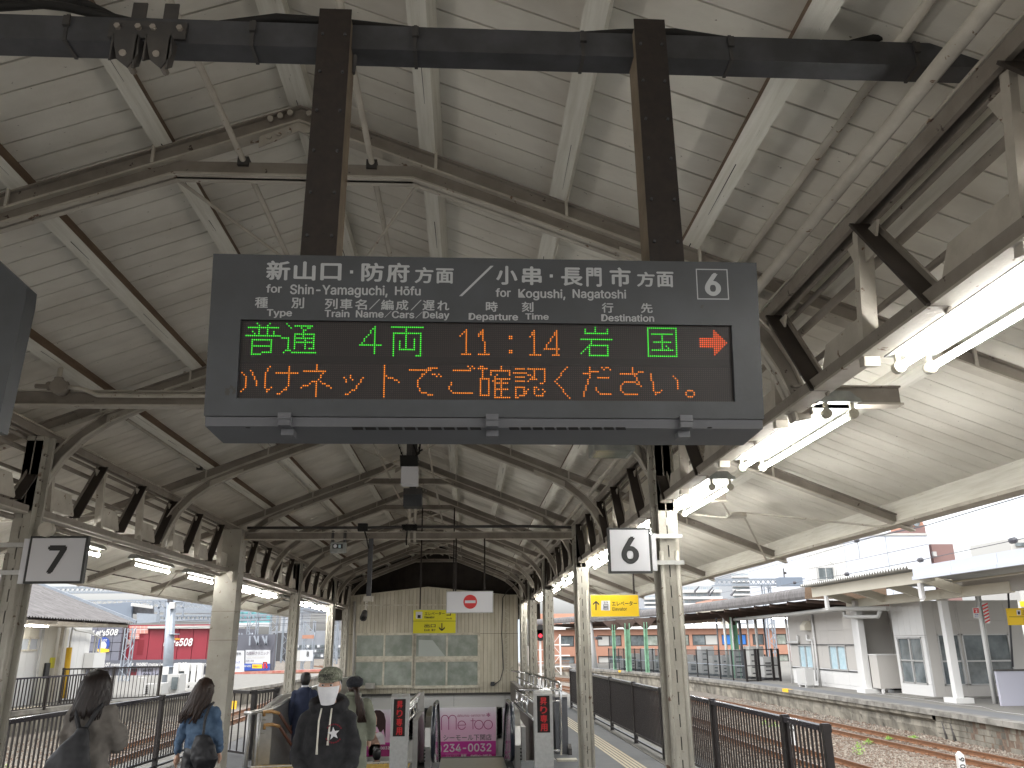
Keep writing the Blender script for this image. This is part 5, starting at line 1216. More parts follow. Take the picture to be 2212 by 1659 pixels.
for yv in (24.3,31.0): MB().prism([(13.66,3.48),(13.66,3.0),(13.62,2.95)],'y',yv-.1,yv+.1).build('drop_plate',M['bwhite'],T); Bx(13.6,13.7,yv-.09,yv+.09,3.02,3.48).build('drop_plate',M['bwhite'],T)
b=MB()
for yv in (25.3,31.2):
    for i in range(4):
        for j in range(5): b.tube([(14.85,yv-.2+i*.12,3.1+j*.055),(14.835,yv-.2+i*.12,3.1+j*.055)],.014,6)
b.build('bolts',M['bcream'],T)
MB().tube([at(*kE(640,105),X=14.6),at(*kE(1000,60),X=14.6),at(*kE(1358,10),X=14.6)],.03,8).build('pipe',M['bcream'],T)
MB().tube([at(*kE(430,50),X=14.6),at(*kE(640,90),X=14.6)],.02,8).build('pipe',M['bcream'],T)
Bx(14.9,15.1,14,24.6,3.1,3.5).build('side_beam',M['bgrey'],T)
T=thing('grey_duct','long grey pipe under the old canopy, passing behind the white column','pipe',loc=(14.6,36,3))
MB().tube([at(*kM(165,970),X=14.4),at(*kM(560,932),X=14.4),at(*kM(880,893),X=14.4),at(*kM(1250,890),X=14.9)],.085,10).build('tube',M['pipe'],T)
MB().tube([at(*kM(940,905),X=14.6),at(*kM(945,945),X=14.6),at(*kM(980,950),X=14.6),at(*kM(1180,948),X=14.8),at(*kM(1195,910),X=14.8)],.07,10).build('tube',M['pipe'],T)
# panel fence at the near end, pole and signs
T=thing('panel_screen','plain pale grey screen panel on the platform opposite','screen',loc=(15.5,24.4,0)); Bx(15.52,18.5,24.3,24.4,0,.95).build('panel',M['screen'],T); Bx(15.50,18.5,24.28,24.42,.95,1.0).build('cap',M['galv_dk'],T)
T=thing('sign_pole','white pole with a red and white striped plate and an SOS sign','pole',loc=(15.9,25.2,0))
p=at(*kE(1065,1330),Z=0); q_=at(*kE(885,250),Y=p.y); MB().tube([p,Vector((q_.x,p.y,3.4))],.055,10).build('shaft',M['bwhite'],T)
MB().tube([Vector((p.x+.12,p.y+.1,0)),Vector((q_.x+.15,p.y+.1,3.4))],.045,8).build('second_shaft',M['pipe'],T)
pl=PY(p.y-.08)
flat(pl,[kE(838,365),kE(905,362),kE(913,475),kE(852,470)],M['bwhite'],T,'sos_plate',th=.01)
flat(pl,[kE(846,370),kE(898,368),kE(902,418),kE(850,420)],M['red'],T,'sos_field',off=.0145); fit_text(pl,'SOS',(*kE(856,376),*kE(888,388)),M['plate'],T,bold=.03,off=.017)
flat(pl,[kE(872,392),kE(882,392),kE(886,412),kE(868,412)],M['plate'],T,'hand',off=.017); fit_text(pl,'非常',(*kE(862,428),*kE(896,442)),M['blue'],T,bold=.03,off=.0145); fit_text(pl,'ボタン',(*kE(862,448),*kE(900,460)),M['blue'],T,bold=.03,off=.0145)
flat(pl,[kE(930,318),kE(988,312),kE(1015,522),kE(972,524)],M['bwhite'],T,'striped_plate',th=.01)
for k in range(6):
    y_=322+k*33; flat(pl,[kE(932+k*6.5,y_+18),kE(989+k*4.5,y_-8),kE(991+k*4.5,y_+9),kE(934+k*6.5,y_+34)],M['red'],T,'stripe',off=.0145)
T=thing('exit_sign_opposite','yellow elevator and exit sign at the edge of view on the platform opposite','sign',loc=(17,25,2)); pl=PY(25.0)
flat(pl,[kE(1172,372),kE(1400,366),kE(1400,540),kE(1198,540)],M['yellow'],T,'face',th=.06); flat(pl,[kE(1195,455),kE(1400,455),kE(1400,459),kE(1196,459)],M['ink'],T,'dividing_line',off=.064)
flat(pl,[kE(1268,388),kE(1310,388),kE(1314,440),kE(1274,440)],M['plate'],T,'pictogram_panel',off=.064); flat(pl,[kE(1280,402),kE(1302,402),kE(1305,432),kE(1284,432)],M['ink'],T,'pictogram',off=.066)
fit_text(pl,'エレ',(*kE(1325,392),*kE(1400,415)),M['ink'],T,bold=.02,off=.064); fit_text(pl,'Ele',(*kE(1330,424),*kE(1370,438)),M['ink'],T,bold=.02,off=.064); fit_text(pl,'出',(*kE(1340,470),*kE(1366,495)),M['ink'],T,bold=.02,off=.064); fit_text(pl,'E',(*kE(1344,505),*kE(1356,520)),M['ink'],T,bold=.02,off=.064)
MB().tube([at(*kE(1195,150),Y=25),at(*kE(1245,960),Y=25)],.03,8).build('post',M['galv'],T)
# white painted line on the platform
b=MB(); pts=[at(*k4(*q_),Z=.006) for q_ in ((1040,1070),(1480,1125),(1620,1150),(1880,1172),(2000,1210),(2212,1235))]
for a,c in zip(pts,pts[1:]): b.quad([a,c,c+Vector((.06,.12,0)),a+Vector((.06,.12,0))])
b.build('painted_line',M['bwhite'],OP)
# marker posts
for q_,Y_,txt,lab in ((kB(1545,690),15.6,'600','white pointed distance post marked 600 beside the far rail'),(kA(1665,690),22.0,'05','small white post marked with digits, seen through the fence')):
    p=at(*q_,Y=Y_); T=thing('distance_post',lab,'distance post','white distance posts',loc=(p.x,Y_,-.7)); wd=.075*Y_/19.2
    MB().prism([(p.x-wd,-.72),(p.x+wd,-.72),(p.x+wd,p.z-.06),(p.x,p.z),(p.x-wd,p.z-.06)],'y',Y_,Y_+.08).build('post',M['bwhite'],T)
    pl=PY(Y_)
    for k,ch in enumerate(txt): 
        zt_=p.z-.09-k*.115
        me=text_mesh(ch,.02); xs=[v.co.x for v in me.vertices]; ys_=[v.co.y for v in me.vertices]
        for v in me.vertices:
            u=(v.co.x-min(xs))/(max(xs)-min(xs))-.5; w_=(v.co.y-min(ys_))/(max(ys_)-min(ys_))-.5
            v.co=pl.w(p.x-w_*.10,zt_-.04+u*.07 if True else 0,.004)
        me.materials.append(M['ink']); ob('digit',me,T)
# ---- old corrugated canopy following the curve
CX0=lambda y:edgeX(y)+.75
T=thing('old_canopy','old canopy with weathered rounded corrugated eaves over the platform opposite','canopy',loc=(14,45,3.4))
b=MB(); st=.075; y=32.9; prof=[(.55,3.50),(.05,3.46),(0,3.56),(.0,3.72),(.04,3.82),(.14,3.90),(.4,3.95),(1.6,4.0),(4.5,3.96)]; n=len(prof); k=0
scal=lambda y: 1.0
while y<78:
    am=.022 if k%2 else -.022
    e=CX0(y); zz_=-.0*(y-33)
    for j,(px_,pz) in enumerate(prof): b.v.append((e+px_+(am if 0<j<6 else 0)*-1,y,pz+zz_+(am if j>=4 else 0)))
    y+=st if y<60 else .3; k+=1
for i in range(k-1):
    for j in range(n-1): b.f.append((i*n+j,(i+1)*n+j,(i+1)*n+j+1,i*n+j+1)); b.m.append(0); b.sm.append(False)
b.build('corrugated_eaves',M['corr'],T)
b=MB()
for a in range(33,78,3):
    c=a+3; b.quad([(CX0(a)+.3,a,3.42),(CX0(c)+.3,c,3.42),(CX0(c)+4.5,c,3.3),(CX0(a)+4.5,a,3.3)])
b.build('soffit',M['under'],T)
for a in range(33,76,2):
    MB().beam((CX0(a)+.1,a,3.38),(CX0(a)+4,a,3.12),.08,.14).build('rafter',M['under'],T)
b=MB()
for a in range(33,75,3): b.beam((CX0(a)+1.9,a,3.05),(CX0(a+3)+1.9,a+3,3.05),.08,.16)
b.build('purlin',M['sleeper'],T)
MB().prism([(13.6,3.45),(13.65,3.9),(14.1,3.98),(17,4.0),(17,3.45)],'y',32.85,32.9).build('end_board',M['wood'],T)
for q_,nm_ in ((kD(740,540),'thin'),(kD(895,560),'thick'),(kD(1105,575),'pipe bearing'),(kN(1510,1150),'last')):
    p=at(*q_,Z=0); x_=p.x+.3; yy_=p.y
    c=thing('green_column','%s green steel column of the old canopy'%{'thin':'slim farthest','thick':'broad mossy','pipe bearing':'pipe bearing','last':'rust topped nearest'}[nm_],'column','green columns of the old canopy',loc=(x_,yy_,0))
    w_=.17 if nm_ in('thick','last') else .11; Bx(x_-w_,x_-w_+.05,yy_-w_,yy_+w_,0,3.1).build('flange',M['green'],c); Bx(x_-w_+.05,x_+w_,yy_-.03,yy_+.03,0,3.1).build('web',M['green'],c); Bx(x_+w_-.04,x_+w_,yy_-w_,yy_+w_,0,3.1).build('flange',M['green'],c)
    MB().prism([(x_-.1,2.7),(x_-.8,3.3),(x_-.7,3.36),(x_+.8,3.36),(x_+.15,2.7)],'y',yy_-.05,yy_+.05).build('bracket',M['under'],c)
for q_,lb_ in (((1170,684),'far left of the last green column'),((1550,655),'above the screen gate'),((1950,625),'at the corner of the white building'),((1330,668),'beside the rust topped green column')):
    p=at(*kN(*q_),Z=3.2); T2=thing('strip_lamp','lit strip lamp under the old canopy, '+lb_,'lamp','strip lamps under the old canopy',loc=p); Bx(p.x-.6,p.x+.6,p.y-.1,p.y+.1,3.15,3.2).build('tube',M['tube'],T2)
# ---- screened machine yard
def yard():
    P0=[at(*kD(720,535),Z=0),at(*kD(1300,580),Z=0),at(*k3(1895,975),Z=0)]
    pts=[(P0[0].x,P0[0].y),(P0[1].x,P0[1].y),(P0[2].x,P0[2].y)]
    T=thing('screen_fence','see through black screen fence round the machines on the platform opposite','fence',loc=(12,50,0)); H_=1.42
    for (a,c),n_ in zip(zip(pts,pts[1:]),(9,8)):
        for k in range(n_+1):
            x_=a[0]+(c[0]-a[0])*k/n_; y_=a[1]+(c[1]-a[1])*k/n_; Bx(x_-.03,x_+.03,y_-.03,y_+.03,0,H_+.04).build('post',M['fence'],T)
            if k<n_:
                x2=a[0]+(c[0]-a[0])*(k+1)/n_; y2=a[1]+(c[1]-a[1])*(k+1)/n_
                q=MB(); q.quad([(x_,y_,.1),(x2,y2,.1),(x2,y2,H_),(x_,y_,H_)]); q.build('mesh_panel',M['meshp'],T)
                MB().beam((x_,y_,H_),(x2,y2,H_),.04,.03).build('top_bar',M['fence'],T); MB().beam((x_,y_,.72),(x2,y2,.72),.03,.03).build('mid_bar',M['mast'],T)
    # gate
    a=P0[2]; G=thing('screen_gate','black framed double gate beside the white building opposite','gate',loc=(a.x,a.y,0))
    xs_=[k3(1895,975),k3(1978,970),k3(2000,968),k3(2110,965)]; ps=[at(*q_,Z=0) for q_ in xs_]+[Vector((15.2,40.8,0))]
    for p in ps: Bx(p.x-.05,p.x+.05,p.y-.05,p.y+.05,0,1.5).build('post',M['fence'],G)
    for p,q_ in zip(ps,ps[1:]):
        for z in (.05,.72,1.45): MB().beam((p.x,p.y,z),(q_.x,q_.y,z),.04,.04).build('bar',M['fence'],G)
    r_=random.Random(4)
    for k in range(15):
        f=k/14; x_=11.6+f*3.6+r_.uniform(-.1,.1); y_=61-f*18.5; h=r_.choice((.75,1.1,1.45)) if k not in(9,13) else 1.6
        T=thing('machine_cabinet','%s air conditioning cabinet behind the black screen fence, unit %s from the far end'%(('white','grey')[k%3==1],['one','two','three','four','five','six','seven','eight','nine','ten','eleven','twelve','thirteen','fourteen','fifteen'][k]),'machine cabinet','machine cabinets in the screened yard',loc=(x_,y_,0))
        Bx(x_-.38,x_+.38,y_-.45,y_+.45,.12,h).build('casing',M['ac'] if k%3!=1 else M['pipe'],T)
        for j in range(4): Bx(x_-.30,x_-.02,y_-.465,y_-.45,.25+j*(h-.4)/4,.25+j*(h-.4)/4+.06).build('louvre',M['galv'],T)
        Bx(x_-.4,x_+.4,y_-.4,y_+.4,0,.1).build('base',M['galv'],T)
    for k in range(7):
        x_=13.7+k*.26; y_=45.5-k*.5; T=thing('riser_pipe','vertical grey pipe rising to the old canopy, number %s from the green column'%['one','two','three','four','five','six','seven'][k],'pipe','riser pipes beside the white building',loc=(x_,y_,0))
        MB().tube([(x_,y_,0),(x_,y_,3.1)],.075 if k%2 else .045,8).build('tube',M['pipe'] if k%3 else M['galv'],T)
yard()
# ================================================================ FAR SIDE BEHIND THE PLATFORM OPPOSITE
def bpx(fx,pts,Y): return [at(*fx(*p),Y=Y) for p in pts]
def slab(name,fx,l,t_,r,b_,Y,d,m,par,gz=None):
    a=at(*fx(l,t_),Y=Y); c=at(*fx(r,b_),Y=Y); return Bx(min(a.x,c.x),max(a.x,c.x),Y,Y+d,(gz if gz is not None else c.z),a.z).build(name,m,par)
def win(fx,l,t_,r,b_,Y,par,n=2,fm='alu',gm='glassd',d=.12):
    a=at(*fx(l,t_),Y=Y); c=at(*fx(r,b_),Y=Y); x0,x1,z0,z1=a.x,c.x,c.z,a.z; w_=(x1-x0); s=.03*w_+.03
    b=MB(); b.box(x0,x1,Y-d,Y-.002,z1-s,z1); b.box(x0,x1,Y-d,Y-.002,z0,z0+s)
    for k in range(n+1): xx=x0+(w_-s)*k/n; b.box(xx,xx+s,Y-d,Y-.002,z0+s,z1-s)
    f=b.build('window',M[fm],par)
    for k in range(n): Bx(x0+(w_-s)*k/n+s,x0+(w_-s)*(k+1)/n,Y-d*.6,Y-d*.4,z0+s,z1-s).build('pane',M[gm],f)
    return f
# terracotta building (two storeys in view)
YO=82; T=thing('terracotta_building','long terracotta tiled building with bands of windows beyond the old canopy','building',loc=(12,YO,-.7))
def kd(x,y): return kD(x,y)
xl=at(*kD(92,100),Y=YO).x; xr=at(*kN(2000,750),Y=YO).x
lv=lambda y,x=600: at(*kD(x,y),Y=YO).z
z_top=lv(82); z_u1=lv(150); z_u0=lv(275); z_l1=lv(385); z_l0=lv(470)
for z0,z1 in ((-.7,z_l0),(z_l1,z_u0),(z_u1,z_top)): Bx(xl,xr,YO,YO+14,z0,z1-.01).build('wall_band',M['orange'],T)
Bx(xl-.2,xr+.2,YO-.4,YO+14,z_top,z_top+.35).build('roof_edge',M['bwhite'],T); Bx(xl+.2,xr-.2,YO+.6,YO+13,z_l0,z_top).build('dark_core',M['glassd'],T)
grp=[(150,320),(585,860),(960,1280)]
gx=[(at(*kD(a,200),Y=YO).x,at(*kD(c,200),Y=YO).x) for a,c in grp]+[(at(*kN(a,820),Y=YO).x,at(*kN(c,820),Y=YO).x) for a,c in ((1100,1138),(1165,1392),(1420,1640),(1690,1790),(1900,1990))]
px0=xl
for a,c in gx+[(xr,xr)]:
    for z0,z1 in ((z_l0,z_l1),(z_u0,z_u1)): 
        if a-px0>.05: Bx(px0,a,YO,YO+.5,z0,z1).build('pier',M['orange'],T)
    px0=c
cu=['glassd','glassd','frost']
for i,(a,c) in enumerate(gx):
    for z0,z1 in ((z_l0,z_l1),(z_u0,z_u1)):
        n=max(1,int((c-a)/1.1)); b=MB()
        for k in range(n+1): x_=a+(c-a-.08)*k/n; b.box(x_,x_+.08,YO+.1,YO+.2,z0,z1)
        b.box(a,c,YO+.1,YO+.2,z0,z0+.08); b.box(a,c,YO+.1,YO+.2,z1-.08,z1); f=b.build('window',M['galv_dk'],T)
        for k in range(n):
            x_=a+(c-a-.08)*k/n; Bx(x_+.08,a+(c-a-.08)*(k+1)/n,YO+.14,YO+.16,z0+.08,z1-.08).build('pane',M[('glassd','frost','glassd','pipe')[(k*7+i*3)%4]] if not(i==5 and k in(0,1)) else M['bluec'],f)
# taller brick block behind it
T=thing('brick_block','upper brick tiled block with a small white balcony behind the terracotta building','building',loc=(9,90,0))
a=at(*k3(355,435),Y=92); c=at(*k3(520,575),Y=92); a0=at(*k3(225,435),Y=92); Bx(a0.x,c.x+1.0,92,104,-.7,a.z).build('wall',M['orange'],T)
win(k3,430,508,490,560,92,T,2); slab('balcony',k3,425,545,520,572,91,1,M['bwhite'],T); slab('vent',k3,368,538,384,552,91.8,.2,M['bwhite'],T)
slab('parapet',k3,352,572,520,582,90,2,M['bwhite'],T)
T=thing('pale_building','pale blue grey building in the gap right of the siding hut','building',loc=(6,120,0)); slab('wall',k3,68,435,150,715,120,10,M['steelpale'],T,-.7)
for k in range(4): win(k3,100+0*k,470+k*62,140,500+k*62,119.9,T,1,'alu','glassd')
# fence strip at far ground level
T=thing('low_fence','low rust red railing on the ground far beyond the signal','fence',loc=(6,60,-.7))
for k in range(36):
    x_=4.4+k*.08; Bx(x_,x_+.02,60,60.03,-.1,.65).build('bar',M['rail'],T)
Bx(4.4,7.3,60,60.04,.62,.68).build('rail',M['rail'],T)
# signal
p=at(1167,1368,Y=45); T=thing('railway_signal','railway signal showing a red light, on a white post','railway signal',loc=(p.x,45,-.7))
Bx(p.x-.05,p.x+.05,45.1,45.2,-.7,p.z).build('post',M['bwhite'],T)
b=MB(); b.tube([(p.x,44.95,p.z+.18),(p.x,45.0,p.z+.18)],.28,16); b.tube([(p.x,44.95,p.z-.12),(p.x,45.0,p.z-.12)],.28,16); b.box(p.x-.28,p.x+.28,44.95,45,p.z-.12,p.z+.18); b.build('backboard',M['black'],T)
MB().tube([(p.x,44.9,p.z-.12),(p.x,44.94,p.z-.12)],.10,14).build('red_lens',M['siglamp'],T)
for k in range(4): Bx(p.x-.25,p.x+.25,45.15,45.18,-.3+k*.6,-.27+k*.6).build('step_iron',M['bwhite'],T)
T=thing('white_mast','white concrete mast in front of the terracotta building','mast',loc=(10,66,0)); p=at(*kD(545,495),Y=66); q_=at(*kD(530,90),Y=66)
MB().tube([(p.x,66,-.2),(p.x-.3,66,q_.z+1.2)],[.34,.24],10).build('shaft',M['bwhite'],T); Bx(p.x-1.2,p.x+.6,65.9,66.0,at(*kD(520,178),Y=66).z,at(*kD(520,165),Y=66).z).build('arm',M['mast'],T); Bx(p.x+.2,p.x+.7,65.7,66,at(*kD(520,200),Y=66).z,at(*kD(520,170),Y=66).z).build('box',M['galv'],T)
T=thing('lattice_mast','thin white lattice signal mast between the slotted columns','mast',loc=(6.3,58,0)); p=at(*kD(120,480),Y=58); q_=at(*kD(120,140),Y=58)
def lattice_v(T,x,y,z0,z1,w_,m='mast',r=.03):
    for dx in (-w_/2,w_/2):
        for dy in (-w_/2,w_/2): MB().box(x+dx-r,x+dx+r,y+dy-r,y+dy+r,z0,z1).build('chord',M[m],T)
    b=MB(); n=max(3,int((z1-z0)/w_/1.0)); h=(z1-z0)/n
    for k in range(n):
        za,zc=z0+k*h,z0+(k+1)*h; s=1 if k%2 else -1
        b.beam((x-s*w_/2,y-w_/2,za),(x+s*w_/2,y-w_/2,zc),r*1.2,r*1.2); b.beam((x+w_/2,y-s*w_/2,za),(x+w_/2,y+s*w_/2,zc),r*1.2,r*1.2)
    tag(b.build('lacing',M[m],T),kind='stuff')
def lattice_h(T,x0,x1,y,z0,z1,m='mast',r=.05,step=None):
    for z in (z0,z1): MB().box(x0,x1,y-r,y+r,z-r,z+r).build('chord',M[m],T); 
    for z in (z0,z1): MB().box(x0,x1,y+.8-r,y+.8+r,z-r,z+r).build('chord',M[m],T)
    b=MB(); s=step or (z1-z0)*.9; n=int((x1-x0)/s)
    for k in range(n):
        a,c=x0+k*s,x0+(k+1)*s; b.beam((a,y,z0),(c,y,z1),r*1.3,r*1.3,up=(0,1,0)); b.beam((a,y,z1),(c,y,z0),r*1.3,r*1.3,up=(0,1,0)) if k%1==0 else None
    tag(b.build('lacing',M[m],T),kind='stuff')
lattice_v(T,p.x,58,-.2,q_.z,.55,'bwhite',.025)
for k in range(3): Bx(p.x-.2,p.x+.9,57.7,57.8,.3+k*.7,.38+k*.7).build('platform_bar',M['bwhite'],T)
# gantries over the tracks
def gantry(y,l,r,t_,b_,fx,lab,legs=()):
    a=at(*fx(l,t_),Y=y); c=at(*fx(r,b_),Y=y); T=thing('overhead_gantry',lab,'gantry','catenary gantries over the tracks',loc=((a.x+c.x)/2,y,c.z))
    lattice_h(T,a.x,c.x,y,min(a.z,c.z),max(a.z,c.z),r=.045 if y<80 else .09)
    for f in legs: lattice_v(T,a.x+(c.x-a.x)*f,y,-.7,c.z,.5 if y<80 else .9,r=.04 if y<80 else .08)
    return T
gantry(62,1355,2150,290,335,kN,'steel lattice gantry above the old canopy, ahead of the white apartment block',(.56,))
gantry(100,700,850,545,572,kN,'distant steel lattice gantry seen under the yellow elevator sign side')
gantry(66,340,1420,645,690,kL,'steel lattice gantry over the corrugated roof beyond the number 7 plate')
gantry(95,1530,2600,920,960,kL,'steel lattice gantry above the red building behind the box column',(.52,))
# insulator lamp box on the gantry
T=thing('gantry_box','blue grey steel box and lamp on the gantry beside the white building','equipment box',loc=(22,60,9)); slab('box',kN,1925,272,2130,345,60,.8,M['steelbl'],T); slab('insulator',kN,1955,195,1970,272,60,.1,M['galv_dk'],T); slab('lamp',kN,1960,225,1985,245,60,.1,M['galv_dk'],T)
# apartment blocks
def apartment(fx,l,t_,r,b_,Y,rows,cols,lab,m='aptw'):
    a=at(*fx(l,t_),Y=Y); c=at(*fx(r,b_),Y=Y); T=thing('apartment_block',lab,'building','far apartment blocks',loc=((a.x+c.x)/2,Y,0))
    x0,x1,z0,z1=a.x,c.x,c.z,a.z; Bx(x0,x1,Y,Y+15,-.7,z1).build('wall',M[m],T); h=(z1-z0)/rows; w_=(x1-x0)/cols
    for i in range(rows):
        Bx(x0,x1,Y-1.0,Y-.02,z0+i*h,z0+i*h+h*.38).build('balcony',M['bwhite'],T)
        for j in range(cols):
            f=Bx(x0+j*w_+w_*.15,x0+j*w_+w_*.85,Y-.06,Y-.02,z0+i*h+h*.42,z0+i*h+h*.88).build('window',M['alu'],T); Bx(x0+j*w_+w_*.2,x0+j*w_+w_*.8,Y-.09,Y-.062,z0+i*h+h*.46,z0+i*h+h*.84).build('pane',M['aptd'],f)
    return T
apartment(kN,1500,238,1790,470,210,6,7,'tall white apartment block with balconies behind the gantry')
apartment(kN,1075,350,1420,520,180,3,6,'lower white apartment block under the canopy edge, behind the overhead wires')
apartment(kN,740,430,850,540,200,3,3,'pale far block in the gap beside the yellow elevator sign')
T=thing('red_roof_house','small house with a red tiled roof behind the old canopy','house',loc=(24,110,0)); a=at(*kN(1330,490),Y=110); c=at(*kN(1480,520),Y=110); Bx(a.x,c.x,110,118,-.7,c.z).build('wall',M['bcream'],T); MB().prism([(a.x-.5,c.z),(c.x+.5,c.z),((a.x+c.x)/2+1,a.z+.4),((a.x+c.x)/2-1,a.z+.4)],'y',109.5,118).build('roof',M['orange'],T)
# big white building
YB=88; T=thing('white_building','large plain white panelled building behind the lounge, one window on its ribbed side','building',loc=(45,YB,0))
a=at(*kM(665,470),Y=YB); m_=at(*kM(930,390),Y=YB); c=at(*kM(1555,540),Y=YB); tp=at(*kM(930,375),Y=YB).z
for k in range(22):
    x0=a.x+(m_.x-a.x)*k/22; x1=a.x+(m_.x-a.x)*(k+1)/22; Bx(x0+.02,x1-.02,YB,YB+.2,-.7,tp-.15).build('ribbed_panel',M['bwhite'],T)
for k in range(2):
    x0=m_.x+(c.x-m_.x)*k/2; x1=m_.x+(c.x-m_.x)*(k+1)/2
    for z0,z1 in ((-.7,7),(7.02,10),(10.02,tp)): Bx(x0+.03,x1-.03,YB,YB+.2,z0,z1).build('panel',M['bwhite2'],T)
Bx(a.x+.3,c.x-.3,YB+.25,YB+20,-.7,tp-.2).build('core',M['bwhite2'],T); Bx(a.x,c.x,YB-.1,YB+20,tp,tp+.25).build('parapet',M['pipe'],T)
win(kM,748,600,872,690,YB,T,2); MB().tube([at(*kM(838,560),Y=YB-.3),at(*kM(870,580),Y=YB-.3),at(*kM(875,690),Y=YB-.3)],.06,6).build('pipe',M['pipe'],T)
T=thing('roof_tower','brown roof tower with a rounded orange top and a dark round window','tower',loc=(52,92,14))
a=at(*kM(1392,315),Y=92); c=at(*kM(1522,375),Y=92); Bx(a.x,c.x,92,97,c.z-.5,a.z).build('base',M['brownw'],T)
xm=(a.x+c.x)/2; hw=(c.x-a.x)/2; t2=at(*kM(1450,243),Y=92).z; MB().prism([(a.x,a.z),(c.x,a.z),(c.x-.2*hw,a.z+(t2-a.z)*.55),(c.x-.55*hw,t2),(a.x+.35*hw,t2),(a.x+.1*hw,a.z+(t2-a.z)*.55)],'y',92,96).build('top',M['orange'],T)
p=at(*kM(1448,285),Y=91.9); MB().tube([(p.x,91.95,p.z),(p.x,91.8,p.z)],.42,14).build('round_window',M['glassd'],T)
T=thing('brown_block','brown rooftop block with a white unit beside the white building','building',loc=(56,90,8)); slab('wall',kM,1555,435,1725,530,89,8,M['brownw'],T,-.7); slab('unit',kM,1568,488,1598,520,88.6,.3,M['ac'],T)
T=thing('grey_tower_block','grey louvred block cut off by the edge of view','building',loc=(70,95,8)); slab('wall',kM,2105,395,2300,460,95,8,M['pipe'],T,-.7); slab('opening',kM,2155,425,2300,450,94.8,.2,M['glassd'],T)
# things seen beyond the lounge, by the yellow exit sign
T=thing('street_shops','bright street shops with a checked wall, seen past the lounge corner','shop',loc=(38,60,0)); slab('wall',kE,1140,310,1500,960,62,4,M['bwhite'],T,-.7)
for i in range(2):
    for j in range(6): slab('check',kE,1205+j*28+(14 if i else 0),672+i*38,1219+j*28+(14 if i else 0),706+i*38,61.9,.1,M['galv'],T)
slab('sign_band',kE,1200,605,1262,660,61.8,.2,M['red'],T); slab('yellow_band',kE,1330,300,1500,350,61.8,.2,M['yellow'],T); slab('shop_front',kE,1235,790,1500,850,61.8,.2,M['pipe'],T)
# ================================================================ OVERHEAD WIRES
def wires(name,pts_list,lab,r=.012,balls=()):
    T=thing(name,lab,'overhead wire','overhead wires',loc=pts_list[0][0])
    for pts in pts_list: MB().tube(pts,r,5).build('wire',M['wire'],T)
    for p in balls: 
        b=MB(); b.tube([p-Vector((0,.13,0)),p-Vector((0,.08,0)),p+Vector((0,.08,0)),p+Vector((0,.13,0))],[.03,.08,.08,.03],8); b.build('weight',M['wire'],T)
def wp(fx,pts,Ys): return [at(*fx(*p),Y=y) for p,y in zip(pts,Ys)]
W1=wp(kM,[(0,690),(660,495),(1030,410),(1500,310),(2212,95)],[60,40,30,24,18]); wires('overhead_wire',[W1],'topmost overhead wire crossing the open sky beside the eaves',.014,[at(*kM(1030,410),Y=30)])
W1=wp(kM,[(0,700),(690,520),(1200,370),(1520,300)],[60,40,28,23]); wires('overhead_wire',[W1],'second overhead wire just under the topmost one',.01)
W2=wp(kM,[(250,790),(590,708),(960,648),(1480,548),(2135,410),(2260,385)],[60,44,33,27,20,19]); wires('overhead_wire',[W2],'overhead wire with round weights in front of the corrugated deck',.011,[at(*kM(590,708),Y=44),at(*kM(960,648),Y=33),at(*kM(1480,548),Y=27),at(*kM(2135,410),Y=20)])
W3=wp(kM,[(690,610),(1050,540),(1550,432)],[46,36,28]); wires('overhead_wire',[W3,wp(kM,[(1030,410),(1045,470),(1050,535)],[30,32,35])],'overhead wire crossing the white building below its roof line',.010)
W4=wp(kM,[(0,880),(640,780),(1300,660),(2212,520)],[60,40,28,20]); wires('overhead_wire',[W4],'pale overhead wire along the eaves of the old canopy',.008)
wires('overhead_wire',[wp(kN,[(1060,590),(1500,500),(2212,405)],[90,60,40]),wp(kN,[(720,470),(1180,450),(1560,380),(1960,330)],[120,90,70,60]),wp(kN,[(740,520),(1200,490),(1500,450)],[120,95,80])],'bundle of distant overhead wires under the canopy edge',.016)
for q_,lb_ in (((1300,405),'upper one under the gantry'),((1500,430),'the one before the tall apartments'),((1310,430),'lower one under the gantry'),((1180,400),'the one beside the canopy edge')):
    p=at(*kN(*q_),Y=75); T=thing('insulator','dark ribbed insulator on the distant wires, '+lb_,'insulator','insulators on the overhead wires',loc=p); MB().tube([p,p+Vector((.5,0,.5))],[.12,.05],6).build('body',M['wire'],T)
# ================================================================ LEFT: PLATFORM AND BUILDING BEYOND TRACK SEVEN
def edgeL(y):
    T_=[(10,-14.6),(24,-14.2),(28,-13.7),(30,-13.2),(33,-12.0),(37,-10.6),(44,-9.7),(60,-9.4)]
    for (a,b_),(c,d) in zip(T_,T_[1:]):
        if y<=c: return b_+(d-b_)*(y-a)/(c-a)
    return T_[-1][1]
b=MB(); q=MB(); cp=MB()
for k in range(50):
    a,c=10+k,11+k; b.quad([(edgeL(a),a,0),(edgeL(c),c,0),(-60,c,0),(-60,a,0)]); q.quad([(edgeL(a)-.12,a,-.75),(edgeL(c)-.12,c,-.75),(edgeL(c)-.08,c,0-.12),(edgeL(a)-.08,a,-.12)]); 
    cp.quad([(edgeL(a)+.02,a,-.13),(edgeL(c)+.02,c,-.13),(edgeL(c)+.02,c,.005),(edgeL(a)+.02,a,.005)]); cp.quad([(edgeL(a)+.02,a,.005),(edgeL(c)+.02,c,.005),(edgeL(c)-.3,c,.005),(edgeL(a)-.3,a,.005)]); cp.quad([(edgeL(a)+.02,a,-.13),(edgeL(c)+.02,c,-.13),(edgeL(c)-.3,c,-.13),(edgeL(a)-.3,a,-.13)])
SP2=tag(b.build('side_platform',M['conc']),kind='structure'); cp.build('coping',M['wallc'],SP2); q.build('platform_face',M['wall'],SP2)
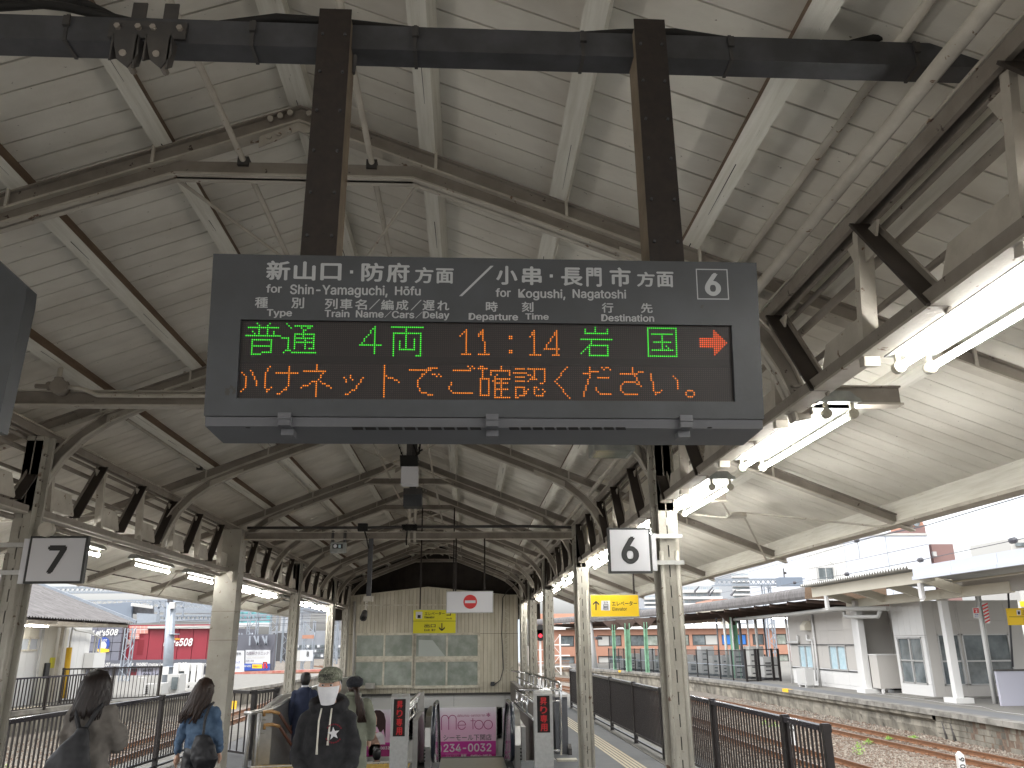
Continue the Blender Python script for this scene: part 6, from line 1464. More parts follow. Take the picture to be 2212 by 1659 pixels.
b=MB(); 
for k in range(18): a,c=12+k,13+k; b.quad([(edgeL(a)-.6,a,.006),(edgeL(c)-.6,c,.006),(edgeL(c)-.9,c,.006),(edgeL(a)-.9,a,.006)])
b.build('yellow_line',M['tactile'],SP2)
p=at(*kG(588,1487),Z=-.3); T=thing('edge_mark','yellow mark on the platform face behind the gate','edge mark',loc=(p.x,p.y,-.4)); Bx(p.x-.16,p.x+.16,p.y-.03,p.y+.03,-.34,-.06).build('paint',M['yellowp'],T)
fence((-13.75,22.5),(-12.9,30.6),[0,2.7,5.4,8.1],'slim bar fence on the platform beyond track seven, before the white building',h=1.0,foot=.08,sp=.16,barr=.014,grp='fences beyond track seven')
T=fence((-14.2,31.0),(-11.6,33.2),[0,1.7,3.4],'black bar cage fence behind the dark haired woman',h=1.15,foot=.06,sp=.13,grp='fences beyond track seven',topm='fence')
XL=-15.0; y0,y1=22,31.6; T=thing('side_building','white clad station building with a corrugated roof beyond track seven','building',loc=(XL,27,0))
def F(x,y): return at(*kF(x,y),X=XL)
wnd=F(260,690); wn2=F(500,860); 
yc=sorted([y0,24.0,25.5,F(270,700).y,F(500,700).y,F(545,700).y,F(620,700).y,F(740,700).y,F(890,700).y,F(1190,700).y])
mats_=['bcream','bcream','bcream','bcream','bwhite','bcream','bcream','bcream','bwhite']
wz1=F(400,700).z; wz0=F(400,865).z
for i,(a,c) in enumerate(zip(yc,yc[1:])):
    n=max(1,int((c-a)/.45))
    for k in range(n):
        ya_=a+(c-a)*k/n; yc_=a+(c-a)*(k+1)/n; iswin=i in(3,)
        mm=M['bwhite'] if i>=8 or i==4 else M['bcream']
        if iswin:
            Bx(XL-.1,XL,ya_+.005,yc_-.005,0,wz0).build('cladding_panel',M['bwhite'],T); Bx(XL-.1,XL,ya_+.005,yc_-.005,wz1,2.75).build('cladding_panel',mm,T)
        else: Bx(XL-.1,XL,ya_+.005,yc_-.005,0,2.75).build('cladding_panel',mm,T)
a,c=yc[3],yc[4]; b=MB(); b.box(XL-.05,XL+.04,a,c,wz1-.04,wz1+.03); b.box(XL-.05,XL+.04,a,c,wz0-.03,wz0+.03); b.box(XL-.05,XL+.04,(a+c)/2-.03,(a+c)/2+.03,wz0,wz1); f=b.build('window',M['winframe'],T)
for u,v_ in ((a,(a+c)/2),((a+c)/2,c)): Bx(XL-.02,XL,u+.02,v_-.02,wz0+.03,wz1-.04).build('pane',M['glassb2'],f)
Bx(XL-3,XL-.11,y0,yc[-1],0,2.7).build('core',M['bcream'],T)
p=F(455,1180); b=MB(); b.tube([(XL+.08,p.y,0),(XL+.08,F(545,560).y,2.6)],.045,8); b.build('downpipe',M['pipe'],T)
p=F(800,830); c_=F(690,1560); b=MB(); b.tube([(XL+.35,c_.y,.1),(XL+.35,F(780,830).y,p.z)],.10,10); b.build('yellow_pipe_guard',M['yellowp'],T); MB().tube([(XL+.35,F(780,830).y,p.z),(XL+.35,F(830,520).y,2.62)],.035,8).build('downpipe',M['bwhite'],T)
a=F(740,760); c_=F(660,1220); 
b=MB(); b.beam((XL+.2,c_.y,0),(XL+.2,F(770,540).y,2.7),.12,.16,up=(0,1,0)); b.build('column',M['steel_lt'],T)
slab_=F(1100,900); e=F(1225,1090); Bx(XL+.02,XL+.4,slab_.y,e.y,e.z,slab_.z).build('meter_cabinet',M['bwhite'],T)
s_=F(580,1030); e=F(605,1230); Bx(XL+.01,XL+.08,s_.y,s_.y+.3,e.z,s_.z).build('door_panel',M['ink'],T)
s_=F(655,960); e=F(685,1095); Bx(XL+.01,XL+.03,s_.y,s_.y+.35,e.z,s_.z).build('yellow_notice',M['yellow2'],T)
for k,(dx,dz) in enumerate(((0,0),(.12,.05),(.24,.1))):
    a=F(900,560); MB().tube([(XL+.2+dx*.2,a.y,2.52-dz*.4),(XL+.2,F(1120,560).y,2.5-dz),(XL+.2,F(1190+k*25,620).y+k*.1,2.3-dz),(XL+.2,F(1190+k*25,620).y+k*.12,0)],.03,8).build('conduit',M['pipe'],T)
# corrugated roof
b=MB(); y=20.0; k=0
while y<32.1:
    s=.03 if k%2 else -.03; b.v+=[(-12.4,y,2.70+s),(-14.3,y,3.42+s),(-16.4,y,4.22+s),(-12.4,y,2.68+s)]; y+=.085; k+=1
for i in range(k-1):
    for j in (0,1): b.f.append((i*4+j,(i+1)*4+j,(i+1)*4+j+1,i*4+j+1)); b.m.append(0); b.sm.append(False)
rf=b.build('corrugated_roof',M['corr'],T); 
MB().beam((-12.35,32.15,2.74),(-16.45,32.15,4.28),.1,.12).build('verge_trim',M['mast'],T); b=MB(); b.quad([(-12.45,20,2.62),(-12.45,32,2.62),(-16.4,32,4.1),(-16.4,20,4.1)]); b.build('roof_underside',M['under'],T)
for k in range(7): MB().beam((-12.5,21+k*1.8,2.6),(-15,21+k*1.8,2.62),.07,.12).build('rafter',M['steel_lt'],T)
for k in range(2):
    y_=25.9+k*1.9; T3=thing('strip_lamp','lit strip lamp under the corrugated roof, %s from the slotted column'%(['first','second'][k]),'lamp','strip lamps of the side building',loc=(-14.2,y_,2.55)); Bx(-14.25,-14.15,y_,y_+1.5,2.52,2.56).build('tube',M['tube'],T3)
# footbridge
T=thing('footbridge','blue grey panelled footbridge end rising behind the corrugated roof','footbridge',loc=(-20,45,3))
a=at(*kL(830,990),Y=46); 
q_=[at(*kL(*p),Y=46) for p in ((830,815),(1275,790),(1270,985),(830,985))]; MB().prism([(p.x,p.z) for p in q_],'y',46,46.2).build('side_panel',M['steelbl'],T)
q_=[at(*kL(*p),Y=46.3) for p in ((1275,800),(1480,830),(1480,925),(1272,900))]; MB().prism([(p.x,p.z) for p in q_],'y',46.3,46.5).build('grey_panel',M['galv'],T)
q_=[at(*kL(*p),Y=46) for p in ((1330,895),(1520,905),(1520,985),(1270,1000),(1272,960),(1330,960))]; MB().prism([(p.x,p.z) for p in q_],'y',45.9,46.4).build('girder',M['mast'],T)
for k in range(14):
    p=at(*kL(1285+k*14,802+k*1.9),Y=45.9); Bx(p.x-.05,p.x+.05,45.8,46,p.z-.13,p.z+.02).build('corrugation',M['bwhite'],T)
# red building and its neighbours
YR=74; T=thing('red_building','red clad amusement hall with a slate blue end and a row of white names','building',loc=(-30,YR,-.7)); pl=PY(YR)
def R(name,l,t_,r,b_,m,Y=YR,d=8,fx=kL,gz=None): return slab(name,fx,l,t_,r,b_,Y,d,m,T,gz)
a=at(*kL(1170,1040),Y=YR); c=at(*kL(2130,1350),Y=YR)
n=7
for k in range(n):
    x0=a.x+(c.x-a.x)*k/n; x1=a.x+(c.x-a.x)*(k+1)/n; Bx(x0+.02,x1-.02,YR,YR+.3,c.z,a.z+.25).build('red_panel',M['redwall'],T)
Bx(a.x-6,c.x,YR+.31,YR+12,-.7,a.z).build('core',M['slate'],T)
xa=at(*kL(600,1200),Y=YR-1).x; xb=at(*kL(1165,1200),Y=YR-1).x; za=at(*kL(900,1010),Y=YR-1).z; zb_=at(*kL(900,1355),Y=YR-1).z
for i in range(7):
    for j in range(4): Bx(xa+(xb-xa)*i/7+.02,xa+(xb-xa)*(i+1)/7-.02,YR-1,YR-.7,zb_+(za-zb_)*j/4+.02,zb_+(za-zb_)*(j+1)/4-.02).build('slate_panel',M['slate'],T)
Bx(xa,xb,YR-.69,YR+.3,zb_,za).build('backing',M['galv_dk'],T)
R('name_band',700,1355,2130,1422,M['slate2'],YR-1.2,1); R('shop_front',700,1422,2130,1700,M['slate'],YR-.5,1,gz=-.7)
R('recess',1352,1100,1388,1130,M['rdark'],YR-.02,.1); R('recess',1338,1155,1378,1300,M['rdark'],YR-.02,.1)
plr=PY(YR-.03)
for l_,t_,r_,b_ in ((1255,1020,1435,1092),(1255,1095,1350,1145),(1230,1150,1270,1200)): 
    flat(plr,[kL(l_,t_),kL(r_,t_),kL(r_,b_),kL(l_,b_)],M['salmon'],T,'poster_grid',off=.05)
    for k in range(1,5): xk=l_+(r_-l_)*k/5; flat(plr,[kL(xk-2,t_),kL(xk+2,t_),kL(xk+2,b_),kL(xk-2,b_)],M['bwhite'],T,'grid_line',off=.08)
    flat(plr,[kL(l_,(t_+b_)/2-3),kL(r_,(t_+b_)/2-3),kL(r_,(t_+b_)/2+3),kL(l_,(t_+b_)/2+3)],M['bwhite'],T,'grid_line',off=.08)
fit_text(plr,"Let's",(*kL(1590,1160),*kL(1735,1215)),M['lit'],T,bold=.05,shear=.1,off=.1); fit_text(plr,'508',(*kL(1742,1138),*kL(1868,1215)),M['lit'],T,bold=.06,shear=.2,off=.1); fit_text(plr,'STADIUM',(*kL(1680,1138),*kL(1742,1155)),M['yellowp'],T,bold=.04,off=.1)
pls=PY(YR-1.02); fit_text(pls,"Let's",(*kL(905,1060),*kL(1025,1115)),M['lit'],T,bold=.05,shear=.1,off=.05); fit_text(pls,'508',(*kL(1030,1048),*kL(1145,1112)),M['lit'],T,bold=.06,shear=.2,off=.05)
u_,v_=pls.px(*kL(1003,1195)); r_=abs(pls.px(*kL(1063,1195))[0]-u_)
flat(pls,circ(u_,v_,r_,28,r_*1.1),M['blue'],T,'round_emblem',off=.05,px=False); flat(pls,circ(u_-.02*r_,v_-.25*r_,r_*.55,24,r_*.62),M['lit'],T,'emblem_disc',off=.07,px=False)
flat(pls,[kL(945,1245),kL(985,1232),kL(1060,1245),kL(1062,1268),kL(990,1280),kL(950,1268)],M['yellowp'],T,'emblem_base',off=.09); fit_text(pls,'SLOT',(*kL(972,1148),*kL(1040,1172)),M['lit'],T,bold=.05,off=.08)
plb=PY(YR-1.22)
for tx,l_,t_,r_,b_ in (("508",890,1380,940,1405),('SLOT',990,1375,1068,1412),('STADIUM',1075,1385,1172,1410),('508',1240,1378,1292,1405),('PACHINKO',1322,1375,1430,1408),('STADIUM',1438,1382,1535,1408),("Let's",1548,1375,1600,1408),('508',1640,1378,1665,1405),('SLOT',1722,1372,1810,1396),("Let's",1935,1378,2010,1408)): fit_text(plb,tx,(*kL(l_,t_),*kL(r_,b_)),M['lit'],T,bold=.03,shear=.15,off=.05)
R('window_banner',1330,1425,1535,1535,M['lavender'],YR-.7,.1); plc=PY(YR-.72)
for tx,l_,t_,r_,b_ in (('508',1255,1432,1320,1465),("Let's 508",1375,1435,1470,1465),("Let's",1345,1490,1380,1520),('508',1385,1478,1452,1525),('Let',1480,1475,1532,1515)): fit_text(plc,tx,(*kL(l_,t_),*kL(r_,b_)),M['slate2'],T,bold=.03,off=.05)
R('red_door',1232,1425,1330,1500,M['redwall'],YR-.6,.1); R('roof_parapet',1430,1020,2130,1042,M['pipe'],YR-.3,8)
# rooftop frame behind, scaffold style
T=thing('rooftop_frame','pale open rooftop frame above the red building','roof frame',loc=(-30,90,10))
for xk in (1478,1545,1605,1680,1780):
    p=at(*kL(xk,780),Y=88); q_=at(*kL(xk,935),Y=88); Bx(p.x-.08,p.x+.08,88,88.2,q_.z,p.z).build('post',M['mast'],T)
for yk in (780,845): a=at(*kL(1478,yk),Y=88); c=at(*kL(1780,yk),Y=88); Bx(a.x,c.x,88,88.2,a.z-.08,a.z+.08).build('bar',M['mast'],T)
# lattice mast in front of the red building, round pole
p=at(*kL(1190,1470),Y=50); q_=at(*kL(1220,1040),Y=50); T=thing('lattice_mast','galvanised lattice mast in front of the red building','mast',loc=(p.x,50,-.7)); lattice_v(T,p.x+.1,50,-.7,q_.z,.42,r=.028)
T=thing('steel_pole','tall grey steel pole with a camera bracket, left of the cream box column','pole',loc=(-15,42,-.7)); p=at(*kL(1620,1640),Y=42); q_=at(*kL(1660,760),Y=42)
x_=p.x; MB().tube([(x_,42,-.7),(q_.x,42,q_.z)],[.24,.22],14).build('shaft',M['mast'],T)
for z in (.9,2.4,3.9): MB().tube([(x_,42,z),(x_+.0,42,z+.05)],.27,14).build('band',M['mast'],T)
slab('bracket',kL,1620,750,1665,790,41.7,.2,M['galv'],T); slab('lamp_box',kL,1640,790,1680,850,41.6,.2,M['bwhite'],T); slab('number_board',kL,1578,1415,1625,1490,41.6,.05,M['bwhite'],T)
# machines and glass shelter behind the fence
T=thing('unit_row','white outdoor unit with a slatted side behind the track seven fence','air conditioner','units beyond track seven',loc=(-15,40,0))
slab('casing',kH,585,1455,745,1605,36,.8,M['ac'],T,-.1)
for i in range(5): slab('slat',kH,600,1470+i*27,655,1485+i*27,35.9,.1,M['galv'],T)
T=thing('unit_row','plain white outdoor unit beside the grey pole','air conditioner','units beyond track seven',loc=(-14,36,0)); slab('casing',kH,760,1440,870,1600,36,.8,M['ac'],T,-.1); slab('panel',kH,790,1470,850,1590,35.9,.1,M['pipe'],T)
T=thing('unit_row','tall white cabinet just right of the grey pole','cabinet','units beyond track seven',loc=(-13,36,0)); slab('casing',kH,960,1310,1115,1575,37,.8,M['ac'],T,-.1); slab('panel',kH,1020,1350,1085,1530,36.9,.1,M['glassd'],T)
T=thing('glass_shelter','white framed glass shelter behind the woman in denim','shelter',loc=(-12,38,0))
slab('header',kH,1050,1150,1410,1260,40,.3,M['bwhite'],T); slab('pane',kH,1070,1265,1210,1570,40.1,.1,M['glassd'],T); slab('pane',kH,1240,1265,1310,1570,40.1,.1,M['glassd'],T); slab('pane',kH,1330,1265,1395,1570,40.1,.1,M['glassd'],T)
for xk in (1050,1215,1312,1398): slab('post',kH,xk,1150,xk+18,1600,39.9,.3,M['bwhite'],T)
slab('rail',kH,1110,1425,1380,1470,39.5,.2,M['ac'],T); slab('rail',kH,1110,1510,1380,1540,39.5,.2,M['ac'],T)
slab('white_post',kH,505,1355,585,1600,34,.3,M['bwhite'],thing('white_block','white gate post at the end of the cage fence','post',loc=(-13,34,0)))
# clinic billboard and clutter right of the box column
YK=66; T=thing('billboard_wall','dark framed billboard wall with white and blue clinic adverts','billboard',loc=(-22,YK,0)); pl=PY(YK-.06)
slab('frame',kG,420,690,1030,1085,YK,.6,M['slate2'],T,-.7); slab('dark_band',kG,420,810,1030,862,YK-.05,.05,M['slate2'],T)
flat(pl,[kG(420,862),kG(725,862),kG(725,1098),kG(420,1098)],M['lit2'],T,'advert'); flat(pl,[kG(738,855),kG(1008,855),kG(1003,1078),kG(735,1078)],M['lit2'],T,'advert'); flat(pl,[kG(725,1003),kG(1005,1003),kG(1003,1078),kG(725,1078)],M['blue'],T,'blue_band',off=.04)
flat(pl,[kG(812,1012),kG(920,1012),kG(920,1054),kG(812,1054)],M['yellow'],T,'yellow_band',off=.06)
for tx,l_,t_,r_,b_,mm in (('駐車場用地',540,880,690,912,'ink'),('募集中',540,925,628,952,'ink'),('リパーク',600,975,680,1005,'blue'),('0120-993-031',560,1035,675,1055,'blue'),('ね眼科クリニック',750,872,990,910,'ink2'),('TONE EYE CLINIC',740,925,950,945,'pipe'),('日帰り手術',745,965,830,985,'ink2'),('800-8500',722,1018,800,1042,'lit2'),('予約専用ダイヤル',818,1022,915,1045,'red')): fit_text(pl,tx,(*kG(l_,t_),*kG(r_,b_)),M[mm],T,bold=.02,off=.07)
ringm=M['red']
b=MB()
def G_(x,y,o=.08): return pl.w(*pl.px(*kG(x,y)),o)
for (x0,y0_,x1,y1_) in ((930,985,945,1055),(930,985,975,1000),(960,985,975,1045)): b.quad([G_(x0,y0_),G_(x1,y0_),G_(x1,y1_),G_(x0,y1_)])
b.quad([G_(950,1035),G_(988,1035),G_(969,1060)]); b.build('red_arrow',M['red'],T)
for k in range(5):
    a=at(*kG(780+k*45,700),Y=YK-.5); c=at(*kG(800+k*45+(25 if k%2 else -25),805),Y=YK-.5); MB().beam((a.x,YK-.3,a.z),(c.x,YK-.3,c.z),.12,.12,up=(0,1,0)).build('brace',M['mast'],T)
T=thing('teal_banner','turquoise banner hoarding high behind the wires','hoarding',loc=(-35,130,12)); slab('panel',kG,560,405,700,600,130,1,M['teal'],T,-.7); slab('panel',kG,705,415,1005,600,130,1,M['teal'],T); slab('pale_strip',kG,560,560,1010,600,129.8,.1,M['lit2'],T)
T=thing('blue_grey_block','dim blue grey concrete office blocks behind the wires','building',loc=(-25,150,0)); slab('wall',kG,1010,650,1900,1010,170,12,M['farblk'],T,-.7); slab('wall',kG,1130,430,1330,660,200,12,M['aptw'],T,-.7)
for i in range(3):
    for j in range(16):
        slab('window',kG,1290+j*38,800+i*52,1316+j*38,828+i*52,169.7,.3,M['glassd' if (i+j)%3 else 'lit2'],T)
for k,(l_,t_,r_,b_) in enumerate(((1040,670,1140,1060),(1290,860,1340,1000),(1780,760,1860,1000))):
    slab('tower',kG,l_,t_,r_,b_,150,6,M['pipe' if k else 'galv'],T,-.7)
# many small masts, gantries and wires of the yard
rg=random.Random(11)
for k in range(9):
    y=80+k*14; x_=-12-k*1.7-rg.uniform(0,3) if k%2 else -20-k*2.2
    T=thing('lattice_mast','distant lattice mast of the rail yard, number %s going away'%['one','two','three','four','five','six','seven','eight','nine'][k],'mast','distant masts of the rail yard',loc=(x_,y,-.7)); lattice_v(T,x_,y,-.7,6.5+k*.55,.8,r=.045+.004*k)
for k in range(7):
    y=85+k*17; T=thing('overhead_gantry','distant lattice gantry of the rail yard, number %s going away'%['one','two','three','four','five','six','seven'][k],'gantry','distant gantries of the rail yard',loc=(-20,y,6)); lattice_h(T,-38-k*3,-6-k*.5,y,5.4+k*.55,6.3+k*.65,r=.05+.006*k,step=1.0)
for k in range(16):
    y=72+k*9; z=3.6+k*.42+rg.uniform(0,1.0); pts=[(-40,y+rg.uniform(-3,3),z+rg.uniform(-.5,.8)),(-25,y,z-.25),(-8,y-3,z+.2)]
    if k%2: x_=-10-k*.9; pts=[(x_,66,4.6+k*.12),(x_-2,110,5.2+k*.2),(x_-6,170,8+k*.15)]
    wires('overhead_wire',[pts,[(a,b_,c-.55) for a,b_,c in pts]],'pair of thin wires high over the rail yard, bundle %s'%['a','b','c','d','e','f','g','h','i','j','k','l','m','n','o','p'][k],.022)
for q_,Yk in ((kG(722,900),70),(kG(1415,900),74)):
    p=at(*q_,Y=Yk); T=thing('lattice_mast','galvanised lattice mast with a number board '+('before the clinic adverts' if Yk==70 else 'behind the suited man'),'mast','near masts of the rail yard',loc=(p.x,Yk,-.7)); z1=at(*kG(722,670 if Yk==70 else 545),Y=Yk).z; lattice_v(T,p.x,Yk,-.7,z1,.85,r=.05)
    o=at(*(kG(725,768) if Yk==70 else kG(1430,712)),Y=Yk); Bx(o.x-.5,o.x+.5,Yk-.5,Yk-.45,o.z-.15,o.z+.15).build('orange_plate',M['orange'],T)
    if Yk==74: Bx(p.x-.55,p.x+.55,Yk-.55,Yk-.5,at(*kG(1415,975),Y=Yk).z,at(*kG(1415,855),Y=Yk).z).build('number_board',M['lit2'],T); fit_text(PY(Yk-.56),'関西線',(*kG(1405,868),*kG(1428,930)),M['ink'],T,bold=.02)
# rusty ground strip with tarpaulins, retaining wall and rails beyond
T=thing('rusty_girders','long rust red girders lying beyond the platform','girders',loc=(-14,60,0))
for (l_,t_,r_,b_,Yk,mm) in ((560,1120,1560,1085,62,'redoxide'),(560,1150,1560,1110,60,'rail'),(560,1180,1560,1130,58,'redoxide')):
    a=at(*kG(l_,t_),Y=Yk); c=at(*kG(r_,b_),Y=Yk+6); MB().beam(a,c,.5,.28).build('girder',M[mm],T)
T=thing('tarpaulin','crumpled light blue and red tarpaulin on the far ground','tarpaulin',loc=(-12,55,0)); rt_=random.Random(2)
for (l_,t_,r_,b_,mm) in ((905,1145,980,1210,'redoxide'),(985,1160,1130,1210,'tarp'),(1135,1120,1165,1205,'redoxide'),(935,1165,1000,1212,'lit2')):
    a=at(*kG(l_,t_),Y=52); c=at(*kG(r_,b_),Y=52); b=MB(); n=9; h=a.z-c.z
    for i in range(n+1):
        for j in range(4): b.v.append((a.x+(c.x-a.x)*i/n,52+j*.5,c.z+h*(.25+.75*rt_.random())*math.sin(math.pi*(.12+.8*i/n))*(1-abs(j-1.5)/2.2)))
    for i in range(n):
        for j in range(3): b.f.append((i*4+j,(i+1)*4+j,(i+1)*4+j+1,i*4+j+1)); b.m.append(0); b.sm.append(True)
    b.build('sheet',M[mm],T)
a_=[at(*kG(560,1250),Z=.02),at(*kG(1160,1212),Z=.02)]
# ================================================================ PEOPLE
M['skin']=mat('light_skin',(.55,.34,.25),.5,n=(20,(.5,.29,.21),.5)); M['hair']=mat('dark_brown_hair',(.010,.006,.006),.5,n=(70,(.028,.016,.013),.8),stretch=(1,1,.15)); M['hairbr']=mat('brown_hair',(.020,.011,.008),.5,n=(70,(.055,.028,.018),.8),stretch=(1,1,.15))
M['hairbl']=mat('black_hair',(.010,.009,.010),.5)
M['sweater']=mat('taupe_wool_sweater',(.16,.145,.13),.95,n=(8,(.22,.20,.18),.8),bump=.004); M['denim']=mat('washed_denim',(.055,.10,.18),.9,n=(7,(.14,.22,.33),.9),bump=.003); M['navy']=mat('navy_suit_cloth',(.016,.024,.055),.9,n=(9,(.03,.04,.085),.6))
M['coat']=mat('sage_green_coat',(.17,.18,.135),.95,n=(8,(.23,.24,.19),.7),bump=.004); M['hoodie']=mat('black_hoodie_fleece',(.014,.014,.016),.95,n=(14,(.032,.032,.036),.8),bump=.004); M['trous']=mat('dark_trousers',(.018,.018,.022),.9); M['bagblk']=mat('black_bag_nylon',(.010,.010,.013),.55,n=(9,(.022,.022,.026),.7)); M['maskw']=mat('white_face_mask',(.72,.72,.75),.85,n=(30,(.62,.62,.66),.6)); M['cord']=mat('cream_drawstring',(.66,.63,.56),.8); M['beret']=mat('black_knitted_beret',(.012,.013,.018),.95,n=(60,(.03,.032,.04),.8),bump=.004)
M['shoe']=mat('black_shoe',(.012,.012,.012),.4); M['eye']=mat('dark_eye',(.02,.012,.01),.2); M['eyew']=mat('eye_white',(.55,.52,.5),.4); M['leather']=mat('black_leather_trousers',(.012,.014,.018),.3)
def loft(b,rings,n=18):
    """closed stack of ellipses (cx,cy,z,rx,ry)"""
    k0=len(b.v)
    for (cx,cy,z,rx,ry) in rings:
        for k in range(n): a=2*math.pi*k/n; b.v.append((cx+rx*math.cos(a),cy+ry*math.sin(a),z))
    for i in range(len(rings)-1):
        for k in range(n): j=(k+1)%n; b.f.append((k0+i*n+k,k0+i*n+j,k0+(i+1)*n+j,k0+(i+1)*n+k)); b.m.append(0); b.sm.append(True)
    b.f.append(tuple(k0+k for k in range(n))[::-1]); b.m.append(0); b.sm.append(True); e=k0+(len(rings)-1)*n; b.f.append(tuple(e+k for k in range(n))); b.m.append(0); b.sm.append(True)
def limb(b,pts,rs,n=12):
    P=[Vector(p) for p in pts]; Q=[];R_=[]
    for i in range(len(P)-1):
        for k in range(4): f=k/4; Q.append(P[i].lerp(P[i+1],f)); R_.append(rs[i]+(rs[i+1]-rs[i])*f)
    Q.append(P[-1]); R_.append(rs[-1])
    for _ in range(2): Q=[Q[0]]+[(Q[i-1]+Q[i]*2+Q[i+1])/4 for i in range(1,len(Q)-1)]+[Q[-1]]
    d0=(Q[0]-Q[1]).normalized(); d1=(Q[-1]-Q[-2]).normalized()
    Q=[Q[0]+d0*R_[0]*.7]+Q+[Q[-1]+d1*R_[-1]*.6]; R_=[R_[0]*.5]+R_+[R_[-1]*.5]
    b.tube(Q,R_,n)
def fused(name,b,m,par,vox=.014,sm=6,wr=0,sc=.09,seed=0):
    me=b.mesh('tmp',m if not isinstance(m,list) else m[0]); o=bpy.data.objects.new('tmp',me); C.objects.link(o)
    r=o.modifiers.new('r','REMESH'); r.mode='VOXEL'; r.voxel_size=vox; r.use_smooth_shade=True
    if wr:
        tx=bpy.data.textures.new('w','CLOUDS'); tx.noise_scale=sc; tx.noise_depth=2; d=o.modifiers.new('d','DISPLACE'); d.texture=tx; d.strength=wr; d.mid_level=.5; d.texture_coords='LOCAL'
    s=o.modifiers.new('s','SMOOTH'); s.factor=.5; s.iterations=sm
    dg=bpy.context.evaluated_depsgraph_get(); n_=bpy.data.meshes.new_from_object(o.evaluated_get(dg)); bpy.data.objects.remove(o)
    n_.materials.clear(); n_.materials.append(m if not isinstance(m,list) else m[0]); n_.name=name
    for p in n_.polygons: p.use_smooth=True
    return ob(name,n_,par)
def blob_sphere(b,c,r,n=12):
    rings=[(c[0],c[1],c[2]+r[2]*math.sin(t),max(.002,r[0]*math.cos(t)),max(.002,r[1]*math.cos(t))) for t in [(-.5+k/n)*math.pi for k in range(n+1)]]
    loft(b,rings,16)
def locks(name,m,par,hc,hr,n,ln,spread,seed,drift=(0,0),arc=(-2.6,-.5),wave=.01,r0=.012):
    """hair falling from the crown as tapered locks; local, face towards +Y"""
    r=random.Random(seed); b=MB()
    rings=[(hc[0],hc[1]-.008,hc[2]+hr[2]*math.sin(t),max(.004,hr[0]*math.cos(t)),max(.004,hr[1]*math.cos(t))) for t in [(-.12+k*.62/10)*math.pi for k in range(11)]]
    loft(b,rings,20)
    for k in range(n):
        a=arc[0]+(arc[1]-arc[0])*(k+r.random())/n; L_=ln*r.uniform(.8,1.05); d=r.uniform(0,1)
        p=[Vector((hc[0]+hr[0]*.6*math.cos(a),hc[1]+hr[1]*.6*math.sin(a),hc[2]+hr[2]*.78)),Vector((hc[0]+hr[0]*1.0*math.cos(a),hc[1]+hr[1]*1.02*math.sin(a),hc[2]+hr[2]*.15))]
        for j in range(1,7):
            f=j/6; ww=wave*math.sin(f*9+k)
            p.append(Vector((hc[0]+(hr[0]*(1.02+spread*f))*math.cos(a)+drift[0]*f**1.4+ww, hc[1]+(hr[1]*(1.0+spread*.5*f))*math.sin(a)+drift[1]*f, hc[2]+hr[2]*.15-L_*f)))
        b.tube(p,[r0*.8,r0*1.2,r0*1.3,r0*1.25,r0*1.15,r0,r0*.7,r0*.25],7)
    for i in range(len(b.sm)): b.sm[i]=True
    return b.build(name,m,par)
def person(lab,x,y,z,h,rz,build,grp=None):
    T=thing('person',lab,'person',grp,loc=(x,y,z),rz=rz,local=True); s=h/1.70; T.scale=(s,s,s); build(T); return T
def head(b,c=(0,.0,1.58),sc=1.0):
    n=22; k0=len(b.v); NR=16
    for i in range(NR+1):
        t=-math.pi/2+math.pi*i/NR; z=math.sin(t); cr_=math.cos(t)
        for k in range(n):
            a=2*math.pi*k/n; x_=cr_*math.cos(a); y_=cr_*math.sin(a)
            w_=.076; dpt=.094
            if z<0: w_*=1-.30*min(1,(-z))**1.5; 
            X=x_*w_; Y=y_*dpt; Z=z*.118
            if y_>0:
                Y*=.92
                if z<-.1: Y+=.012*max(0,1-abs(x_)*3)*(1 if z>-.9 else .4)
                Y+=.020*math.exp(-((x_)/.16)**2-((z+.12)/.16)**2)        # nose
                Y-=.009*math.exp(-((abs(x_)-.38)/.17)**2-((z-.06)/.12)**2) # sockets
            b.v.append((c[0]+X*sc,c[1]+Y*sc,c[2]+Z*sc))
    for i in range(NR):
        for k in range(n): j=(k+1)%n; b.f.append((k0+i*n+k,k0+i*n+j,k0+(i+1)*n+j,k0+(i+1)*n+k)); b.m.append(0); b.sm.append(True)
    for s in (-1,1): blob_sphere(b,(c[0]+s*.078*sc,c[1]-.006,c[2]-.01),(.010,.020,.032),8)
def hand(b,w,d,side):
    """palm and five fingers hanging from wrist w along d"""
    w=Vector(w); d=Vector(d).normalized(); f=Vector((0,1,0)); sdv=d.cross(f).normalized()*side
    b.tube([w,w+d*.035,w+d*.085],[.022,.034,.036],8)
    for k,(o,L_) in enumerate(((-.027,.062),(-.009,.074),(.009,.070),(.026,.054))):
        p=w+d*.08+f*o; q=p+d*L_*.5+sdv*.004; e=q+d*L_*.45-sdv*.014; b.tube([p-d*.02,p,q,e],[.009,.0092,.0085,.0065],6)
    p=w+d*.03+f*.032; b.tube([p-f*.01,p+f*.018+d*.02,p+f*.026+d*.052],[.011,.0105,.008],6)
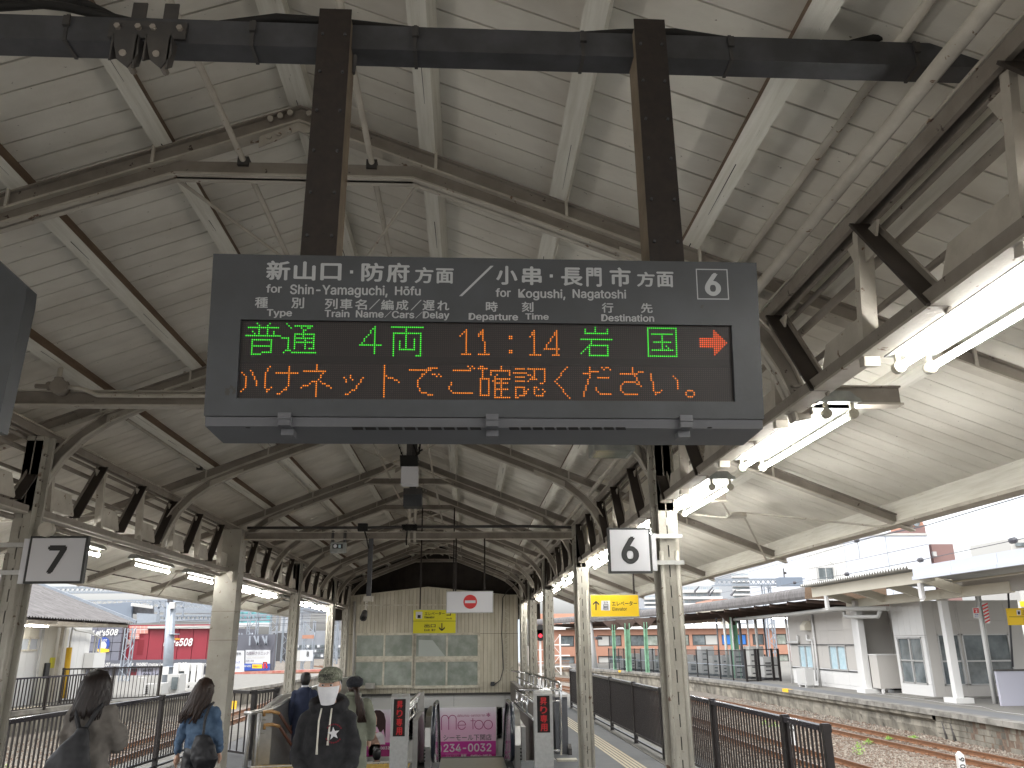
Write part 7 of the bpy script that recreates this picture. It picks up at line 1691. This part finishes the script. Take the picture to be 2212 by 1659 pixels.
def base_body(T,arms,legs=True,stride=.12,headc=(0,.02,1.585)):
    b=MB(); head(b,headc); limb(b,[(0,-.01,1.36),(0,.0,1.44),(headc[0],headc[1]-.015,1.52)],[.075,.055,.052])
    loft(b,[(0,0,.86,.14,.10),(0,0,.95,.155,.105),(0,0,1.08,.125,.09),(0,0,1.22,.13,.09),(0,0,1.36,.125,.08),(0,0,1.42,.08,.06)])
    for s in (-1,1):
        A=arms[s]; limb(b,[(s*.125,0,1.36),(A[0][0]*.96,A[0][1],A[0][2]),A[1]],[.035,.03,.022]); d=Vector(A[1])-Vector(A[0]); hand(b,A[1],d,s)
        yy=stride*s; limb(b,[(s*.085,0,.9),(s*.09,yy*.6+.03,.50),(s*.09,yy,.09)],[.085,.058,.036]); limb(b,[(s*.09,yy-.03,.05),(s*.095,yy+.14,.03)],[.04,.03])
    return fused('body',b,M['skin'],T,.0105,3)
def trousers(T,m,stride=.12,wd=1.0):
    b=MB(); loft(b,[(0,0,.84,.13,.105),(0,0,.93,.165,.12),(0,0,1.02,.15,.11)])
    for s in (-1,1): yy=stride*s; limb(b,[(s*.085,0,.9),(s*.092,yy*.6+.03,.50),(s*.092,yy,.10)],[.098*wd,.078*wd,.066*wd])
    fused('trousers',b,m,T,.013,4,.012,.07)
    b=MB()
    for s in (-1,1): yy=stride*s; limb(b,[(s*.095,yy-.05,.045),(s*.1,yy+.15,.035)],[.05,.042])
    fused('shoes',b,M['shoe'],T,.012,3)
# --- woman in the taupe sweater
def w1(T):
    arms={-1:((-.21,.02,1.13),(-.14,.18,1.02)),1:((.255,.02,1.12),(.15,.20,1.08))}
    base_body(T,arms); trousers(T,M['trous'])
    b=MB(); loft(b,[(0,0,.80,.175,.14),(0,0,.92,.19,.15),(0,0,1.10,.175,.135),(0,0,1.25,.18,.13),(0,-.005,1.36,.165,.11),(0,-.01,1.43,.12,.085),(0,0,1.46,.075,.065)])
    limb(b,[(-.14,0,1.37),(-.205,.02,1.13),(-.15,.17,1.03)],[.068,.068,.05]); limb(b,[(.14,0,1.37),(.25,.02,1.14),(.16,.18,1.08)],[.07,.085,.055])
    fused('sweater',b,M['sweater'],T,.013,4,.07,.10)
    locks('hair',M['hair'],T,(0,0,1.595),(.100,.110,.128),76,.30,.30,3,(-.02,-.035),(-3.7,.55),.006,.016)
    b=MB(); limb(b,[(.02,-.16,1.36),(-.06,-.17,1.22),(-.10,-.17,1.18)],[.02,.02,.02]); 
p_=at(197,1560,Y=7.4)
PW1=person('woman in a taupe wool sweater seen from behind, long dark hair over her shoulders',p_.x-.0,7.4,0,1.66,.0,w1)
def strap(b,pts,w_=.022,t=.006):
    for a,c in zip(pts,pts[1:]): b.beam(a,c,w_*2,t,up=(0,-1,.15),e=.004)
def localthing(name,lab,cat,loc,s,rz=0):
    T=thing(name,lab,cat,loc=loc,rz=rz,local=True); T.scale=(s,s,s); return T
T=localthing('sling_bag','black sling bag across the back of the taupe sweater','bag',(p_.x,7.4,0),1.66/1.70)
b=MB(); loft(b,[(-.04,-.21,.78,.17,.05),(-.05,-.235,.90,.195,.085),(-.04,-.235,1.02,.18,.085),(-.02,-.22,1.13,.12,.065),(.02,-.20,1.22,.07,.045),(.02,-.19,1.27,.035,.03)]); fused('bag_body',b,M['bagblk'],T,.013,4,.02,.08)
b=MB(); limb(b,[(0,-.19,1.22),(-.05,-.165,1.33),(-.085,-.12,1.42),(-.09,-.02,1.45)],[.02,.02,.02,.02]); fused('strap',b,M['bagblk'],T,.011,2)
b=MB(); limb(b,[(.02,-.19,1.22),(.07,-.16,1.33),(.10,-.12,1.42),(.10,-.02,1.45)],[.02,.02,.02,.02]); fused('strap',b,M['bagblk'],T,.011,2)
# --- woman in denim
def w2(T):
    arms={-1:((-.21,-.02,1.12),(-.26,.06,.90)),1:((.20,0,1.12),(.18,.12,.92))}
    base_body(T,arms,stride=.16); trousers(T,M['leather'],.16,.9)
    b=MB(); loft(b,[(0,0,.98,.15,.12),(0,0,1.02,.155,.12),(0,0,1.12,.15,.115),(0,0,1.26,.16,.115),(0,-.005,1.37,.155,.10),(0,-.01,1.43,.11,.08),(0,0,1.47,.075,.065)])
    limb(b,[(-.14,0,1.37),(-.215,-.02,1.13),(-.26,.05,.93)],[.06,.052,.042]); limb(b,[(.14,0,1.37),(.20,0,1.13),(.18,.11,.95)],[.06,.055,.045])
    fused('denim_jacket',b,M['denim'],T,.012,3,.05,.07)
    locks('hair',M['hairbr'],T,(0,0,1.60),(.092,.102,.12),54,.36,.35,5,(-.10,-.05),(-3.4,.1),.014,.015)
p2_=at(437,1540,Y=8.9)
person('woman in a washed denim jacket walking away, long brown hair blown sideways',p2_.x,8.9,0,1.535,-.12,w2)
T=localthing('shoulder_bag','black drawstring rucksack hanging from one shoulder of the denim jacket','bag',(p2_.x,8.9,0),1.535/1.70,-.12)
b=MB(); loft(b,[(.16,-.18,.80,.11,.06),(.17,-.21,.90,.15,.085),(.14,-.20,1.02,.13,.08),(.11,-.18,1.13,.075,.05)]); fused('bag_body',b,M['bagblk'],T,.013,3,.03,.07)
b=MB(); limb(b,[(.11,-.175,1.12),(.10,-.14,1.30),(.115,-.09,1.42),(.12,-.0,1.45)],[.015,.017,.017,.015]); fused('strap',b,M['bagblk'],T,.010,2)
# --- man with the mask, walking towards us
def m1(T):
    arms={-1:((-.205,-.03,1.10),(-.15,.13,.96)),1:((.225,-.03,1.12),(.13,.15,1.0))}
    bd=base_body(T,arms,stride=.14); trousers(T,M['trous'],.14,1.05)
    b=MB(); loft(b,[(0,0,.88,.145,.12),(0,0,.92,.16,.13),(0,0,1.04,.155,.13),(0,0,1.22,.165,.13),(0,-.005,1.35,.165,.11),(0,-.01,1.43,.13,.095),(0,0,1.47,.085,.08)])
    limb(b,[(-.145,0,1.37),(-.205,-.03,1.11),(-.15,.12,.97)],[.065,.057,.048]); limb(b,[(.145,0,1.37),(.225,-.03,1.13),(.13,.14,1.01)],[.065,.060,.050])
    limb(b,[(-.10,.07,1.43),(-.13,-.02,1.475),(-.07,-.10,1.49),(0,-.12,1.49),(.07,-.10,1.49),(.13,-.02,1.475),(.10,.07,1.43)],[.028,.036,.042,.042,.042,.036,.028])
    hd=fused('hoodie',b,M['hoodie'],T,.012,3,.045,.09)
    # drawstrings and chest print
    for s,z0 in ((-.045,1.20),(.03,1.14)):
        q=MB(); q.tube([(s,.098,1.44),(s*1.1,.145,1.36),(s*1.05,.162,z0+.06),(s*1.0,.165,z0)],[.006,.0065,.0065,.009],7); q.build('drawstring',M['cord'],T)
    pl=Plane((.0,.158,0),(-1,0,0),(0,-.06,1))
    def dz(v): return v
    stc=(.085,1.275); R_=.045
    pts=[]
    for k in range(10):
        rr_=R_ if k%2==0 else R_*.42; a=math.pi/2+k*math.pi/5+.15; pts.append((stc[0]+rr_*math.cos(a),stc[1]+rr_*math.sin(a)))
    q=MB(); o=.088
    c0=pl.w(stc[0],stc[1],o)
    for k in range(10): q.quad([c0,pl.w(*pts[k],o),pl.w(*pts[(k+1)%10],o)])
    q.build('star_print',M['plate'],T)
    q=MB()
    for a0,a1 in ((30,150),(210,330)):
        for k in range(8):
            t0=math.radians(a0+(a1-a0)*k/8); t1=math.radians(a0+(a1-a0)*(k+.7)/8); q.quad([pl.w(stc[0]+r_*math.cos(t),stc[1]+r_*math.sin(t),o-.002) for r_,t in ((.056,t0),(.066,t0),(.066,t1),(.056,t1))])
    q.build('red_print',M['redprint'],T)
    # mask
    q=MB(); n=14; hc=(0,.02,1.585)
    for i in range(8):
        zf=i/7
        for k in range(n+1):
            a=math.radians(15+150*k/n); z=hc[2]+.004-.128*zf; wv=.086*(1-.40*zf**1.4); dv=.112+.018*math.sin(math.pi*min(1,zf*1.1+.15))*math.sin(a)**3-.018*zf**2
            q.v.append((hc[0]+wv*math.cos(a),hc[1]-.005+dv*math.sin(a)**.8,z-(.010*(1-math.sin(a))*(-1 if zf<.5 else -1))*1.0))
    for i in range(7):
        for k in range(n): q.f.append((i*(n+1)+k,i*(n+1)+k+1,(i+1)*(n+1)+k+1,(i+1)*(n+1)+k)); q.m.append(0); q.sm.append(True)
    q.build('face_mask',M['maskw'],T)
    # eyes and brows
    for s in (-1,1):
        q=MB(); blob_sphere(q,(s*.030,.096,1.600),(.0145,.010,.0065),6); q.build('eye',M['eyew'],bd); q=MB(); blob_sphere(q,(s*.030,.104,1.600),(.006,.005,.006),6); q.build('iris',M['eye'],bd)
        q=MB(); q.tube([(s*.014,.108,1.618),(s*.032,.108,1.622),(s*.050,.096,1.616)],[.003,.004,.002],6); q.build('eyebrow',M['hairbl'],bd)
    # cap
    cp=MB(); rings=[(0,.012,1.632,.088,.104),(0,.010,1.66,.090,.106),(0,.006,1.69,.084,.098),(0,0,1.712,.066,.078),(0,0,1.725,.036,.044),(0,0,1.728,.006,.006)]; loft(cp,rings,24)
    co=cp.build('cap',M['camo'],T)
    q=MB(); n=16
    for k in range(n+1):
        a=math.pi*k/n; q.v.append((.086*math.cos(a),.012+.104*math.sin(a),1.638)); q.v.append((.084*math.cos(a)*.98,.012+(.104+.072*math.sin(a)**.7)*math.sin(a),1.630-.012*math.sin(a)))
    for k in range(n): q.f.append((2*k,2*k+1,2*k+3,2*k+2)); q.m.append(0); q.sm.append(True)
    m0=len(q.v)
    q.build('brim',M['camo'],co)
    plc_=Plane((0,.112,1.66),(-1,0,0),(0,-.25,1))
    fit_text(plc_,'PIRAISTU',(-.056,.016,.056,-.006),M['ink'],T,'cap_lettering',.03,px=False,off=.008); fit_text(plc_,'ZOO',(-.022,-.008,.034,-.024),M['ink'],T,'cap_lettering',.03,px=False,off=.008)
    q=MB(); 
    for s in (-1,1): q.tube([(s*.080,.03,1.625),(s*.083,.0,1.60),(s*.080,-.01,1.565)],.004,6)
    q.build('mask_loops',M['maskw'],T)
    q=MB(); rr2=[(0,-.012,1.545,.070,.078),(0,-.012,1.58,.082,.092),(0,-.01,1.625,.086,.098),(0,-.01,1.64,.08,.09)]; loft(q,rr2,20)
    hq=q.build('hair',M['hairbl'],T)
    for v in hq.data.vertices:
        if v.co.y>-.0: v.co.y=-.0; v.co.x*=.9
M['redprint']=mat('dark_red_print',(.16,.01,.02),.9)
pm=at(711,1520,Y=6.4); person('man in a black hoodie with a white star, white face mask and camouflage cap',pm.x,6.4,0,1.672,math.pi-.08,m1)
# --- man in the navy suit, going down the stairs
def m2(T):
    arms={-1:((-.22,-.02,1.10),(-.21,.10,.86)),1:((.215,0,1.12),(.15,.18,1.02))}
    base_body(T,arms,stride=.1); trousers(T,M['navy'],.1,1.0)
    b=MB(); loft(b,[(0,0,.78,.16,.12),(0,0,.92,.165,.125),(0,0,1.10,.15,.115),(0,0,1.26,.17,.12),(0,-.005,1.38,.165,.105),(0,-.01,1.44,.11,.08),(0,0,1.475,.07,.065)])
    limb(b,[(-.15,0,1.38),(-.22,-.02,1.11),(-.21,.09,.88)],[.064,.056,.045]); limb(b,[(.15,0,1.38),(.22,0,1.13),(.16,.17,1.03)],[.064,.058,.046])
    fused('suit_jacket',b,M['navy'],T,.013,4,.02,.09)
    b=MB(); loft(b,[(0,0,1.455,.068,.066),(0,0,1.50,.060,.060)]); b.build('shirt_collar',M['plate'],T)
    b=MB(); loft(b,[(0,-.01,1.50,.055,.06),(0,-.012,1.55,.080,.092),(0,-.005,1.60,.086,.100),(0,0,1.65,.086,.102),(0,0,1.69,.068,.082),(0,0,1.708,.03,.04)],20); h=b.build('hair',M['hairbl'],T)
    for v in h.data.vertices:
        if v.co.y>.03 and v.co.z<1.64: v.co.y=.03
    b=MB(); limb(b,[(.13,-.12,.95),(.12,-.145,1.2),(.10,-.12,1.42),(.10,0,1.47)],[.012,.012,.012,.012]); b.build('bag_strap',M['navy'],T)
ps=at(658,1500,Y=15.2); person('man in a navy suit seen from behind, short black hair, stepping down the stairs',ps.x,15.2,-.34,1.735,.1,m2)
# --- woman with the beret
def w3(T):
    arms={-1:((-.24,0,1.12),(-.20,.10,.88)),1:((.25,0,1.12),(.24,.08,.88))}
    base_body(T,arms,stride=.08); trousers(T,M['trous'],.08)
    b=MB(); loft(b,[(0,0,.42,.23,.17),(0,0,.60,.22,.165),(0,0,.90,.21,.155),(0,0,1.10,.19,.135),(0,0,1.26,.20,.13),(0,-.005,1.37,.19,.115),(0,-.01,1.43,.12,.085),(0,0,1.48,.085,.075)])
    limb(b,[(-.17,0,1.37),(-.25,0,1.12),(-.21,.09,.90)],[.08,.072,.055]); limb(b,[(.17,0,1.37),(.26,0,1.12),(.25,.07,.90)],[.085,.085,.06])
    fused('coat',b,M['coat'],T,.013,5,.035,.11)
    b=MB(); limb(b,[(-.08,.05,1.46),(-.09,-.04,1.49),(0,-.10,1.49),(.09,-.04,1.49),(.08,.05,1.46)],[.03,.035,.035,.035,.03]); fused('collar',b,M['coat'],T,.011,3)
    b=MB(); loft(b,[(-.005,-.005,1.575,.083,.095),(.005,-.02,1.60,.112,.122),(.012,-.03,1.64,.122,.130),(.012,-.025,1.685,.108,.118),(.008,-.015,1.715,.07,.08),(.005,-.01,1.725,.02,.02)],22); be=fused('beret',b,M['beret'],T,.011,2,.02,.05)
    b=MB(); r=random.Random(8)
    for k in range(46):
        a=r.uniform(-3.2,.1); dx=.02*math.cos(a)+.03; dy=-.095+.02*math.sin(a)
        b.tube([(dx-.01+r.uniform(-.012,.012),dy+.01,1.575),(dx+.02,dy-.02,1.50),(dx+.055+r.uniform(-.03,.03),dy-.03,1.38),(dx+.085+r.uniform(-.05,.04),dy-.025,1.24),(dx+.10+r.uniform(-.05,.05),dy-.01,1.12)],[.012,.016,.014,.011,.004],6)
    for i in range(len(b.sm)): b.sm[i]=True
    b.build('ponytail',M['hairbr'],T)
    b=MB(); loft(b,[(0,-.01,1.49,.05,.055),(0,-.012,1.55,.080,.090),(0,-.01,1.60,.086,.098)],18); h=b.build('hair',M['hairbr'],T)
    for v in h.data.vertices:
        if v.co.y>0: v.co.y=0
pb=at(764,1500,Y=10.6); person('woman in a sage green coat and black beret, long brown ponytail, seen from behind',pb.x,10.6,0,1.465,.1,w3)
# --- person far down the escalator, only the dark head in view
def m3(T):
    arms={-1:((-.25,0,1.12),(-.24,.08,.88)),1:((.25,0,1.12),(.24,.08,.88))}
    base_body(T,arms,stride=.05); trousers(T,M['trous'],.05)
    b=MB(); loft(b,[(0,0,.78,.18,.13),(0,0,1.10,.18,.125),(0,0,1.38,.20,.115),(0,-.01,1.44,.11,.08),(0,0,1.475,.07,.065)]); 
    for s in (-1,1): limb(b,[(s*.18,0,1.38),(s*.26,0,1.11),(s*.25,.09,.90)],[.08,.068,.05])
    fused('dark_coat',b,M['trous'],T,.014,4)
    b=MB(); loft(b,[(0,-.01,1.50,.055,.06),(0,-.012,1.55,.082,.094),(0,0,1.65,.088,.104),(0,0,1.69,.070,.084),(0,0,1.708,.03,.04)],20); b.build('hair',M['hairbl'],T)
ph=at(*k2(975,1510),Y=19.0); person('person low on the stairs, only the round dark head showing before the poster',ph.x,19.0,ph.z-1.70,1.70,0,m3)
